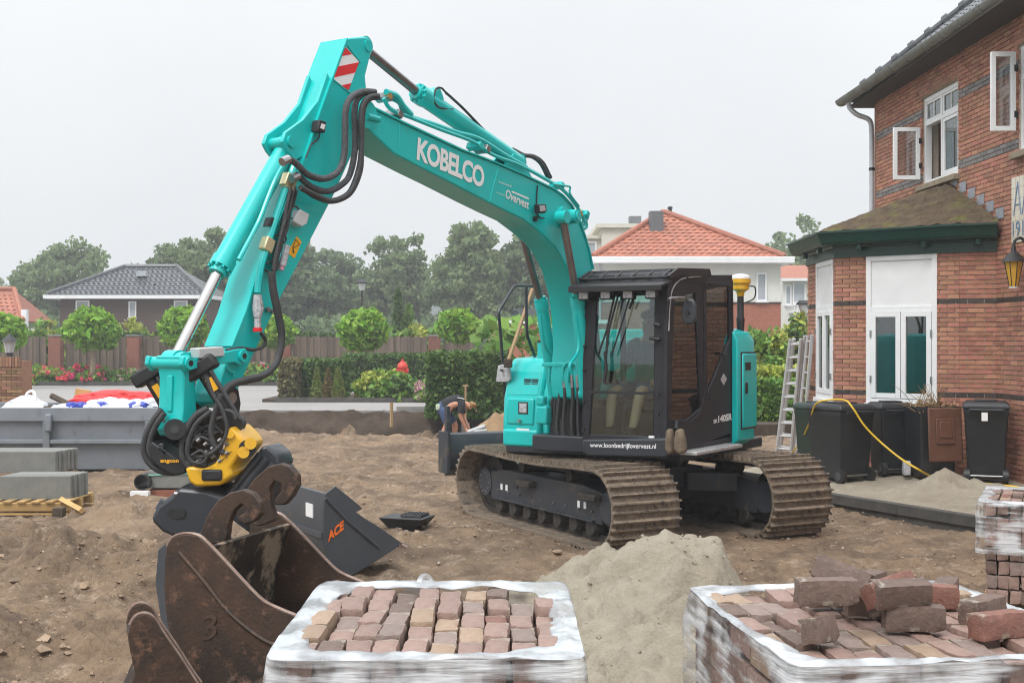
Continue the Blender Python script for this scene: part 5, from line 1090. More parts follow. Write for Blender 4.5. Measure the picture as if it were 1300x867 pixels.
# big hose loops from boom to arm
H1 = [(474, 117), (459, 117), (445, 125), (439, 140), (438, 168), (437, 196), (430, 217), (412, 227), (391, 222), (376, 208), (366, 202)]
H2 = [(476, 117), (463, 118), (453, 128), (450, 145), (451, 170), (450, 195), (445, 219), (437, 232), (417, 243), (396, 238), (378, 223)]
H3 = [(480, 122), (468, 124), (460, 135), (458, 155), (459, 180), (457, 207), (450, 232), (440, 248), (420, 255), (398, 247), (381, 238)]
H4 = [(482, 125), (470, 127), (463, 138), (461, 158), (460, 185), (459, 215), (450, 240), (438, 252), (419, 257), (398, 250), (384, 240)]
for H, r, x, mt in ((H1, .027, .09, greyhose), (H2, .026, .06, greyhose), (H3, .023, .11, rubber), (H4, .014, .03, rubber)): hose('hydraulic_hose', H, x, r, mt, ex, 10, 7)
for H, x in ((H1, .09), (H2, .06)): MB().cyl(UPW(H[-1][0], H[-1][1], x), UPW(H[-1][0] - 8, H[-1][1] + 4, x), .034, seg=10).build('hose_ferrule', steel, ex)
HL = [(345, 345), (347, 365), (351, 385), (355, 405), (358, 428), (352, 458), (337, 475), (313, 482), (294, 488), (281, 500)]
hose('coupler_hose', HL, .08, .027, rubber, ex, 10, 7); hose('coupler_hose', [(a - 3, b + 4) for a, b in HL], .04, .013, rubber, ex, 8, 7)
# ---- hydraulic cylinders
def cylinder(pa, pj, pb, xu, rb, rr, name, rodmat, rod_first=True, parent=ex):
    """pa -> pj is the rod, pj -> pb the barrel"""
    A_, J_, B_ = (UPW(*p, xu) for p in (pa, pj, pb)); d = (B_ - J_).normalized()
    bar = MB().tube([J_ - d * .0, J_ + d * .09, J_ + d * .091, B_], [rb * 1.12, rb * 1.12, rb, rb], 20).build(name + '_barrel', teal, parent)
    MB().cyl(A_, J_ + d * .05, rr, seg=16).build(name + '_rod', rodmat, bar); MB().cyl(J_ - d * .05, J_, rb * .8, seg=18).build('gland', teal, bar)
    for e in (A_, B_): MB().cyl(e - V_ * .06, e + V_ * .06, rb * .95, seg=16).build('cylinder_eye', teal, bar)
    for k in range(10):
        b = k * .628; n1 = d.orthogonal().normalized(); n2 = d.cross(n1); p = J_ + (n1 * math.cos(b) + n2 * math.sin(b)) * rb * .98; MB().cyl(p - d * .02, p + d * .01, .012, seg=6).build('gland_bolt', teal, bar)
    return bar
bc_ = cylinder((221, 458), (279, 341), (366, 184), -.215, .082, .042, 'bucket_cylinder', chrome)
ac_ = cylinder((459, 59), (531, 119), (657, 206), -.215, .085, .042, 'arm_cylinder', rodgrey)
sideprism([(640, 213), (652, 195), (662, 199), (676, 226), (660, 222)], -.12, .035, 'cylinder_bracket', teal, boom, bevel=.005); sideprism([(640, 213), (652, 195), (662, 199), (676, 226), (660, 222)], -.12, .035, 'cylinder_bracket', teal, boom, bevel=.005, at=-.30)
bx('port_block', teal, ac_, UPW(548, 124, -.215), (.16, .16, .14), rot=Matrix.Rotation(-BETA, 3, 'Z') @ Matrix.Rotation(R(35), 3, 'X'), bevel=.02)
for xu, pa, pj, pb, nm in ((.09, (714, 276), (733, 378), (744, 500), 'near'), (-.52, (657, 276), (687, 382), (705, 505), 'far')): cylinder(pa, pj, pb, xu, .072, .04, 'boom_cylinder', rodgrey)
for xu, pts in ((.17, [(731, 400), (735, 430), (733, 448), (724, 462), (724, 472)]), (-.44, [(686, 400), (692, 440), (708, 458), (714, 470)])): hose('cylinder_pipe', pts, xu, .016, teal, ex)
def fhose(name, pts, yu, r, mat, n=6): return tb(name, mat, ex, spline([U(*(lambda t: (t[0], p[2] if len(p) > 2 else yu, t[1]))(UF(p[0], p[1], p[2] if len(p) > 2 else yu))) for p in pts], n), r, 8)
for k in range(4):
    x0_ = 704 + k * 7 + (k // 2) * 3; yk = -1.16 - .02 * k
    fhose('foot_pipe', [(x0_ - 7, 486), (x0_ - 6, 468), (x0_ - 1, 461), (x0_ + 4, 464), (x0_ + 5, 478)], yk, .014, teal); fhose('foot_hose', [(x0_ + 5, 478), (x0_ + 6, 505), (x0_ + 3 + k, 540), (x0_ + 8, 572)], yk, .019, rubber); q0_, q1_ = UF(x0_ + 5, 476, yk), UF(x0_ + 5.5, 492, yk); MB().cyl(U(q0_[0], yk, q0_[1]), U(q1_[0], yk, q1_[1]), .021).build('hose_ferrule', steel, ex)
for k in range(9): fhose('foot_hose', [(738 - k * 1.2, 462 + k), (716 + k * 2.4, 480 + k * 2), (701 + k * 3.6, 512), (704 + k * 3, 545), (716 + k * 2, 574)], -1.08 - .012 * (k % 4), .02, rubber)
for k in range(4): fhose('foot_hose', [(741, 436 + k * 5), (728 + k, 432 + k * 5), (715 + k * 2, 442 + k * 5), (709 + k * 3, 466)], -1.12, .022, rubber)
bx('pipe_manifold', teal, ex, (-.33, -1.17, 1.86), (.34, .05, .045), U, bevel=.008)
bx('swivel_block', teal, ex, (-.49, -1.16, 1.30), (.14, .12, .2), U, bevel=.02); bx('swivel_block', teal, ex, (-.52, -1.16, 1.46), (.10, .1, .1), U, bevel=.02)
bx('boom_foot_bracket', darkp, ex, (-.215, -.62, 1.2), (.60, .75, .55), U, bevel=.02); bx('front_frame', darkp, ex, (-.22, -1.0, 1.0), (.75, .5, .18), U, bevel=.02)
# ---- linkage, tiltrotator and quick coupler
XL = XA - ATH / 2
for at_ in (XA + .07, XA - ATH - .03): sideprism([(233, 452), (250, 455), (300, 443), (312, 442), (317, 450), (314, 461), (305, 464), (298, 460), (255, 466), (238, 472), (231, 463)], XA + .07, .04, 'side_link', teal, ex, bevel=.008, at=at_)
for px_ in ((309, 452), (241, 461)): c = UPW(*px_, XA + .08); MB().cyl(c + V_ * .012, c - V_ * .40, .045, seg=20).build('link_pin', teal, ex); MB().cyl(c + V_ * .014, c + V_ * .0, .022, seg=12).build('pin_centre', black, ex)
hl = sideprism([(228, 452), (241, 450), (250, 459), (248, 475), (250, 520), (249, 548), (243, 556), (233, 555), (229, 546), (232, 520), (233, 480)], XA + .02, .25, 'bucket_link', teal, ex, bevel=.012)
yq, zq = UP(232, 500, XA + .02)
for dx in (-.03, -.22):
    pass
bx('link_groove', teal, hl, (XA - .105, yq - .004, zq + .0), (.05, .02, .26), U, bevel=.008)
for dx in (-.05, -.16):
    for dz in (-.19, .21): MB().cyl(U(XA + dx, yq - .02, zq + dz), U(XA + dx, yq - .045 + .03, zq + dz), .016, seg=8).build('link_bolt', steel, hl)
for dx in (-.02, -.2): c = UPW(236, 460, XA + dx + .02); MB().cyl(c, c - V_ * .06, .075, seg=20).build('link_eye', teal, hl)
for dx in (.02, -.25): c = UPW(238, 547, XA + dx); MB().cyl(c, c - V_ * .06, .07, seg=20).build('link_eye', teal, hl)
# coupler head: two black cheek plates with the two pins
cheek = [(292, 487), (303, 494), (306, 512), (303, 533), (290, 545), (284, 566), (276, 588), (262, 604), (243, 602), (236, 580), (236, 552), (243, 536), (258, 532), (274, 524), (280, 500)]
tr = sideprism(cheek, XA + .06, .035, 'tiltrotator_head', black, ex, bevel=.006); sideprism(cheek, XA + .06, .035, 'cheek_plate', black, tr, bevel=.006, at=XA - ATH - .03)
for px_ in ((291, 505), (248, 547)): c = UPW(*px_, XA + .06); p_ = MB().cyl(c + V_ * .035, c - V_ * .40, .042, seg=20).build('coupler_pin', steel, tr); MB().cyl(c + V_ * .02, c, .07, seg=20).build('pin_collar', black, tr)
MB().prism([UPW(243, 598, XA + .03), UPW(262, 602, XA + .03), UPW(276, 588, XA + .03), UPW(280, 570, XA + .03), UPW(270, 558, XA + .03), UPW(250, 575, XA + .03)], -V_ * .36).build('head_block', black, tr, bevel=.01)
def WP(px, py, Y=9.15): return Wp(px, py, Y)
# tilt body (yellow casting)
tb_ = MB().prism([WP(*p, 8.80) for p in [(234, 594), (240, 612), (248, 618), (279, 616.5), (296, 603), (292, 594), (312, 566), (306, 556), (291, 541), (288, 548), (283, 572), (272, 588), (258, 595), (244, 592)]], (.05, .42, 0)).build('tilt_body', yellow, ex, bevel=.02)
bx('casting_slot', black, tb_, WP(269, 603, 8.795), (.145, .03, .08), bevel=.03); MB().cyl(WP(292, 551, 8.78), WP(292, 551, 8.82), .03).build('casting_boss', yellow, tb_)
for a, b in ((318, 563), (309, 574)): MB().cyl(WP(a, b, 8.76), WP(a, b, 8.95), .042, seg=14).build('knuckle', yellow, tb_)
MB().cyl(WP(314, 569, 8.79), WP(314, 569, 9.0), .06, seg=14).build('knuckle_pin', black, tb_)
text('tilt_lettering', 'engcon', WP(283, 586, 8.79), WP(295.5, 574.5, 8.79), WP(281.5, 583.5, 8.79), black, tb_, bold=.02)
text('head_lettering', 'engcon', WP(203.5, 588.5, 8.86), WP(227, 588.5, 8.86), WP(203.5, 583.5, 8.86), stickery, tr, bold=.03)
# front cross plate carrying that lettering, and hose cluster
MB().prism([WP(*p, 8.87) for p in [(188, 568), (192, 560), (222, 580), (234, 586), (236, 600), (222, 604), (202, 594), (190, 582)]], (.04, .2, 0)).build('front_plate', black, tr, bevel=.01)
for pts, r, Y0 in (([(206, 520), (194, 535), (186, 552), (183, 572), (190, 588), (205, 598), (222, 600)], .024, 8.95), ([(209, 524), (198, 540), (191, 558), (190, 574), (200, 588)], .020, 8.9), ([(264, 518), (248, 528), (236, 548), (231, 572), (238, 590), (255, 596), (275, 588)], .024, 8.85), ([(268, 522), (252, 535), (242, 552), (238, 575), (246, 588), (262, 590)], .018, 8.82), ([(281, 500), (274, 520), (268, 545), (272, 565), (284, 575)], .020, 8.8), ([(262, 478), (270, 500), (282, 520), (288, 545), (280, 565), (262, 578), (245, 580)], .014, 8.78), ([(243, 578), (255, 572), (262, 580), (255, 588), (244, 586)], .010, 8.76)):
    tb('rotator_hose', rubber, tr, spline([WP(a, b, Y0) for a, b in pts], 6), r, 10)
for k in range(10): a, b = 250 + (k % 5) * 9, 560 + (k // 5) * 16 + (k % 3) * 5; MB().cyl(WP(a, b, 8.80), WP(a + 4, b - 3, 8.80), .014, seg=8).build('fitting', steel, tr)
MB().cyl(WP(222, 545, 8.80), WP(222, 545, 8.9), .075, seg=18).build('roller_eye', black, tr); MB().cyl(WP(222, 545, 8.795), WP(222, 545, 8.84), .03, seg=14).build('roller_hub', rubber, tr)
rq = random.Random(8)
for k in range(16):
    a0, b0 = rq.uniform(238, 288), rq.uniform(528, 590); an = rq.uniform(0, 6.28); r0 = rq.uniform(8, 18)
    tb('rotator_hose', rubber, tr, spline([WP(a0 + r0 * math.cos(an + t), b0 + r0 * .9 * math.sin(an + t), 8.86 + .03 * math.sin(k)) for t in (0, .8, 1.6, 2.4)], 5), rq.choice([.009, .012, .016]), 8)
for k in range(8): a0, b0 = rq.uniform(196, 290), rq.uniform(535, 598); bx('valve_block', rq.choice([black, darkp, steel]), tr, WP(a0, b0, 8.9), (rq.uniform(.03, .07), .06, rq.uniform(.03, .06)), rot=Matrix.Rotation(rq.uniform(-.8, .8), 3, 'Y'), bevel=.006)
# tilt cylinders
for top_p, bot_p, Y0 in (((257, 470), (299, 538), 8.98), ((190, 478), (214, 520), 9.35)):
    a, b = WP(*top_p, Y0), WP(*bot_p, Y0); d = (b - a).normalized(); t_ = MB().tube([a, b], .052, 16).build('tilt_cylinder', black, ex); bx('cylinder_head', black, t_, a - d * .02, (.24, .14, .11), rot=Matrix.Rotation(R(-32), 3, 'Y'), bevel=.02)
    MB().cyl(b - Vector((0, .06, 0)), b + Vector((0, .06, 0)), .065, seg=14).build('cylinder_eye', black, t_); tb('cylinder_line', rubber, t_, [a + Vector((.07, -.05, 0)), b + Vector((.05, -.06, .03))], .016)
    q = a + d * .13; bx('yellow_decal', stickery, t_, q + Vector((.012, -.052, .01)), (.05, .006, .10), rot=Matrix.Rotation(R(-32), 3, 'Y')); MB().cyl(b, b + d * .22, .026, seg=12).build('tilt_rod', chrome, t_)
# rotor and quick coupler, swung out to the right
rt = MB().tube([WP(356, 592, 9.2), WP(300, 662, 9.1)], .15, 24).build('rotor_housing', darkp, ex)
for off, r in (((-2, -1), .036), ((5, 4), .05), ((15, 12), .055), ((25, 20), .05)):
    a, b = WP(334 + off[0], 578 + off[1], 9.0), WP(290 + off[0], 634 + off[1], 8.94); MB().tube([a, b], r, 14).build('lock_cylinder', darkp, rt)
MB().prism([WP(*p, 9.0) for p in [(330, 568), (338, 565), (352, 577), (356, 592), (340, 600), (322, 585)]], (.05, .3, 0)).build('coupler_hook', darkp, rt, bevel=.02); bx('yellow_decal', stickery, rt, WP(298, 633, 8.83), (.05, .01, .03), rot=Matrix.Rotation(R(40), 3, 'Y'))
hk = [(345, 600), (352, 588), (362, 585), (371, 590), (374, 600), (370, 608), (362, 606), (365, 601), (361, 596), (355, 600), (352, 612), (340, 622), (330, 618)]
MB().prism([WP(*p, 9.25) for p in hk], (.0, .07, 0)).build('coupler_claw', darkp, rt, bevel=.01)
cp = MB().prism([WP(*p, 8.85) for p in [(191, 657), (199, 642), (215, 630), (226, 619), (262, 622), (292, 634), (286, 660), (262, 690), (232, 688), (205, 676), (193, 664)]], (.06, .38, .05)).build('coupler_base', darkp, ex, bevel=.03)
MB().prism([WP(*p, 8.84) for p in [(211, 651), (217, 646), (228, 645), (236, 649), (234, 657), (222, 659)]], (0, .02, 0)).build('casting_hole', black, cp); MB().cyl(WP(210, 636, 8.9), WP(203, 648, 8.9), .04).build('lock_pin', darkp, cp); MB().cyl(WP(222, 627, 8.86), WP(226, 627, 8.86), .02).build('bolt', steel, cp)
# ---- cab
CX0, CX1, CY0, CY1, CZ0, CZ1 = .13, 1.125, -1.386, .30, .97, 2.78
cab = MB().box(((CX0 + CX1) / 2, (CY0 + CY1) / 2, CZ0 + .03), (CX1 - CX0, CY1 - CY0 - .02, .06), U).build('cab', cabp, ex, bevel=.01)
ftop = [UF(757, 378, CY0), UF(831, 374, CY0)]; fbot = [UF(747, 553, CY0), UF(829, 556, CY0)]
fr_px = {'front_pillar': [(740, 362), (758, 372), (748, 553), (739, 574)], 'corner_pillar': [(831, 366), (849, 358), (847, 576), (829, 556)], 'front_header': [(740, 362), (849, 356), (831, 374), (757, 378)], 'front_sill': [(748, 551), (829, 554), (847, 576), (739, 574)]}
for nm, p in fr_px.items(): frontprism(p, CY0, .07, nm, cabp, cab, bevel=.012)
frontprism([(749, 495.5), (830, 498), (830, 501.5), (749, 499.5)], CY0 - .006, .03, 'window_bar', black, cab)
frontprism([(757, 378), (831, 374), (830, 497), (749, 496)], CY0 + .02, .008, 'windscreen', cabglass, cab); frontprism([(749, 500), (830, 501), (829, 556), (748, 553)], CY0 + .02, .008, 'lower_windscreen', cabglass, cab)
for a, b in ((744, 400), (743, 440), (742, 470), (741, 510), (741, 545), (836, 500), (836, 525), (836, 556)): MB().cyl(U(*[UF(a, b, CY0)[0], CY0 + .01, UF(a, b, CY0)[1]]), U(*[UF(a, b, CY0)[0], CY0 - .02, UF(a, b, CY0)[1]]), .016, seg=8).build('bolt', black, cab)
side = {'front_side_pillar': [(848, 360), (857, 376), (852, 534), (846, 576)], 'roof_rail': [(848, 360), (862, 349), (930, 349), (930, 361), (886, 371), (856, 379)], 'door_pillar': [(884, 370), (897, 361), (899, 502), (890, 519)], 'lower_side_panel': [(850, 533), (872, 533), (890, 518), (898, 500), (929, 426), (932, 549), (858, 574), (846, 577)], 'rear_side_pillar': [(926, 357), (931, 355), (932, 432), (929, 436)]}
for nm, p in side.items(): sideprism(p, CX1, .05, nm, cabp, cab, bevel=.010)
sideprism([(856, 378), (885, 370), (890, 518), (872, 534), (851, 535)], CX1 - .02, .008, 'door_glass', darkglass, cab); sideprism([(896, 361), (928, 359), (930, 432), (898, 502)], CX1 - .02, .008, 'rear_side_glass', darkglass, cab)
tb('door_gap', black, cab, [UPW(a, b, CX1 + .002) for a, b in ((893, 362), (894, 505), (888, 525), (872, 540), (852, 545))], .006, 6)
tb('cab_edge_trim', alu, cab, spline([UPW(a, b, CX1 + .003) for a, b in ((849, 420), (850, 390), (853, 370), (860, 358), (870, 353), (890, 351))]), .008, 6)
for a, b in ((893, 400), (893, 440), (892, 480), (900, 505), (870, 352), (893, 360)): MB().cyl(UPW(a, b, CX1 - .01), UPW(a, b, CX1 - .01) + V_ * .03, .016, seg=8).build('bolt', black, cab)
sideprism([(919, 474), (923, 481), (919, 489), (915, 482)], CX1 + .004, .003, 'diamond_decal', lensm, cab); bx('door_handle', black, cab, UPW(919, 449, CX1 + .02), (.03, .10, .03), rot=Matrix.Rotation(-BETA, 3, 'Z'), bevel=.006)
text('model_lettering', '140SR', UPW(911.5, 536.5, CX1 + .004), UPW(929, 533, CX1 + .004), UPW(911.5, 527.5, CX1 + .004), whitev, cab, bold=.04); text('model_lettering', 'SK', UPW(905.5, 537.5, CX1 + .004), UPW(910.8, 536.5, CX1 + .004), UPW(905.5, 532.5, CX1 + .004), whitev, cab, bold=.03)
# inner side, rear wall, roof
for (y, w) in ((CY0 + .05, .08), (CY1 - .05, .08), (-.5, .06)): bx('inner_pillar', cabp, cab, (CX0 + .02, y, (CZ0 + CZ1) / 2), (.04, w, CZ1 - CZ0), U)
bx('inner_sill', cabp, cab, (CX0 + .02, (CY0 + CY1) / 2, 1.2), (.04, CY1 - CY0 - .1, .4), U); bx('inner_glass', cabglass, cab, (CX0 + .02, -.52, 2.05), (.008, 1.55, 1.3), U)
bx('rear_wall', cabp, cab, ((CX0 + CX1) / 2, CY1 - .02, 1.45), (CX1 - CX0, .05, .95), U); bx('rear_glass', cabglass, cab, ((CX0 + CX1) / 2, CY1 - .02, 2.3), (CX1 - CX0 - .1, .01, .75), U); bx('rear_post', cabp, cab, (CX1 - .04, CY1 - .02, 2.3), (.08, .06, .8), U)
rfm = MB().loft([[U(x, y, CZ1 - .05 + dz) for x, y in ((CX0 - .01, CY0 + .02), (CX1 + .01, CY0 + .02), (CX1 + .01, CY1), (CX0 - .01, CY1))] for dz in (0,)] + [[U(x, y, CZ1 + .03) for x, y in ((CX0, CY0 + .04), (CX1, CY0 + .04), (CX1, CY1 - .02), (CX0, CY1 - .02))]] + [[U(x, y, CZ1 + .07) for x, y in ((CX0 + .08, CY0 + .14), (CX1 - .08, CY0 + .14), (CX1 - .08, CY1 - .1), (CX0 + .08, CY1 - .1))]]).build('cab_roof', cabp, cab, bevel=.015)
# roof guard of bars, visor with four work lamps
gd = MB().box(((CX0 + CX1) / 2, CY0 - .12, 2.70), (CX1 - CX0 + .10, .24, .035), U, rot=Matrix.Rotation(R(14), 3, 'X')).build('visor', black, cab, bevel=.012)
bx('visor_front', black, gd, ((CX0 + CX1) / 2, CY0 - .235, 2.655), (CX1 - CX0 + .08, .02, .06), U, bevel=.006)
for k in range(4): lx_ = CX0 + .10 + k * .26; l = bx('work_lamp', black, gd, (lx_, CY0 - .13, 2.60), (.13, .08, .11), U, bevel=.012); bx('lamp_lens', lensm, l, (lx_, CY0 - .172, 2.60), (.105, .006, .085), U, bevel=.006)
for k in range(6): tb('guard_bar', black, gd, [U(CX0 + .04 + k * (CX1 - CX0 - .08) / 5, CY0 - .05, 2.77), U(CX0 + .04 + k * (CX1 - CX0 - .08) / 5, CY0 + .15, 2.85), U(CX0 + .04 + k * (CX1 - CX0 - .08) / 5, CY0 + .95, 2.88)], .016, 6)
for y, z in ((CY0 - .05, 2.77), (CY0 + .15, 2.85), (CY0 + .42, 2.862), (CY0 + .68, 2.87), (CY0 + .95, 2.88)): tb('guard_bar', black, gd, [U(CX0 - .02, y, z), U(CX1 + .02, y, z)], .018, 6)
for x in (CX0 - .02, CX1 + .02): MB().prism([U(x, CY0 - .05, 2.74), U(x, CY0 - .08, 2.78), U(x, CY0 + .15, 2.87), U(x, CY0 + .95, 2.90), U(x, CY0 + 1.0, 2.82), U(x, CY0 + .2, 2.79)], V_ * .03).build('guard_side', black, gd, bevel=.004)
# wipers, mirror, front bumper with web address, step
for pts, r in (([(781, 372), (770, 420), (760, 449), (759, 452)], .012), ([(786, 370), (774, 415), (769, 452)], .012), ([(800, 376), (788, 415), (776, 452)], .010), ([(768, 446), (770, 470), (767, 486)], .018), ([(772, 416), (770, 445), (767, 484)], .014), ([(806, 375), (799, 392)], .016)):
    tb('wiper_arm', black, cab, [U(*(lambda q: (q[0], CY0 - .05, q[1]))(UF(a, b, CY0 - .05))) for a, b in pts], r, 6)
for zz in (446, 452): tb('hinge_pin', black, cab, [U(*(lambda q: (q[0], CY0 - .04, q[1]))(UF(831 - (zz - 446), zz - 35 + (zz - 446) * 2, CY0 - .04))), U(*(lambda q: (q[0], CY0 - .04, q[1]))(UF(838, zz - 33 + (zz - 446) * 2, CY0 - .04)))], .02, 8)
ma = tb('mirror_arm', steel, cab, spline([UPW(848, 381, CX1), UPW(850, 379, CX1 + .12), UPW(868, 378, CX1 + .16), UPW(873, 383, CX1 + .16)]), .012, 8)
mq = [(868, 383), (872, 379), (879, 380), (883, 387), (883, 405), (879, 411), (872, 412), (866, 408), (864, 398)]
MB().prism([U(*(lambda q: (q[0], -1.25, q[1]))(UF(a, b, -1.25))) for a, b in mq], Vector((SB, CB, 0)) * .05).build('side_mirror', darkp, ma, bevel=.015); c = U(*(lambda q: (q[0], -1.25, q[1]))(UF(873, 397, -1.25))); MB().cyl(c, c - Vector((SB, CB, 0)) * .02, .022).build('mirror_knob', black, ma)
bp_ = frontprism([(739, 558), (850, 556), (857, 563), (855, 577), (843, 581), (745, 579), (739, 574)], CY0 - .10, .22, 'front_bumper', darkp, cab, bevel=.02)
q = [UF(a, b, CY0 - .104) for a, b in ((749, 569.5), (833, 571.5), (749, 561.5))]; text('web_lettering', 'www.loonbedrijfovervest.nl', *[U(x, CY0 - .104, z) for x, z in q], whitev, bp_, bold=.012)
bx('small_label', whitev, cab, U(*(lambda q: (q[0], CY0 - .012, q[1]))(UF(828, 556, CY0))), (.06, .02, .05), rot=Matrix.Rotation(-BETA, 3, 'Z'))
stp = bx('side_step', alu, ex, (1.19, -.42, .945), (.20, 1.25, .035), U, bevel=.006)
for k in range(12): bx('step_tread', alu, stp, (1.19, -.98 + k * .10, .966), (.18, .03, .012), U)
# cab interior
bx('seat_cushion', clothgrey, cab, (.46, -.42, 1.42), (.50, .50, .14), U, bevel=.04); bx('seat_backrest', clothgrey, cab, (.46, -.14, 1.80), (.48, .13, .68), U, bevel=.05); bx('headrest', clothgrey, cab, (.46, -.12, 2.24), (.26, .09, .18), U, bevel=.03); bx('seat_base', black, cab, (.46, -.4, 1.18), (.42, .45, .34), U, bevel=.02)
for x in (.20, .80): bx('arm_console', black, cab, (x, -.52, 1.50), (.13, .46, .14), U, bevel=.03); tb('joystick', black, cab, [U(x, -.72, 1.56), U(x, -.74, 1.70)], [.014, .026], 8)
bx('monitor', black, cab, (.24, -.98, 1.72), (.05, .20, .15), U, bevel=.01)
for x in (.42, .56): tb('travel_lever', black, cab, [U(x, -1.05, 1.03), U(x, -1.02, 1.25), U(x, -.97, 1.50)], .013, 8); bx('pedal', black, cab, (x, -1.10, 1.05), (.09, .18, .03), U, rot=Matrix.Rotation(R(-20), 3, 'X'))
bx('green_cloth', limeg, cab, (.26, -1.24, 1.06), (.16, .10, .05), U, bevel=.02)

# ================================================================== LOOSE BUCKETS
def bucket(name, label, O, p, width, outer, mouth, mat, matin, ears=(), th=.022, edge=None, cat='bucket', sheet=None):
    """O: ground point of the near side plate's plane, p: its horizontal direction; outer/mouth: (L, z) outlines, outer from back top to lip, mouth from lip to back top"""
    p = Vector(p).normalized(); w = Vector((-p.y, p.x, 0)); w = w if w.y > 0 else -w; O = Vector(O)
    P3 = lambda L, z, k=0.0: O + p * L + w * k + Vector((0, 0, z))
    root = thing(name, label, cat, O + w * width / 2 + p * .4)
    for k in (0, width - th): MB().prism([P3(L, z, k) for L, z in outer + mouth], w * th).build('side_plate', mat, root, bevel=.004)
    full = outer; outer = sheet or outer; n = len(outer); inn = []
    for i, (L, z) in enumerate(outer):
        a, b = outer[max(i - 1, 0)], outer[min(i + 1, n - 1)]; d = Vector((b[0] - a[0], b[1] - a[1])).normalized(); inn.append((L - d.y * -1 * -.0 + (-d.y) * -.02 * -1, z + d.x * .02))
    m = MB(); m.loft([[P3(L, z, k) for (L, z) in outer] + [P3(L, z, k) for (L, z) in inn[::-1]] for k in (th + .001, width - th - .001)]); m.build('shell', matin, root, smooth=40)
    if edge:
        for k in (th / 2, width - th / 2): tb('worn_rim', edge, root, spline([P3(L, z + .002, k) for L, z in mouth], 4), .009, 6)
    (L1, z1), (L2, z2) = outer[-1], outer[-2]
    MB().prism([P3(L1, z1, -.01), P3(L1 - .14, z1 - .05, -.01), P3(L1 - .14, z1 - .025, -.01), P3(L1 + .03, z1 + .02, -.01)], w * (width + .02)).build('cutting_lip', edge or mat, root)
    for (poly, k, em) in ears: MB().prism([P3(L, z, k) for L, z in poly], w * .05).build('hook_ear', em, root, bevel=.008)
    return root, P3
def pxl(O, p, k, pts):                       # pixels -> (L, z) on the plane through O + w*k along p
    p = Vector(p).normalized(); w = Vector((-p.y, p.x, 0)); w = w if w.y > 0 else -w; A = Vector(O) + w * k
    return [onface(a, b, A, A + p) for a, b in pts]
O1 = (-1.60, 6.25, 0); p1 = (.94, -.30, 0)
mouth_px = [(412, 798), (385, 786), (355, 774), (332, 762), (308, 738), (285, 713), (263, 690), (250, 680), (232, 678), (218, 683), (211, 694)]
mo = pxl(O1, p1, 0, mouth_px); ou = pxl(O1, p1, 0, [(209, 712), (208, 750), (212, 790), (222, 825), (240, 860)]) + [(.10, .30), (.22, .12), (.42, .03), (.66, .06), (.88, .22), (1.02, .45), (1.08, .66)]
mo = [(1.09, .70)] + mo
ear = [(256, 692), (254, 676), (262, 655), (276, 635), (292, 625), (308, 621), (321, 626), (330, 638), (331, 652), (323, 662), (310, 666), (301, 660), (303, 655), (311, 651), (313, 644), (306, 640), (297, 648), (290, 664), (287, 690)]
ear2 = [(345, 660), (338, 655), (300, 650), (304, 635), (318, 612), (334, 598), (350, 589), (364, 590), (374, 598), (379, 612), (374, 625), (362, 640), (350, 637), (353, 630), (358, 620), (354, 612), (346, 612), (341, 622), (342, 640), (349, 656)]
e1_ = pxl(O1, p1, .22, ear); e2_ = pxl(O1, p1, .55, [(a, b) for a, b in [(330, 668), (302, 662), (300, 650), (308, 628), (322, 608), (340, 592), (356, 588), (368, 592), (377, 603), (378, 616), (371, 630), (361, 641), (349, 641), (348, 634), (356, 624), (357, 614), (348, 611), (342, 620), (343, 640), (350, 660)]])
rb_, P3b = bucket('digging_bucket', 'large rusty digging bucket with two hook ears, mouth tipped open beside the wrapped bricks', O1, p1, .86, ou, mo, rust, rustin, [(e1_, .22, rust), (e2_, .55, rust)], edge=wornedge, sheet=[(.09, 1.09), (.04, .95), (.0, .76), (.02, .52), (.09, .28), (.25, .11), (.45, .03), (.7, .08), (.92, .25), (1.05, .5), (1.08, .66)])
# welded-on number and wear strip
tl_ = pxl(O1, p1, 0, [(258, 813), (276, 808), (258, 782)])
text('weld_number', '3', P3b(*tl_[0], -.004), P3b(*tl_[1], -.004), P3b(*tl_[2], -.004), mk('weld_scale', (.085, .05, .036), (.05, .03, .02), scale=30, rough=.6), rb_, bold=.0)
pw = Vector((-.30, -.94, 0)).normalized()
tb('weld_bead', rust, rb_, spline([P3b(*q, -.004) for q in pxl(O1, p1, 0, [(228, 700), (258, 735), (290, 775), (330, 808), (360, 822)])], 5), .012, 6)
O2 = (-1.93, 5.6, 0); p2 = (.94, .33, 0); mo2 = pxl(O2, p2, 0, [(262, 884), (250, 867), (228, 833), (208, 804), (196, 785), (184, 779), (172, 783), (165, 794)]); ou2 = pxl(O2, p2, 0, [(163, 805), (166, 830), (172, 855)]) + [(.12, .33), (.22, .1), (.4, .03), (.56, .12), (.66, .32)]
bucket('digging_bucket', 'narrow rusty trenching bucket tucked beside the large rusty bucket', O2, p2, .26, ou2, mo2, rust, rustin, edge=wornedge)
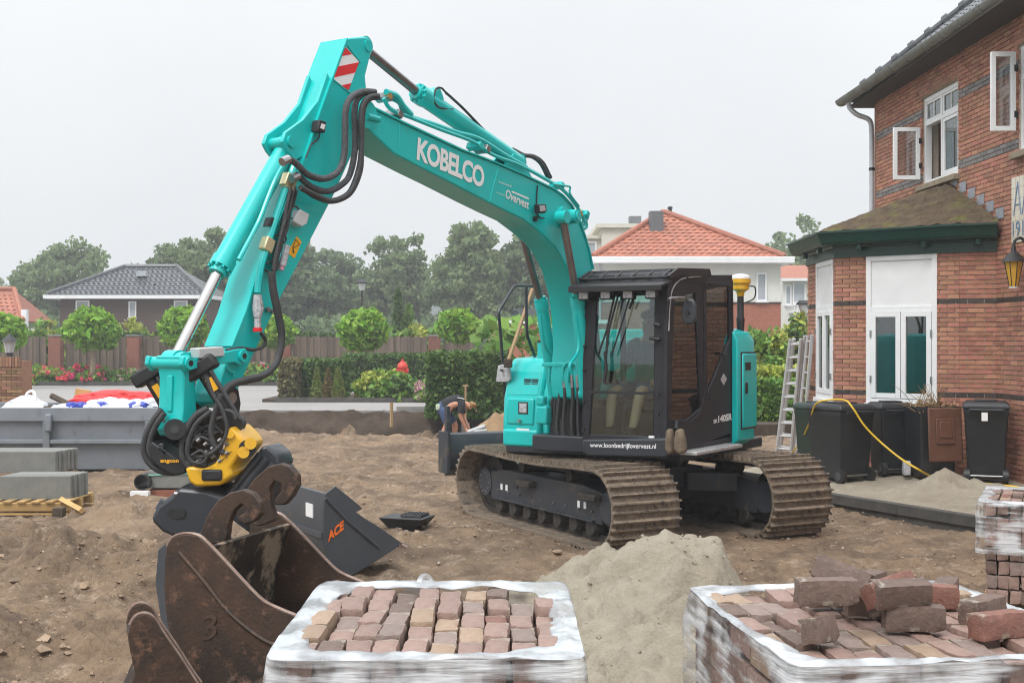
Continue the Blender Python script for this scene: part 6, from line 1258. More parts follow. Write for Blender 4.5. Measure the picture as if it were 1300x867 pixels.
# slate grey grading bucket with orange letters
cor = Wp(412, 680, 10.9); O3 = (cor.x, 10.9, 0); p3 = Vector((.86, .50, 0))
mo3 = pxl(O3, p3, 0, [(511, 690), (485, 671), (462, 657), (452, 650), (460, 646), (457, 642), (440, 628), (426, 617)]); ou3 = pxl(O3, p3, 0, [(413, 627), (411, 650), (411, 690), (417, 712), (430, 727), (445, 731), (460, 723), (478, 711), (508, 693)])
def bucket_side(name, label, O, p, width, outer, mouth, mat, edge):
    p = Vector(p).normalized(); w = Vector((-p.y, p.x, 0)); O = Vector(O); P3 = lambda L, z, k=0.0: O + p * L + w * k + Vector((0, 0, z)); root = thing(name, label, 'bucket', O + w * width / 2 + p * .3)
    for k in (0, width - .02): MB().prism([P3(L, z, k) for L, z in outer + mouth], w * .02).build('side_plate', mat, root, bevel=.004)
    inn = [(L + .02, z + .005) for L, z in outer]; MB().loft([[P3(L, z, k) for L, z in outer] + [P3(L, z, k) for L, z in inn[::-1]] for k in (.021, width - .021)]).build('shell', mat, root); return root, P3
gb_, P3g = bucket_side('grading_bucket', 'slate grey grading bucket with orange lettering lying behind the rusty bucket', O3, p3, 1.25, ou3, mo3, greybucket, wornedge)
q = pxl(O3, p3, 0, [(416, 688), (437, 671), (415, 676)]); text('orange_lettering', 'ACE', *[P3g(L, z, -.004) for L, z in q], orangep, gb_, bold=.05, shear=.1)
q = pxl(O3, p3, 0, [(413, 632), (440, 660), (480, 694)]); tb('stiffener', greybucket, gb_, [P3g(L, z, -.006) for L, z in q], .016, 6)
back_n = -Vector(p3).normalized(); wv = Vector((-p3.y, p3.x, 0)).normalized(); sb_ = Vector(O3) + wv * .33 + back_n * .012 + Vector((0, 0, CAMH - (649 - HY) / FPX * 11.1)); bx('white_sticker', whitev, gb_, sb_, (.008, .17, .12), rot=Matrix.Rotation(math.atan2(p3.y, p3.x), 3, 'Z'))
bx('back_rib', greybucket, gb_, Vector(O3) + wv * .62 + back_n * .01 + Vector((0, 0, .42)), (.03, 1.2, .05), rot=Matrix.Rotation(math.atan2(p3.y, p3.x), 3, 'Z'))
tip = [P3g(L, z, k) for L, z, k in ((ou3[-1][0], ou3[-1][1], 0),)]; bx('bucket_tooth', wornedge, gb_, P3g(ou3[-1][0] + .02, ou3[-1][1], .03), (.12, .08, .03), rot=Matrix.Rotation(R(25), 3, 'Y'))
# dark bucket standing under the coupler
O4 = (-2.36, 8.35, 0); bucket('trenching_bucket', 'dark grey bucket standing below the coupler, mostly hidden by the rusty one', O4, (.9, -.2, 0), .5, [(0, .72), (-.02, .5), (.02, .25), (.15, .08), (.35, .02), (.6, .1), (.7, .3)], [(.7, .34), (.5, .5), (.3, .74), (.1, .8)], greybucket, greybucket)
bx('step_plate', darkp, None, (-2.23, 6.85, .62), (.14, .3, .25), label=None) if 0 else None

# ================================================================== PALLETS OF PAVING BRICKS
pavers = [mk('paver_%s' % n, a, b, scale=14, rough=.55, bump=.006, bscale=45, rand=.12, nr=.75, c3=(.36, .32, .25), scale3=11, lo3=.56, hi3=.70) for n, a, b in (('mauve', (.31, .205, .17), (.23, .145, .12)), ('buff', (.35, .25, .175), (.28, .185, .125)), ('brown', (.175, .115, .09), (.10, .066, .053)), ('red', (.25, .11, .08), (.15, .07, .052)), ('grey', (.26, .195, .17), (.20, .14, .12)))]
weights = [.54, .13, .12, .04, .17]
def paver_mesh(mat, seed, d=(.0785, .1955, .096)):
    rs = random.Random(seed); bm = bmesh.new(); bmesh.ops.create_cube(bm, size=1)
    bmesh.ops.subdivide_edges(bm, edges=bm.edges[:], cuts=4, use_grid_fill=True); ph = seed * 7.7
    for v in bm.verts:
        e = sum(abs(v.co[i]) > .49 for i in range(3)); v.co = Vector((v.co.x * d[0], v.co.y * d[1], v.co.z * d[2])); p = v.co.copy()
        n = Vector((vn(p.y * 40 + ph, p.z * 40), vn(p.x * 40 + ph, p.z * 40 + 5), vn(p.x * 40 + 3, p.y * 40 + ph))) * .004
        v.co += n
        if e >= 2: v.co -= Vector([math.copysign(1, p[i]) * (abs(p[i]) > d[i] * .49) for i in range(3)]) * (.002 + .007 * max(0, vn(p.x * 30 + ph, p.y * 25 + p.z * 30) + .15) * (1.6 if e == 3 else 1))
    me = bpy.data.meshes.new('paving_brick'); bm.to_mesh(me); bm.free(); me.materials.append(mat); me.shade_smooth(); me.set_sharp_from_angle(angle=R(30)); return me
def vn(x, y): return float(vnoise(np.array([x]), np.array([y]))[0])
pav = {i: [paver_mesh(m, 10 * i + k) for k in range(3)] for i, m in enumerate(pavers)}
def pick(rs): return rs.choices(range(5), weights)[0]
wrapm, nt, b_ = nodes_of('stretch_wrap'); N = nt.nodes.new; L = nt.links.new
b_.inputs['Base Color'].default_value = (.66, .68, .70, 1); b_.inputs['Roughness'].default_value = .28; b_.inputs['Specular IOR Level'].default_value = .6
tc_ = N('ShaderNodeTexCoord'); mp1 = N('ShaderNodeMapping'); mp1.inputs['Scale'].default_value = (1.5, 1.5, 15); L(tc_.outputs['Object'], mp1.inputs[0])
n1 = N('ShaderNodeTexNoise'); n1.inputs['Scale'].default_value = 2.2; n1.inputs['Detail'].default_value = 5; L(mp1.outputs[0], n1.inputs['Vector'])
n2 = N('ShaderNodeTexNoise'); n2.inputs['Scale'].default_value = 5.5; n2.inputs['Detail'].default_value = 3; L(tc_.outputs['Object'], n2.inputs['Vector'])
ad = N('ShaderNodeMath'); ad.operation = 'ADD'; am = N('ShaderNodeMath'); am.operation = 'MULTIPLY'; am.inputs[1].default_value = .8; L(n1.outputs['Fac'], am.inputs[0]); am2 = N('ShaderNodeMath'); am2.operation = 'MULTIPLY'; am2.inputs[1].default_value = 1.2; L(n2.outputs['Fac'], am2.inputs[0]); L(am.outputs[0], ad.inputs[0]); L(am2.outputs[0], ad.inputs[1])
mr = N('ShaderNodeMapRange'); mr.inputs[1].default_value = .88; mr.inputs[2].default_value = 1.12; mr.inputs[3].default_value = .04; mr.inputs[4].default_value = .72; L(ad.outputs[0], mr.inputs[0])
tr_ = N('ShaderNodeBsdfTransparent'); mxs = N('ShaderNodeMixShader'); wm = N('ShaderNodeMath'); wm.operation = 'ADD'; wm.use_clamp = True; wm.inputs[1].default_value = 0; L(mr.outputs[0], wm.inputs[0]); L(wm.outputs[0], mxs.inputs[0]); L(tr_.outputs[0], mxs.inputs[1]); L(b_.outputs[0], mxs.inputs[2]); L(mxs.outputs[0], nt.nodes['Material Output'].inputs[0])
bpn = N('ShaderNodeBump'); bpn.inputs['Distance'].default_value = .02; bpn.inputs['Strength'].default_value = .8; L(n1.outputs['Fac'], bpn.inputs['Height']); L(bpn.outputs[0], b_.inputs['Normal'])
rimm = wrapm.copy(); rimm.name = 'bunched_wrap'; MATS['bunched_wrap'] = rimm
for n_ in rimm.node_tree.nodes:
    if n_.type == 'MATH' and n_.use_clamp: n_.inputs[1].default_value = .32
    if n_.type == 'MAPPING': n_.inputs['Scale'].default_value = (3, 3, 3)
    if n_.type == 'BSDF_PRINCIPLED': n_.inputs['Base Color'].default_value = (.50, .52, .54, 1)
def rrect(hw, hd, r, n=96, e=None):
    pts = []
    for i in range(n):
        a = 2 * math.pi * (i + .5) / n; c, s = math.cos(a), math.sin(a); k = e or 7
        rr = (abs(c / hw) ** k + abs(s / hd) ** k) ** (-1 / k); pts.append((c * rr, s * rr))
    return pts
def brick_pallet(origin, rot, Wd, Dp, zt, label, seed, wrap_to=.16, rim=.09, rows=None, lower_open=0.0, drop=()):
    """origin: near-left corner on the ground"""
    rs = random.Random(seed); O = Vector(origin); u = Vector((math.cos(rot), math.sin(rot), 0)); w = Vector((-u.y, u.x, 0)); P = lambda a, b, z: O + u * a + w * b + Vector((0, 0, z))
    root = thing('brick_pallet', label, 'pallet', P(Wd / 2, Dp / 2, 0), 'pallets of old paving bricks')
    # wooden pallet
    for k in range(3): MB().box((Wd * (.08 + .42 * k), Dp / 2, .07), (.09, Dp, .09), P).build('pallet_bearer', pallet_w, root)
    for k in range(6): MB().box((Wd / 2, .06 + k * (Dp - .12) / 5, .128), (Wd, .10, .022), P).build('pallet_board', pallet_w, root)
    nx = int((Wd - .04) / .081); ny = int((Dp - .04) / .199); x0 = (Wd - nx * .081) / 2; y0 = (Dp - ny * .199) / 2; nl = int((zt - .145) / .1015); zb = zt - nl * .1015
    rot_m = math.atan2(u.y, u.x); outer = MB()
    for l in range(nl):
        z = zb + l * .1015 + .05
        for j in range(ny):
            off = rs.uniform(-.03, .03) if l == nl - 1 else 0
            for i in range(nx):
                top = l == nl - 1
                if not top and 0 < i < nx - 1 and 0 < j < ny - 1 and l < nl - 2: continue
                if top and (i, j) in drop: continue
                x, y = x0 + (i + .5) * .081 + (rs.uniform(-.004, .004) if top else 0), y0 + (j + .5) * .199 + (((i * 37) % 5 - 2) * .012 + rs.uniform(-.008, .008) if top else 0)
                pos = P(x, y, z + (rs.choice([-.006, .004, .010, .014, .02]) if top else 0)); mi = pick(rs)
                if top:
                    o = link('paving_brick', pav[mi][rs.randrange(3)], root, pos); o.rotation_euler = (rs.uniform(-.035, .035), rs.uniform(-.04, .04), rot_m + rs.uniform(-.05, .05)); o.scale = (rs.uniform(.94, 1.0), rs.uniform(.95, 1.0), 1)
                elif i in (0, nx - 1) or j in (0, ny - 1):
                    if lower_open and z < lower_open and not (i == 0 and j % 1 == 0 and False):
                        o = link('paving_brick', pav[mi][rs.randrange(3)], root, pos + Vector((rs.uniform(-.008, .008), rs.uniform(-.008, .008), 0))); o.rotation_euler.z = rot_m + rs.uniform(-.04, .04)
                    else: low.setdefault(mi, MB()).box(pos, (.076, .192, .096), None, Matrix.Rotation(rot_m, 3, 'Z'))
                else: low.setdefault(mi, MB()).box(pos, (.076, .192, .096), None, Matrix.Rotation(rot_m, 3, 'Z'))
    for mi, mb in low.items(): mb.build('lower_bricks', pavers[mi], root, smooth=0, kind='stuff')
    low.clear()
    # stretch film: side skin and the bunched rim folded over the top
    base = rrect(Wd / 2 + .012, Dp / 2 + .012, 0, 128, 26); inner = rrect(Wd / 2 - rim, Dp / 2 - rim * 1.1, 0, 128, 5); m = MB(); loops = []; zs = np.linspace(wrap_to, zt + .012, 22)
    for z in zs:
        t = (z - wrap_to) / (zt - wrap_to); loops.append([P(Wd / 2 + a * (1 + .022 * vn(a * 3 + seed, z * 4 + b * 3) + .012 * vn(a * 9 + seed, z * 16) - .03 * max(0, t - .9) / .1), Dp / 2 + b * (1 + .022 * vn(b * 3 + 9, z * 4 + a * 3) + .012 * vn(b * 9 + 9, z * 16) - .03 * max(0, t - .9) / .1), z) for a, b in base])
    m.loft(loops, cap=False); m.build('stretch_film', wrapm, root, smooth=60)
    m = MB(); loops = [loops[-1]]
    for t in np.linspace(.12, 1, 9):
        loops.append([P(Wd / 2 + a * (1 - t) * .985 + c * t * (1 + .10 * vn(i * .16 + seed, 3)), Dp / 2 + b * (1 - t) * .985 + d * t * (1 + .08 * vn(i * .16 + seed, 8)), zt + .012 + .010 * math.sin(t * 3.1) + .012 * vn(i * .5, t * 7) - .004 * t) for i, ((a, b), (c, d)) in enumerate(zip(base, inner))])
    m.loft(loops, cap=False); o = m.build('film_rim', rimm, root, smooth=70); sm_ = o.modifiers.new('solid', 'SOLIDIFY'); sm_.thickness = .003
    return root, P
low = {}
def vn(x, y): return float(vnoise(np.array([x]), np.array([y]))[0])
ZT = 1.2
pal1, PA = brick_pallet((-.705, 3.50, 0), R(.5), .92, 1.16, ZT, 'film-wrapped pallet of mauve and buff paving bricks, top neatly filled, near the rusty bucket', 21, drop=((9, 4), (8, 4)))
tb('film_loop', rimm, pal1, spline([Wp(532, 742, 4.62), Wp(534, 735, 4.66), Wp(540, 731, 4.68), Wp(546, 736, 4.68), Wp(548, 744, 4.66)]), .012, 8)
pal2, PB = brick_pallet((.76, 3.42, 0), R(7), 1.02, 1.14, ZT, 'film-wrapped pallet of paving bricks with loose bricks heaped on top', 33, rim=.06)
p3c = Wp(1236, 700, 9.0); pal3, PC = brick_pallet((p3c.x, 8.95, 0), R(-24), 1.0, 1.1, .95, 'pallet of paving bricks half wrapped, bare brick courses showing below the film', 44, wrap_to=.60, lower_open=.60)
LB = [((1165, 806), 0, -4, 0, 0, 2, 'long brown loose brick lying foremost on the heap, pale lime marks on its face'), ((1113, 786), 0, -3, 0, 0, 2, 'dark loose brick left of the foremost one on the heap'), ((1062, 774), 0, 2, 0, 0, 2, 'loose brick carrying another flat brick at the heap end'), ((1053, 773), .1, 3, 0, 0, 2, 'flat brown loose brick lying on top of another brick'), ((1074, 752), .1, -25, 18, 20, 2, 'tilted wedge shaped loose brick crowning the heap'), ((1134, 770), .08, 25, -10, 25, 3, 'bright red loose brick leaning at the back of the heap'), ((1148, 775), .075, 12, 0, -12, 2, 'long loose brick sloping across others in the heap'), ((1186, 776), 0, -10, 0, 0, 3, 'red loose brick in the middle of the heap under the sloping one'), ((1206, 770), 0, 65, 0, 0, 2, 'loose brick end on at the far side of the heap'), ((1106, 760), 0, 50, 0, 0, 2, 'loose brick half hidden behind the sloping one'), ((1253, 795), 0, 40, 0, 0, 2, 'loose brick standing apart by the pallet edge film'), ((1274, 816), 0, 22, 0, 4, 3, 'large red brown loose brick at the corner nearest the half wrapped pallet'), ((1044, 823), 0, 35, 0, 15, 2, 'broken half brick lying alone on the paved top')]
for i, (pb, dz, yaw, rl, pi_, mi, lb) in enumerate(LB):
    g = Gp(pb[0], pb[1] + 3, ZT + dz); half = .5 if 'half' in lb and 'broken' in lb else 1
    o = link('loose_brick', pav[mi][i % 3].copy(), None, (g.x, g.y + .04, ZT + dz + .052)); o.rotation_euler = (R(rl), R(pi_), R(yaw + 90)); o.scale = (.92, .94 * half, .82); tag(o, lb, 'brick', 'loose bricks on the wrapped pallet')
# ================================================================== SAND HEAP
xs = np.arange(-1.6, 3.3, .02); ys = np.arange(4.95, 9.8, .02); SX, SY = np.meshgrid(xs, ys); cx, cy = .93, 7.35
ridge = np.interp(SX + .05 * fbm(SX * 2, SY * 2, 3), [-1.5, -.9, -.3, .18, .37, .5, .64, .83, .92, 1.06, 1.17, 1.24, 1.34, 1.6, 2.0, 2.6], [-.2, .0, .40, .72, .82, .87, .92, .96, .98, .98, .94, .84, .64, .36, .1, -.2])
dy = SY - cy; SZ = ridge - np.where(dy > 0, .85 * (np.sqrt(dy * dy + .03) - .173), .36 * (np.sqrt(dy * dy + .09) - .3) * (1 + .12 * -dy))
amp = np.clip(SZ, 0, 1)
lump = np.abs(fbm(SX * 3.1, SY * 3.1, 3)); SZ = SZ + .20 * (lump - .18) * (.25 + amp) + .09 * (np.abs(fbm(SX * 5.5 + 4, SY * 5.5, 3)) - .15) * sstep(.45, .9, amp) + .06 * fbm(SX * 8, SY * 8, 4) + .03 * fbm(SX * 20, SY * 20, 3) + .03 * (np.clip(vnoise(SX * 14, SY * 14), .1, 1) - .1) * 2
SZ = np.where(SZ > .93, .93 + (SZ - .93) * .45, SZ); SZ = np.where(SZ > .0, SZ, -.12 + SZ * .2)
# undercut scraped flank on the right-hand side
sand = grid_obj('sand_heap', SX, SY, SZ, sandm, mask=SZ > -.2, label='heap of pale builder\'s sand with crumbly top between the two wrapped pallets', cat='sand heap')
def clod_on(n, seed, smin, smax):
    rs = np.random.RandomState(seed); P = []
    for k in range(n):
        x = rs.uniform(-.4, 1.5); y = rs.uniform(5.6, 7.8); i = int((y - 4.95) / .02); j = int((x + 1.6) / .02)
        if SZ[i, j] > .1: P.append((x, y, SZ[i, j], smin * (smax / smin) ** (rs.rand() ** 2)))
    return P
m = MB()
for x, y, z, r in clod_on(500, 5, .004, .02):
    rs = random.Random(int(x * 1e5)); v = [Vector(p) * r * rs.uniform(.7, 1.25) + Vector((x, y, z)) for p in ((1, 0, 0), (-1, .2, 0), (.1, 1, .1), (0, -1, 0), (.1, .1, .85), (0, 0, -.6), (.6, .6, .5), (-.6, -.5, .55), (.5, -.6, .4))]
    m.add(v, [(0, 6, 4), (6, 2, 4), (2, 1, 4), (1, 7, 4), (7, 3, 4), (3, 8, 4), (8, 0, 4), (0, 2, 6), (1, 3, 7), (0, 8, 3), (0, 3, 5), (3, 1, 5), (1, 2, 5), (2, 0, 5)])
m.build('sand_clods', sandm, sand, keep=True, smooth=0, kind='stuff'); WLOC

# ================================================================== SKIP, KERB BUNDLES, PIPES AT THE LEFT
Ys = 20.3; s = Ys / FPX; xr = (207 - CX) * s; xl = xr - 4.6; sk = thing('waste_skip', 'grey steel waste skip filled with plastic sheeting and rubble', 'skip', ((xl + xr) / 2, Ys + .9, 0)); zt = CAMH - (519 - HY) * s; zb = .04
body = MB().loft([[Vector(p) for p in ((xl + .5, Ys + .12, zb), (xr - .55 + .3, Ys + .12, zb), (xr - .25, Ys + 1.7, zb), (xl + .5, Ys + 1.7, zb))], [Vector(p) for p in ((xl, Ys, zt - .2), (xr, Ys, zt - .2), (xr, Ys + 1.82, zt - .2), (xl, Ys + 1.82, zt - .2))]], cap=False).add([(xl + .5, Ys + .12, zb), (xr - .25, Ys + .12, zb), (xr - .25, Ys + 1.7, zb), (xl + .5, Ys + 1.7, zb)], [(0, 1, 2, 3)]).build('body', skipm, sk, smooth=0)
for c, d in (((xl / 2 + xr / 2, Ys - .02, zt - .09), (4.66, .07, .22)), ((xl / 2 + xr / 2, Ys + 1.84, zt - .09), (4.66, .07, .22)), ((xr + .02, Ys + .91, zt - .09), (.07, 1.79, .22)), ((xl - .02, Ys + .91, zt - .09), (.07, 1.79, .22))): bx('rim', skipm, sk, c, d, bevel=.01)
bx('side_rail', skipm, sk, ((xl + xr) / 2 + .6, Ys + .0, zb + .46), (3.0, .07, .07), bevel=.01)
for px in (61, 190): x = (px - CX) * s; MB().prism([(x - .05, Ys - .03, zt - .2), (x + .05, Ys - .03, zt - .2), (x + .02, Ys + .09, zb), (x - .1, Ys + .09, zb)], (0, -.07, 0)).build('upright', skipm, sk, bevel=.006)
bx('hook_lug', skipm, sk, ((64 - CX) * s, Ys - .08, zt - .22), (.10, .08, .28), bevel=.02); bx('skid', black, sk, ((xl + xr) / 2, Ys + .9, .0), (3.4, 1.2, .1))
def blob(name, c, r, mat, label, cat, seed, parent=None, group=None):
    rs = np.random.RandomState(seed); bm = bmesh.new(); bmesh.ops.create_icosphere(bm, subdivisions=4, radius=1)
    for v in bm.verts:
        p = np.array(v.co); k = 1 + .35 * fbm(np.array([p[0] * 1.7 + seed]), np.array([p[1] * 1.7 + p[2] * 1.3]), 4)[0] + .12 * abs(fbm(np.array([p[0] * 6 + seed]), np.array([p[2] * 6 + p[1] * 4]), 2)[0]); v.co = Vector((p[0] * r[0] * k, p[1] * r[1] * k, max(p[2] * r[2] * k, -r[2] * .6)))
    me = bpy.data.meshes.new(name); bm.to_mesh(me); bm.free(); me.materials.append(mat); me.shade_smooth(); me.set_sharp_from_angle(angle=R(25))
    o = link(name, me, parent, c); tag(o, label, cat, group); return o
zf = zt - .12
MB().box(((xl + xr) / 2, Ys + .9, zf - .15), (4.4, 1.7, .2)).build('rubble_fill', soildark, sk)
wb = []
for i, (px, r, lb) in enumerate([(12, (.45, .4, .26), 'crumpled white plastic sheet at the skip end by the brick pier'), (72, (.42, .4, .16), 'white plastic sheet with violet print beside the dark plank in the skip'), (112, (.40, .4, .24), 'white and blue plastic bundle in front of the red tarpaulin'), (140, (.36, .4, .20), 'white plastic sheet under the red tarpaulin fold'), (166, (.32, .4, .22), 'crumpled white sheet with blue stripes at the skip end by the coupler')]): wb.append(blob('plastic_sheet', ((px - CX) * s, Ys + .7, zf + .04), r, plasticw, lb, 'plastic sheet', 300 + i, group='plastic sheets in the skip'))
for i, (px, k) in enumerate([(92, 2), (116, 2), (118, 2), (160, 4), (172, 4), (80, 1)]): blob('blue_print', ((px - CX) * s, Ys + .45, zf + .14), (.10, .10, .075), plasticb, None, None, 320 + i, wb[k])
blob('red_tarpaulin', ((123 - CX) * s, Ys + 1.0, zf + .20), (.80, .34, .17), tarpr, 'bright red rolled tarpaulin lying across the skip', 'tarpaulin', 330); 
bx('orange_board', pallet_w, None, ((69 - CX) * s, Ys + 1.3, zf + .22), (.26, .05, .34), rot=Matrix.Rotation(R(10), 3, 'Y'), label='pale orange board standing upright in the skip', cat='board', bevel=.005)
tb('dark_plank', barkm, None, [((42 - CX) * s, Ys + .8, zf + .30), ((74 - CX) * s, Ys + .7, zf + .12)], .05, 6, label='dark timber offcut sticking up from the skip', cat='timber')
tb('white_cable', whitev, None, spline([((10 - CX) * s, Ys + .7, zf + .2), ((13 - CX) * s, Ys + .7, zf + .34), ((20 - CX) * s, Ys + .7, zf + .38), ((27 - CX) * s, Ys + .6, zf + .30), ((26 - CX) * s, Ys + .6, zf + .1)]), .022, 8, label='stiff white cable looping up from the skip', cat='cable')
blob('earth_lump', ((52 - CX) * s, Ys + .8, zf + .02), (.4, .4, .14), soildark, 'lump of dark rubble in the skip beside the plank', 'rubble', 340)
def slab_bundle(px0, px1, ptop, pbot, Y, n, depth, label, ang=0.0, strap=None):
    s = Y / FPX; x0, x1 = (px0 - CX) * s, (px1 - CX) * s; z0, z1 = CAMH - (pbot - HY) * s, CAMH - (ptop - HY) * s; root = thing('kerbstone_bundle', label, 'kerbstones', ((x0 + x1) / 2, Y + depth / 2, z0), 'bundles of concrete kerbstones'); t = depth / n; ro = Matrix.Rotation(ang, 3, 'Z')
    me = MB().box((0, 0, 0), (x1 - x0, t - .008, z1 - z0)).mesh('kerbstone', concrete, 0)
    for k in range(n):
        off = ro @ Vector((random.uniform(-.012, .012) + .02 * k, (k + .5) * t, 0)); o = link('kerbstone', me, root, Vector(((x0 + x1) / 2, Y, (z0 + z1) / 2 + random.uniform(-.004, .004))) + off); o.rotation_euler.z = ang
        bv = o.modifiers.new('b', 'BEVEL'); bv.width = .008; bv.segments = 2
    if strap: tb('strap', mk('green_strap', (.15, .55, .42), rough=.5), root, [(x0, Y - .012, z0 + (z1 - z0) * .75), (x1, Y - .012, z0 + (z1 - z0) * .85)], .008, 6)
    return root
slab_bundle(-60, 71, 573, 600, 17.8, 6, .62, 'longer kerbstone bundle lying right in front of the skip')
slab_bundle(1, 89, 604, 634, 15.4, 5, .52, 'short kerbstone bundle resting on a wooden pallet', R(4))
slab_bundle(188, 240, 575, 596, 17.3, 4, .5, 'upper kerbstone bundle half hidden behind the coupler'); slab_bundle(187, 240, 597.5, 620, 17.1, 4, .5, 'lower kerbstone bundle with green strap behind the coupler', 0, True)
bx('brick_course_stack', brickplinth, None, ((212 - CX) / FPX * 17.1, 17.35, .03), (.5, .5, .12), label='low red brick course under the strapped kerbstones', cat='bricks')
pp = Wp(180, 612, 17.0); pipe_ = MB(); pipe_.loft([[pp + Vector((math.cos(a) * r, y, math.sin(a) * r)) for a in np.linspace(0, 2 * math.pi, 20, endpoint=False)] for r, y in ((.095, 0), (.11, 0), (.11, .9), (.095, .9), (.095, 0))], cap=False); pipe_.build('drain_pipe', mk('black_pvc', (.03, .03, .032), rough=.4), None, label='short black drain pipe lying beside the strapped kerbstones', cat='pipe')
bx('white_offcut', whitev, None, ((178 - CX) / FPX * 16.8, 16.8, .08), (.24, .12, .06), label='small white plastic offcut in front of the black pipe', cat='offcut')
# pallet under the short bundle
pal = thing('wooden_pallet', 'yellowish wooden pallet under the short kerbstone bundle', 'pallet', ((45 - CX) / FPX * 15.4, 15.6, 0)); xa, xb = (-12 - CX) / FPX * 15.3, (92 - CX) / FPX * 15.3
for y in (15.25, 15.65, 16.05): bx('stringer', pallet_w, pal, ((xa + xb) / 2, y, .105), (xb - xa, .09, .10), bevel=.004); bx('skid_board', pallet_w, pal, ((xa + xb) / 2, y, .02), (xb - xa, .11, .022))
for k in range(6): bx('deck_board', pallet_w, pal, (xa + .07 + k * (xb - xa - .14) / 5, 15.65, .168), (.10, .95, .022), bevel=.002)
tb('timber_offcut', pallet_w, None, [Wp(78, 634, 15.2), Wp(104, 648, 14.7)], .04, 4, label='pale timber offcut leaning off the wooden pallet', cat='timber')
bx('wooden_block', barkm, None, Gp(75, 655, .04) + Vector((0, 0, .05)), (.12, .12, .1), label='dark wooden block under the pallet corner', cat='block')
tb('steel_bar', rust, None, [Wp(108, 686, 13.2), Wp(205, 684, 13.3)], .015, 6, label='thin rusty bar lying across the soil left of the coupler', cat='bar')
# ================================================================== BINS, LADDERS, HOSE BY THE HOUSE
def wheelie(x, y, yaw, label, w=.56, d=.66, h=1.0, body=binblack, lid=binblack, openlid=False):
    z = szp(x, y); ro = Matrix.Rotation(R(yaw), 3, 'Z'); P = lambda a, b, c: Vector((x, y, z)) + ro @ Vector((a, b, c)); root = thing('wheeled_bin', label, 'bin', (x, y, z), 'wheeled bins along the bay')
    def ring(s, zz, fy=0): return [P(a * w / 2 * s, b * d / 2 * s + fy, zz) for a, b in ((-1, -1), (1, -1), (1, 1), (-1, 1))]
    bdy = MB().loft([ring(.78, .06), ring(.82, .10), ring(.97, h - .14), ring(.99, h - .13), ring(1.0, h - .06)], cap=False).add(ring(.78, .06), [(0, 1, 2, 3)]).build('body', body, root, bevel=.025)
    MB().loft([ring(.96, h - .10), ring(.93, h - .10)], cap=True).build('inner_floor', body, root) if 0 else None
    for k in (-1, 1):
        wh = MB().cyl(P(k * (w / 2 - .08), d / 2 - .06, .10), P(k * (w / 2 - .01), d / 2 - .06, .10), .10, seg=20).build('wheel', black, root); MB().cyl(P(k * (w / 2 - .02), d / 2 - .06, .10), P(k * (w / 2 - .002), d / 2 - .06, .10), .055, seg=14).build('hub', greyhose, wh)
    MB().cyl(P(-w / 2 + .05, d / 2 - .06, .10), P(w / 2 - .05, d / 2 - .06, .10), .014).build('axle', steel, root)
    MB().cyl(P(-w * .36, d / 2 + .05, h - .07), P(w * .36, d / 2 + .05, h - .07), .02).build('handle', body, root)
    for k in (-1, 1): MB().box((k * w * .36, d / 2 + .015, h - .07), (.04, .08, .04), P).build('handle_lug', body, root)
    if not openlid:
        l = MB().loft([ring(1.05, h - .055), ring(1.05, h - .03), ring(1.0, h + .0), ring(.86, h + .035)]).build('lid', lid, root, bevel=.012); MB().box((0, 0, h + .045), (w * .5, d * .5, .02), P).build('lid_panel', lid, l, bevel=.008)
    else:
        lw = w * .84; l = MB().box((.05, -d / 2 - .045, h - .43), (lw, .035, .72), P, Matrix.Rotation(R(-4), 3, 'X')).build('lid', lid, root, bevel=.03)
        MB().box((.04, -d / 2 - .075, h - .38), (lw * .56, .02, .34), P, Matrix.Rotation(R(-4), 3, 'X')).build('lid_panel', lid, l, bevel=.012); MB().box((.04, -d / 2 - .09, h - .36), (lw * .36, .02, .22), P, Matrix.Rotation(R(-4), 3, 'X')).build('lid_panel', lid, l, bevel=.01)
        MB().box((0, 0, h - .12), (w * .86, d * .86, .02), P).build('garden_waste', soildark, root)
    return root, P
bn1, PB1 = wheelie(4.52, 17.25, 205, 'black bin with the yellow hose over its lid', h=1.03, w=.58, d=.72)
bn2, PB2 = wheelie(5.30, 17.55, 186, 'black bin set back under the bay window, wheels showing', w=.48, d=.52, h=.98)
bn3, PB3 = wheelie(5.66, 16.95, 6, 'black bin with brown lid hanging open in front and dry plants on top', openlid=True, lid=binbrown, w=.56, d=.6, h=1.04)
bn4, PB4 = wheelie(6.30, 16.65, 160, 'black bin with a white label at the wall corner', w=.56, d=.62, h=1.04)
bng, PBg = wheelie(4.42, 18.1, 200, 'dark green bin half hidden behind the ladders', body=bingreen, lid=bingreen, w=.5, d=.5, h=.98)
lbp = Wp(1250, 529, 16.30); bx('bin_label', whitev, bn4, lbp, (.075, .012, .11), rot=Matrix.Rotation(R(-20), 3, 'Z'))
rs = random.Random(12); m = MB()
dp_ = thing('dry_plant', 'bundle of dry brown stalks stuffed into the open bin', 'dry plant', PB3(0, 0, .9))
for k in range(70):
    a = PB3(rs.uniform(-.24, .24), rs.uniform(-.26, .2), .88); e = a + Vector((rs.gauss(0, .2), rs.gauss(0, .12), rs.uniform(.05, .42) * (1 if rs.random() < .75 else .4))); m.tube(spline([a, a.lerp(e, .5) + Vector((rs.uniform(-.04, .04), 0, .04)), e], 3), [.006, .006, .005, .005, .004, .003, .002], 4)
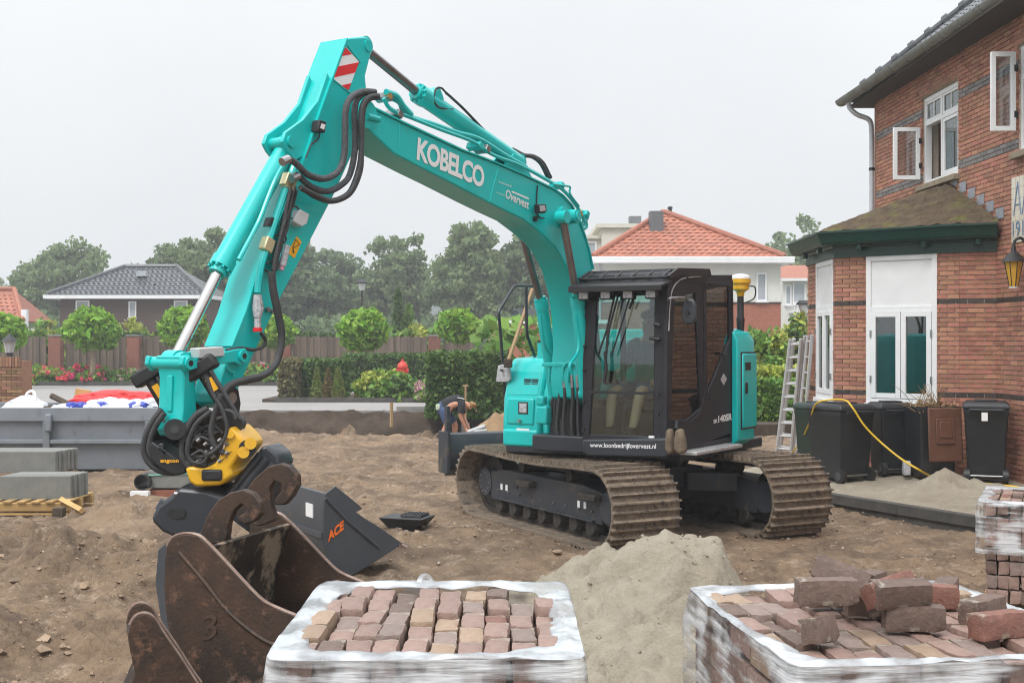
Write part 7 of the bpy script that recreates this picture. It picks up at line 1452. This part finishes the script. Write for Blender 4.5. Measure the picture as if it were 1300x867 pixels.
m.build('stalks', dryplant, dp_, kind='stuff'); Pq = np.array([PB3(rs.uniform(-.28, .28), rs.uniform(-.3, .25), .90 + abs(rs.gauss(0, .06))) for k in range(400)]); quads_obj('dead_leaves', Pq, np.array([rs.uniform(.02, .05) for k in range(400)]), dryplant, dp_, WLOC[dp_.name], kind='stuff')
def ladder(b0, b1, t0, t1, label, rungs=9):
    root = thing('ladder', label, 'ladder', b0, 'aluminium ladders against the bay')
    for a, b in ((b0, t0), (b1, t1)): tb('rail', alu, root, [a, b], .032, 8)
    for k in range(rungs): t = (k + .6) / rungs; tb('rung', alu, root, [Vector(b0).lerp(t0, t), Vector(b1).lerp(t1, t)], .019, 8)
zl = .2
ladder(Gp(985.5, 579, zl), Gp(1003, 580, zl) + Vector((0, -.05, 0)), Wp(1003.5, 431, 20.6), Wp(1017, 430, 20.4), 'aluminium ladder standing outermost, its rungs all showing')
ladder(Gp(990, 576, zl), Gp(1009, 580, zl) + Vector((0, .05, 0)), Wp(1008, 430, 20.75), Wp(1022, 426, 20.45), 'aluminium ladder sandwiched between the other two', 9)
ladder(Gp(1010, 582, zl), Gp(1018, 584, zl), Wp(1026, 426, 20.2), Wp(1031, 425, 19.9), 'aluminium ladder seen nearly edge on against the brick', 8)
yh = [Wp(1004, 577, 19.9), Wp(1016, 561, 18.5), Wp(1027, 538, 17.6), Wp(1035, 514, 17.2), Wp(1050, 508, 16.98), Wp(1072, 508, 16.9), Wp(1082, 517, 16.75), Wp(1098, 541, 16.7), Wp(1120, 563, 16.6), Wp(1145, 583, 16.4), Wp(1168, 597, 16.2), Gp(1186, 607, .30), Gp(1200, 615, .28)]
h_ = thing('garden_hose', 'yellow garden hose trailing over the bins and across the sand', 'hose', yh[-1]); tb('hose_run', hosey, h_, spline(yh, 8), .013, 8); tb('hose_run', hosey, h_, spline([Gp(1215, 614, .33), Gp(1238, 613, .33), Gp(1262, 615, .33), Gp(1300, 620, .32), Gp(1345, 636, .30)], 8), .014, 8)
bx('white_canister', lensm, None, Wp(1151, 594, 16.9), (.10, .10, .2), label='small grey canister on the sand beside the brown-lidded bin', cat='canister', bevel=.02)
# ================================================================== SMALL THINGS ON THE SITE
g = Gp(517, 677); dc = thing('gully_pot', 'black plastic gully pot with slotted grate lying on the soil', 'gully pot', (g.x, g.y, 0)); P = lambda a, b, c: g + Matrix.Rotation(R(-18), 3, 'Z') @ Vector((a, b, c))
MB().loft([[P(math.cos(t) * .15, math.sin(t) * .15, 0) for t in np.linspace(0, 6.283, 16, endpoint=False)], [P(math.cos(t) * .15, math.sin(t) * .15, .06) for t in np.linspace(0, 6.283, 16, endpoint=False)]]).build('base_ring', pipeg, dc)
MB().loft([[P(a * .15, b * .13, .05) for a, b in ((-1, -1), (1, -1), (1, 1), (-1, 1))], [P(a * .25, b * .19, .17) for a, b in ((-1, -1), (1, -1), (1, 1), (-1, 1))], [P(a * .26, b * .2, .19) for a, b in ((-1, -1), (1, -1), (1, 1), (-1, 1))]]).build('pot', black, dc, bevel=.01)
gt = MB().box((.07, .05, .205), (.24, .26, .02), P).build('grate', greyhose, dc)
for k in range(6): MB().box((-.03 + k * .04, .05, .218), (.012, .24, .01), P).build('slot', black, gt)
for (px, py, r_, n_, lb) in ((708, 711, .05, 'buff', 'small buff stone on the soil in front of the near crawler'), (432, 748, .05, 'buff', 'flat yellowish stone behind the wrapped pallet'), (60, 742, .035, 'red', 'orange brick chip on the soil at the clod heap')):
    g = Gp(px, py); o = blob('stone', (g.x, g.y, hzp(g.x, g.y) + .02), (r_, r_ * .7, r_ * .45), MATS['paver_' + n_], lb, 'stone', px)
g = Wp(497, 532, 32.8); tb('timber_stake', handle_w, None, [g + Vector((0, 0, -.2)), Wp(497, 511, 32.8)], .045, 4, label='short wooden stake driven in at the soil bank', cat='stake')
g = Wp(591, 538, 28.8); sp_ = thing('spade', 'spade with wooden T handle stuck upright in front of the square hedge', 'spade', g); tb('shaft', handle_w, sp_, [g, Wp(591, 490, 28.8)], .022, 8); tb('grip', handle_w, sp_, [Wp(587.5, 490, 28.8), Wp(594.5, 490, 28.8)], .02, 8); bx('spade_blade', steel, sp_, g + Vector((0, 0, -.12)), (.18, .02, .28), bevel=.005)
tb('plastic_pipe', pipeg, None, [Wp(594, 549, 27.6), Wp(616, 541, 27.6)], .055, 12, label='pale grey plastic pipe held low by the bending worker', cat='pipe'); tb('plastic_pipe', pipeg, None, [Wp(602, 548, 27.4), Wp(618, 546, 27.4)], .03, 10, label='thinner pale pipe lying below the thick one at the dozer blade', cat='pipe')
xs = np.arange(-1.3, 1.9, .06); ys = np.arange(28.6, 31.4, .06); HX, HY_ = np.meshgrid(xs, ys); HZ = -.3 + .66 * np.exp(-(((HX + .35) / .62) ** 2 + ((HY_ - 30.2) / .6) ** 2)) * (1 + .5 * fbm(HX * 2, HY_ * 2, 4)) + .06 * fbm(HX * 5, HY_ * 5, 3)
grid_obj('earth_heap', HX, HY_, HZ, mk('ochre_soil', (.34, .225, .12), (.25, .16, .09), scale=4, rough=.95, bump=.03, bscale=20), mask=HZ > -.28, label='low heap of ochre earth behind the dozer blade', cat='earth heap')
bt = thing('work_boots', 'pair of muddy brown work boots hung at the lower cab corner', 'boots', UPW(861, 576, 1.2)); bootb = mk('muddy_boot', (.20, .15, .10), (.11, .085, .06), scale=9, rough=.9, bump=.01)
for k, (a, w_) in enumerate(((853, 10), (866, 14))):
    q = [(a - w_ * .35, 545), (a + w_ * .25, 543), (a + w_ * .45, 556), (a + w_ * .6, 573), (a, 577), (a - w_ * .5, 570)]; c0 = [U(*(lambda t: (t[0], -1.46 - .06 * k, t[1]))(UF(x, y, -1.46 - .06 * k))) for x, y in q]; MB().prism(c0, Vector((SB, CB, 0)) * -.10).build('boot', bootb, bt, bevel=.03)
tb('boot_strap', black, bt, [UPW(858, 545, 1.2), UPW(859, 535, 1.15)], .02, 6)
br = thing('broom', 'broom with bare wooden handle stuck upright on the tank housing', 'broom', UPW(645, 458, -1.05)); tb('handle', handle_w, br, [UPW(645, 459, -1.05), UPW(676, 367, -1.05)], .022, 8); bx('head', barkm, br, UPW(645, 461, -1.05), (.10, .08, .10), bevel=.01)

# ================================================================== PEOPLE
def person(name, label, J_, E_, mat, parts, JX=None):
    """J_: joint name -> (point, radius); one skinned body, clothes and hair as children"""
    names = list(J_); me = bpy.data.meshes.new(name); c = sum((Vector(J_[k][0]) for k in names), Vector()) / len(names)
    me.from_pydata([Vector(J_[k][0]) - c for k in names], [(names.index(a), names.index(b)) for a, b in E_], []); me.materials.append(mat)
    o = link(name, me, None, c); tag(o, label, 'person'); sk_ = o.modifiers.new('skin', 'SKIN')
    for i, k in enumerate(names):
        r = J_[k][1]; me.skin_vertices[0].data[i].radius = r if isinstance(r, tuple) else (r, r)
    me.skin_vertices[0].data[names.index('pelvis')].use_root = True; sk_.use_smooth_shade = True
    su = o.modifiers.new('sub', 'SUBSURF'); su.levels = su.render_levels = 2
    JX = JX or J_; g = lambda k: Vector(JX[k][0])
    def garment(pn, runs, pm):
        m = MB()
        for pts, rr in runs: m.tube(spline(pts, 4), [rr[min(int(i / 4), len(rr) - 2)] * (1 - (i / 4 - min(int(i / 4), len(rr) - 2))) + rr[min(int(i / 4) + 1, len(rr) - 1)] * (i / 4 - min(int(i / 4), len(rr) - 2)) for i in range(4 * (len(pts) - 1) + 1)], 14)
        return m.build(pn, pm, o, smooth=60)
    shirt_m, short_m = parts
    garment('shirt', [([g('pelvis').lerp(g('waist'), .2), g('waist'), g('chest'), g('chest').lerp(g('neck'), .75)], [.175, .17, .185, .085])] + [([g('chest').lerp(g(q + 'shoulder'), .5), g(q + 'shoulder'), g(q + 'shoulder').lerp(g(q + 'elbow'), .75)], [.12, .088, .072]) for q in 'rl'], shirt_m)
    garment('shorts', [([g('waist').lerp(g('pelvis'), .5), g('pelvis'), g('pelvis').lerp(g('rhip').lerp(g('lhip'), .5), 1.1)], [.165, .178, .13])] + [([g('pelvis').lerp(g(q + 'hip'), .6), g(q + 'hip'), g(q + 'hip').lerp(g(q + 'knee'), .8)], [.13, .118, .098]) for q in 'rl'], short_m)
    for q in 'rl': MB().tube(spline([g(q + 'ankle') + Vector((0, 0, .06)), g(q + 'ankle'), g(q + 'toe')], 3), [.066, .066, .066, .062, .06, .058, .05], 10).build('boot', bootm, o, smooth=60)
    return o
def hand_joints(J_, E_, pre, wrist, pdir, side, k=1.0):
    """palm and five fingers off the wrist; pdir: pointing direction, side: towards the thumb"""
    pd, sdv = Vector(pdir).normalized(), Vector(side).normalized(); W_ = Vector(wrist); J_[pre + 'palm'] = (W_ + pd * .07 * k, (.038 * k, .022 * k)); E_.append((pre + 'wrist', pre + 'palm')); cu = pd.cross(sdv).normalized()
    for i, (o_, l) in enumerate(((.03, .075), (.011, .085), (-.010, .08), (-.03, .062))):
        b = W_ + pd * .105 * k + sdv * o_ * k; J_[pre + 'f%da' % i] = (b, .010 * k); J_[pre + 'f%db' % i] = (b + pd * l * .5 * k + cu * .012 * k, .009 * k); J_[pre + 'f%dc' % i] = (b + pd * l * .85 * k + cu * .04 * k, .007 * k); E_ += [(pre + 'palm', pre + 'f%da' % i), (pre + 'f%da' % i, pre + 'f%db' % i), (pre + 'f%db' % i, pre + 'f%dc' % i)]
    J_[pre + 'ta'] = (W_ + pd * .05 * k + sdv * .045 * k, .012 * k); J_[pre + 'tb'] = (W_ + pd * .09 * k + sdv * .06 * k + cu * .02 * k, .009 * k); E_ += [(pre + 'palm', pre + 'ta'), (pre + 'ta', pre + 'tb')]
# worker bending over the trench
yw = 28.0
def q(px, py, dy=0.0): return Wp(px, py, yw + dy)
J1 = {'pelvis': (q(563, 519), (.15, .14)), 'waist': (q(571, 513), (.14, .13)), 'chest': (q(582, 511), (.16, .15)), 'neck': (q(592, 513), .065), 'headb': (q(596, 515.5), .085), 'headt': (q(600, 517), .09)}
E1 = [('pelvis', 'waist'), ('waist', 'chest'), ('chest', 'neck'), ('neck', 'headb'), ('headb', 'headt')]
for sd2, dy in (('r', -.17), ('l', .17)):
    fx = 0 if sd2 == 'r' else 4
    J1[sd2 + 'hip'] = (q(564 + fx * .5, 523, dy * .7), .10); J1[sd2 + 'knee'] = (q((568 if sd2 == 'r' else 578), 539, dy), .072); J1[sd2 + 'ankle'] = (q((559 if sd2 == 'r' else 577), 555, dy), .05); J1[sd2 + 'toe'] = (q((564 if sd2 == 'r' else 582), 558, dy), .045); E1 += [('pelvis', sd2 + 'hip'), (sd2 + 'hip', sd2 + 'knee'), (sd2 + 'knee', sd2 + 'ankle'), (sd2 + 'ankle', sd2 + 'toe')]
    J1[sd2 + 'shoulder'] = (q(586, 514, dy), .065); J1[sd2 + 'elbow'] = (q(584 + fx, 528, dy * 1.2), .048); J1[sd2 + 'wrist'] = (q(591 + fx, 543, dy * .7), .032); E1 += [('chest', sd2 + 'shoulder'), (sd2 + 'shoulder', sd2 + 'elbow'), (sd2 + 'elbow', sd2 + 'wrist')]
    hand_joints(J1, E1, sd2, J1[sd2 + 'wrist'][0], (.4, -.1, -.9), (.8, -.4, .2))
J1x = dict(J1); J1x['neckb'] = (Vector(J1['chest'][0]).lerp(J1['neck'][0], .6), .10)
for sd2 in 'rl': J1x[sd2 + 'mid'] = (Vector(J1[sd2 + 'shoulder'][0]).lerp(J1[sd2 + 'elbow'][0], .75), .062)
wk = person('person', 'worker in black T-shirt and blue shorts bending over the trench with a pipe', J1, E1, skin, (clothblack, clothblue), J1x)
hb = blob('hair', J1['headt'][0] + Vector((-.01, 0, .045)), (.10, .095, .085), hairm, None, None, 71, wk)
for k in (-1, 1): e_ = MB().lathe(J1['headt'][0] + Vector((.075, .03 * k, -.055)), [(.001, -.012), (.011, -.006), (.011, .006), (.001, .012)], 8).build('eye', black, wk)
MB().tube([J1['headt'][0] + Vector((.06, 0, -.06)), J1['headt'][0] + Vector((.085, 0, -.085)), J1['headt'][0] + Vector((.07, 0, -.095))], [.012, .018, .012], 8).build('nose', skin, wk)
bx('shirt_print', whitev, wk, q(585, 505.4, -.12), (.16, .10, .012), rot=Matrix.Rotation(R(12), 3, 'Y')); bx('gloves_in_pocket', mk('glove_green', (.3, .5, .25), (.6, .6, .55), scale=9, rough=.8), wk, q(556, 517, -.12), (.10, .08, .14), bevel=.03)
# operator in the cab
def u3(x, y, z): return U(x - .27, y, z)
J2 = {'pelvis': (u3(.66, -.36, 1.56), (.15, .13)), 'waist': (u3(.66, -.30, 1.72), (.14, .12)), 'chest': (u3(.66, -.30, 1.98), (.17, .13)), 'neck': (u3(.67, -.34, 2.18), .06), 'headb': (u3(.68, -.38, 2.27), .085), 'headt': (u3(.68, -.38, 2.38), .085)}
E2 = [('pelvis', 'waist'), ('waist', 'chest'), ('chest', 'neck'), ('neck', 'headb'), ('headb', 'headt')]
for sd2, k in (('r', -1), ('l', 1)):
    J2[sd2 + 'hip'] = (u3(.66 + k * .10, -.42, 1.55), .095); J2[sd2 + 'knee'] = (u3(.68 + k * .17, -.92, 1.58), .068); J2[sd2 + 'ankle'] = (u3(.66 + k * .14, -1.02, 1.14), .048); J2[sd2 + 'toe'] = (u3(.66 + k * .14, -1.16, 1.10), .045); E2 += [('pelvis', sd2 + 'hip'), (sd2 + 'hip', sd2 + 'knee'), (sd2 + 'knee', sd2 + 'ankle'), (sd2 + 'ankle', sd2 + 'toe')]
    J2[sd2 + 'shoulder'] = (u3(.66 + k * .20, -.30, 2.06), .066); J2[sd2 + 'elbow'] = (u3(.65 + k * .28, -.42, 1.78), .048); J2[sd2 + 'wrist'] = (u3(.62 + k * .31, -.66, 1.70), .032); E2 += [('chest', sd2 + 'shoulder'), (sd2 + 'shoulder', sd2 + 'elbow'), (sd2 + 'elbow', sd2 + 'wrist')]
    hand_joints(J2, E2, sd2, J2[sd2 + 'wrist'][0], U(0, -1, -.25) - U(0, 0, 0), (U(-k, 0, .2) - U(0, 0, 0)), .85)
opr = person('person', 'operator in dark shirt and blue shorts seated behind the windscreen with bare knees', J2, E2, skin, (clothgrey, clothblue))
blob('hair', J2['headt'][0] + Vector((.03, .04, .03)), (.10, .10, .075), hairdk, None, None, 72, opr)
f_ = U(0, -1, 0) - U(0, 0, 0)
for k in (-1, 1): MB().lathe(J2['headb'][0] + f_ * .078 + V_ * (.033 * k) + Vector((0, 0, .055)), [(.001, -.008), (.011, -.004), (.011, .004), (.001, .008)], 8).build('eye', black, opr)
MB().tube([J2['headb'][0] + f_ * .08 + Vector((0, 0, .06)), J2['headb'][0] + f_ * .105 + Vector((0, 0, .015)), J2['headb'][0] + f_ * .08 + Vector((0, 0, .005))], [.010, .016, .010], 8).build('nose', skin, opr)
bx('mouth', mk('lip', (.4, .14, .12), rough=.6), opr, J2['headb'][0] + f_ * .083 + Vector((0, 0, -.03)), (.045, .01, .01), rot=Matrix.Rotation(-BETA, 3, 'Z'))

# ================================================================== HAZE: thin drizzle-laden air over the whole site
hzm = bpy.data.materials.new('damp_air'); hzm.use_nodes = True; nt = hzm.node_tree; nt.nodes.clear()
pv = nt.nodes.new('ShaderNodeVolumePrincipled'); pv.inputs['Color'].default_value = (.93, .95, .97, 1); pv.inputs['Density'].default_value = .0017; pv.inputs['Anisotropy'].default_value = .2
nt.links.new(pv.outputs[0], nt.nodes.new('ShaderNodeOutputMaterial').inputs['Volume'])
MB().box((0, 110, 9.2), (490, 350, 21.6)).build('haze', hzm, None, smooth=0, kind='stuff', label='thin damp haze filling the air over the whole site', cat='haze')
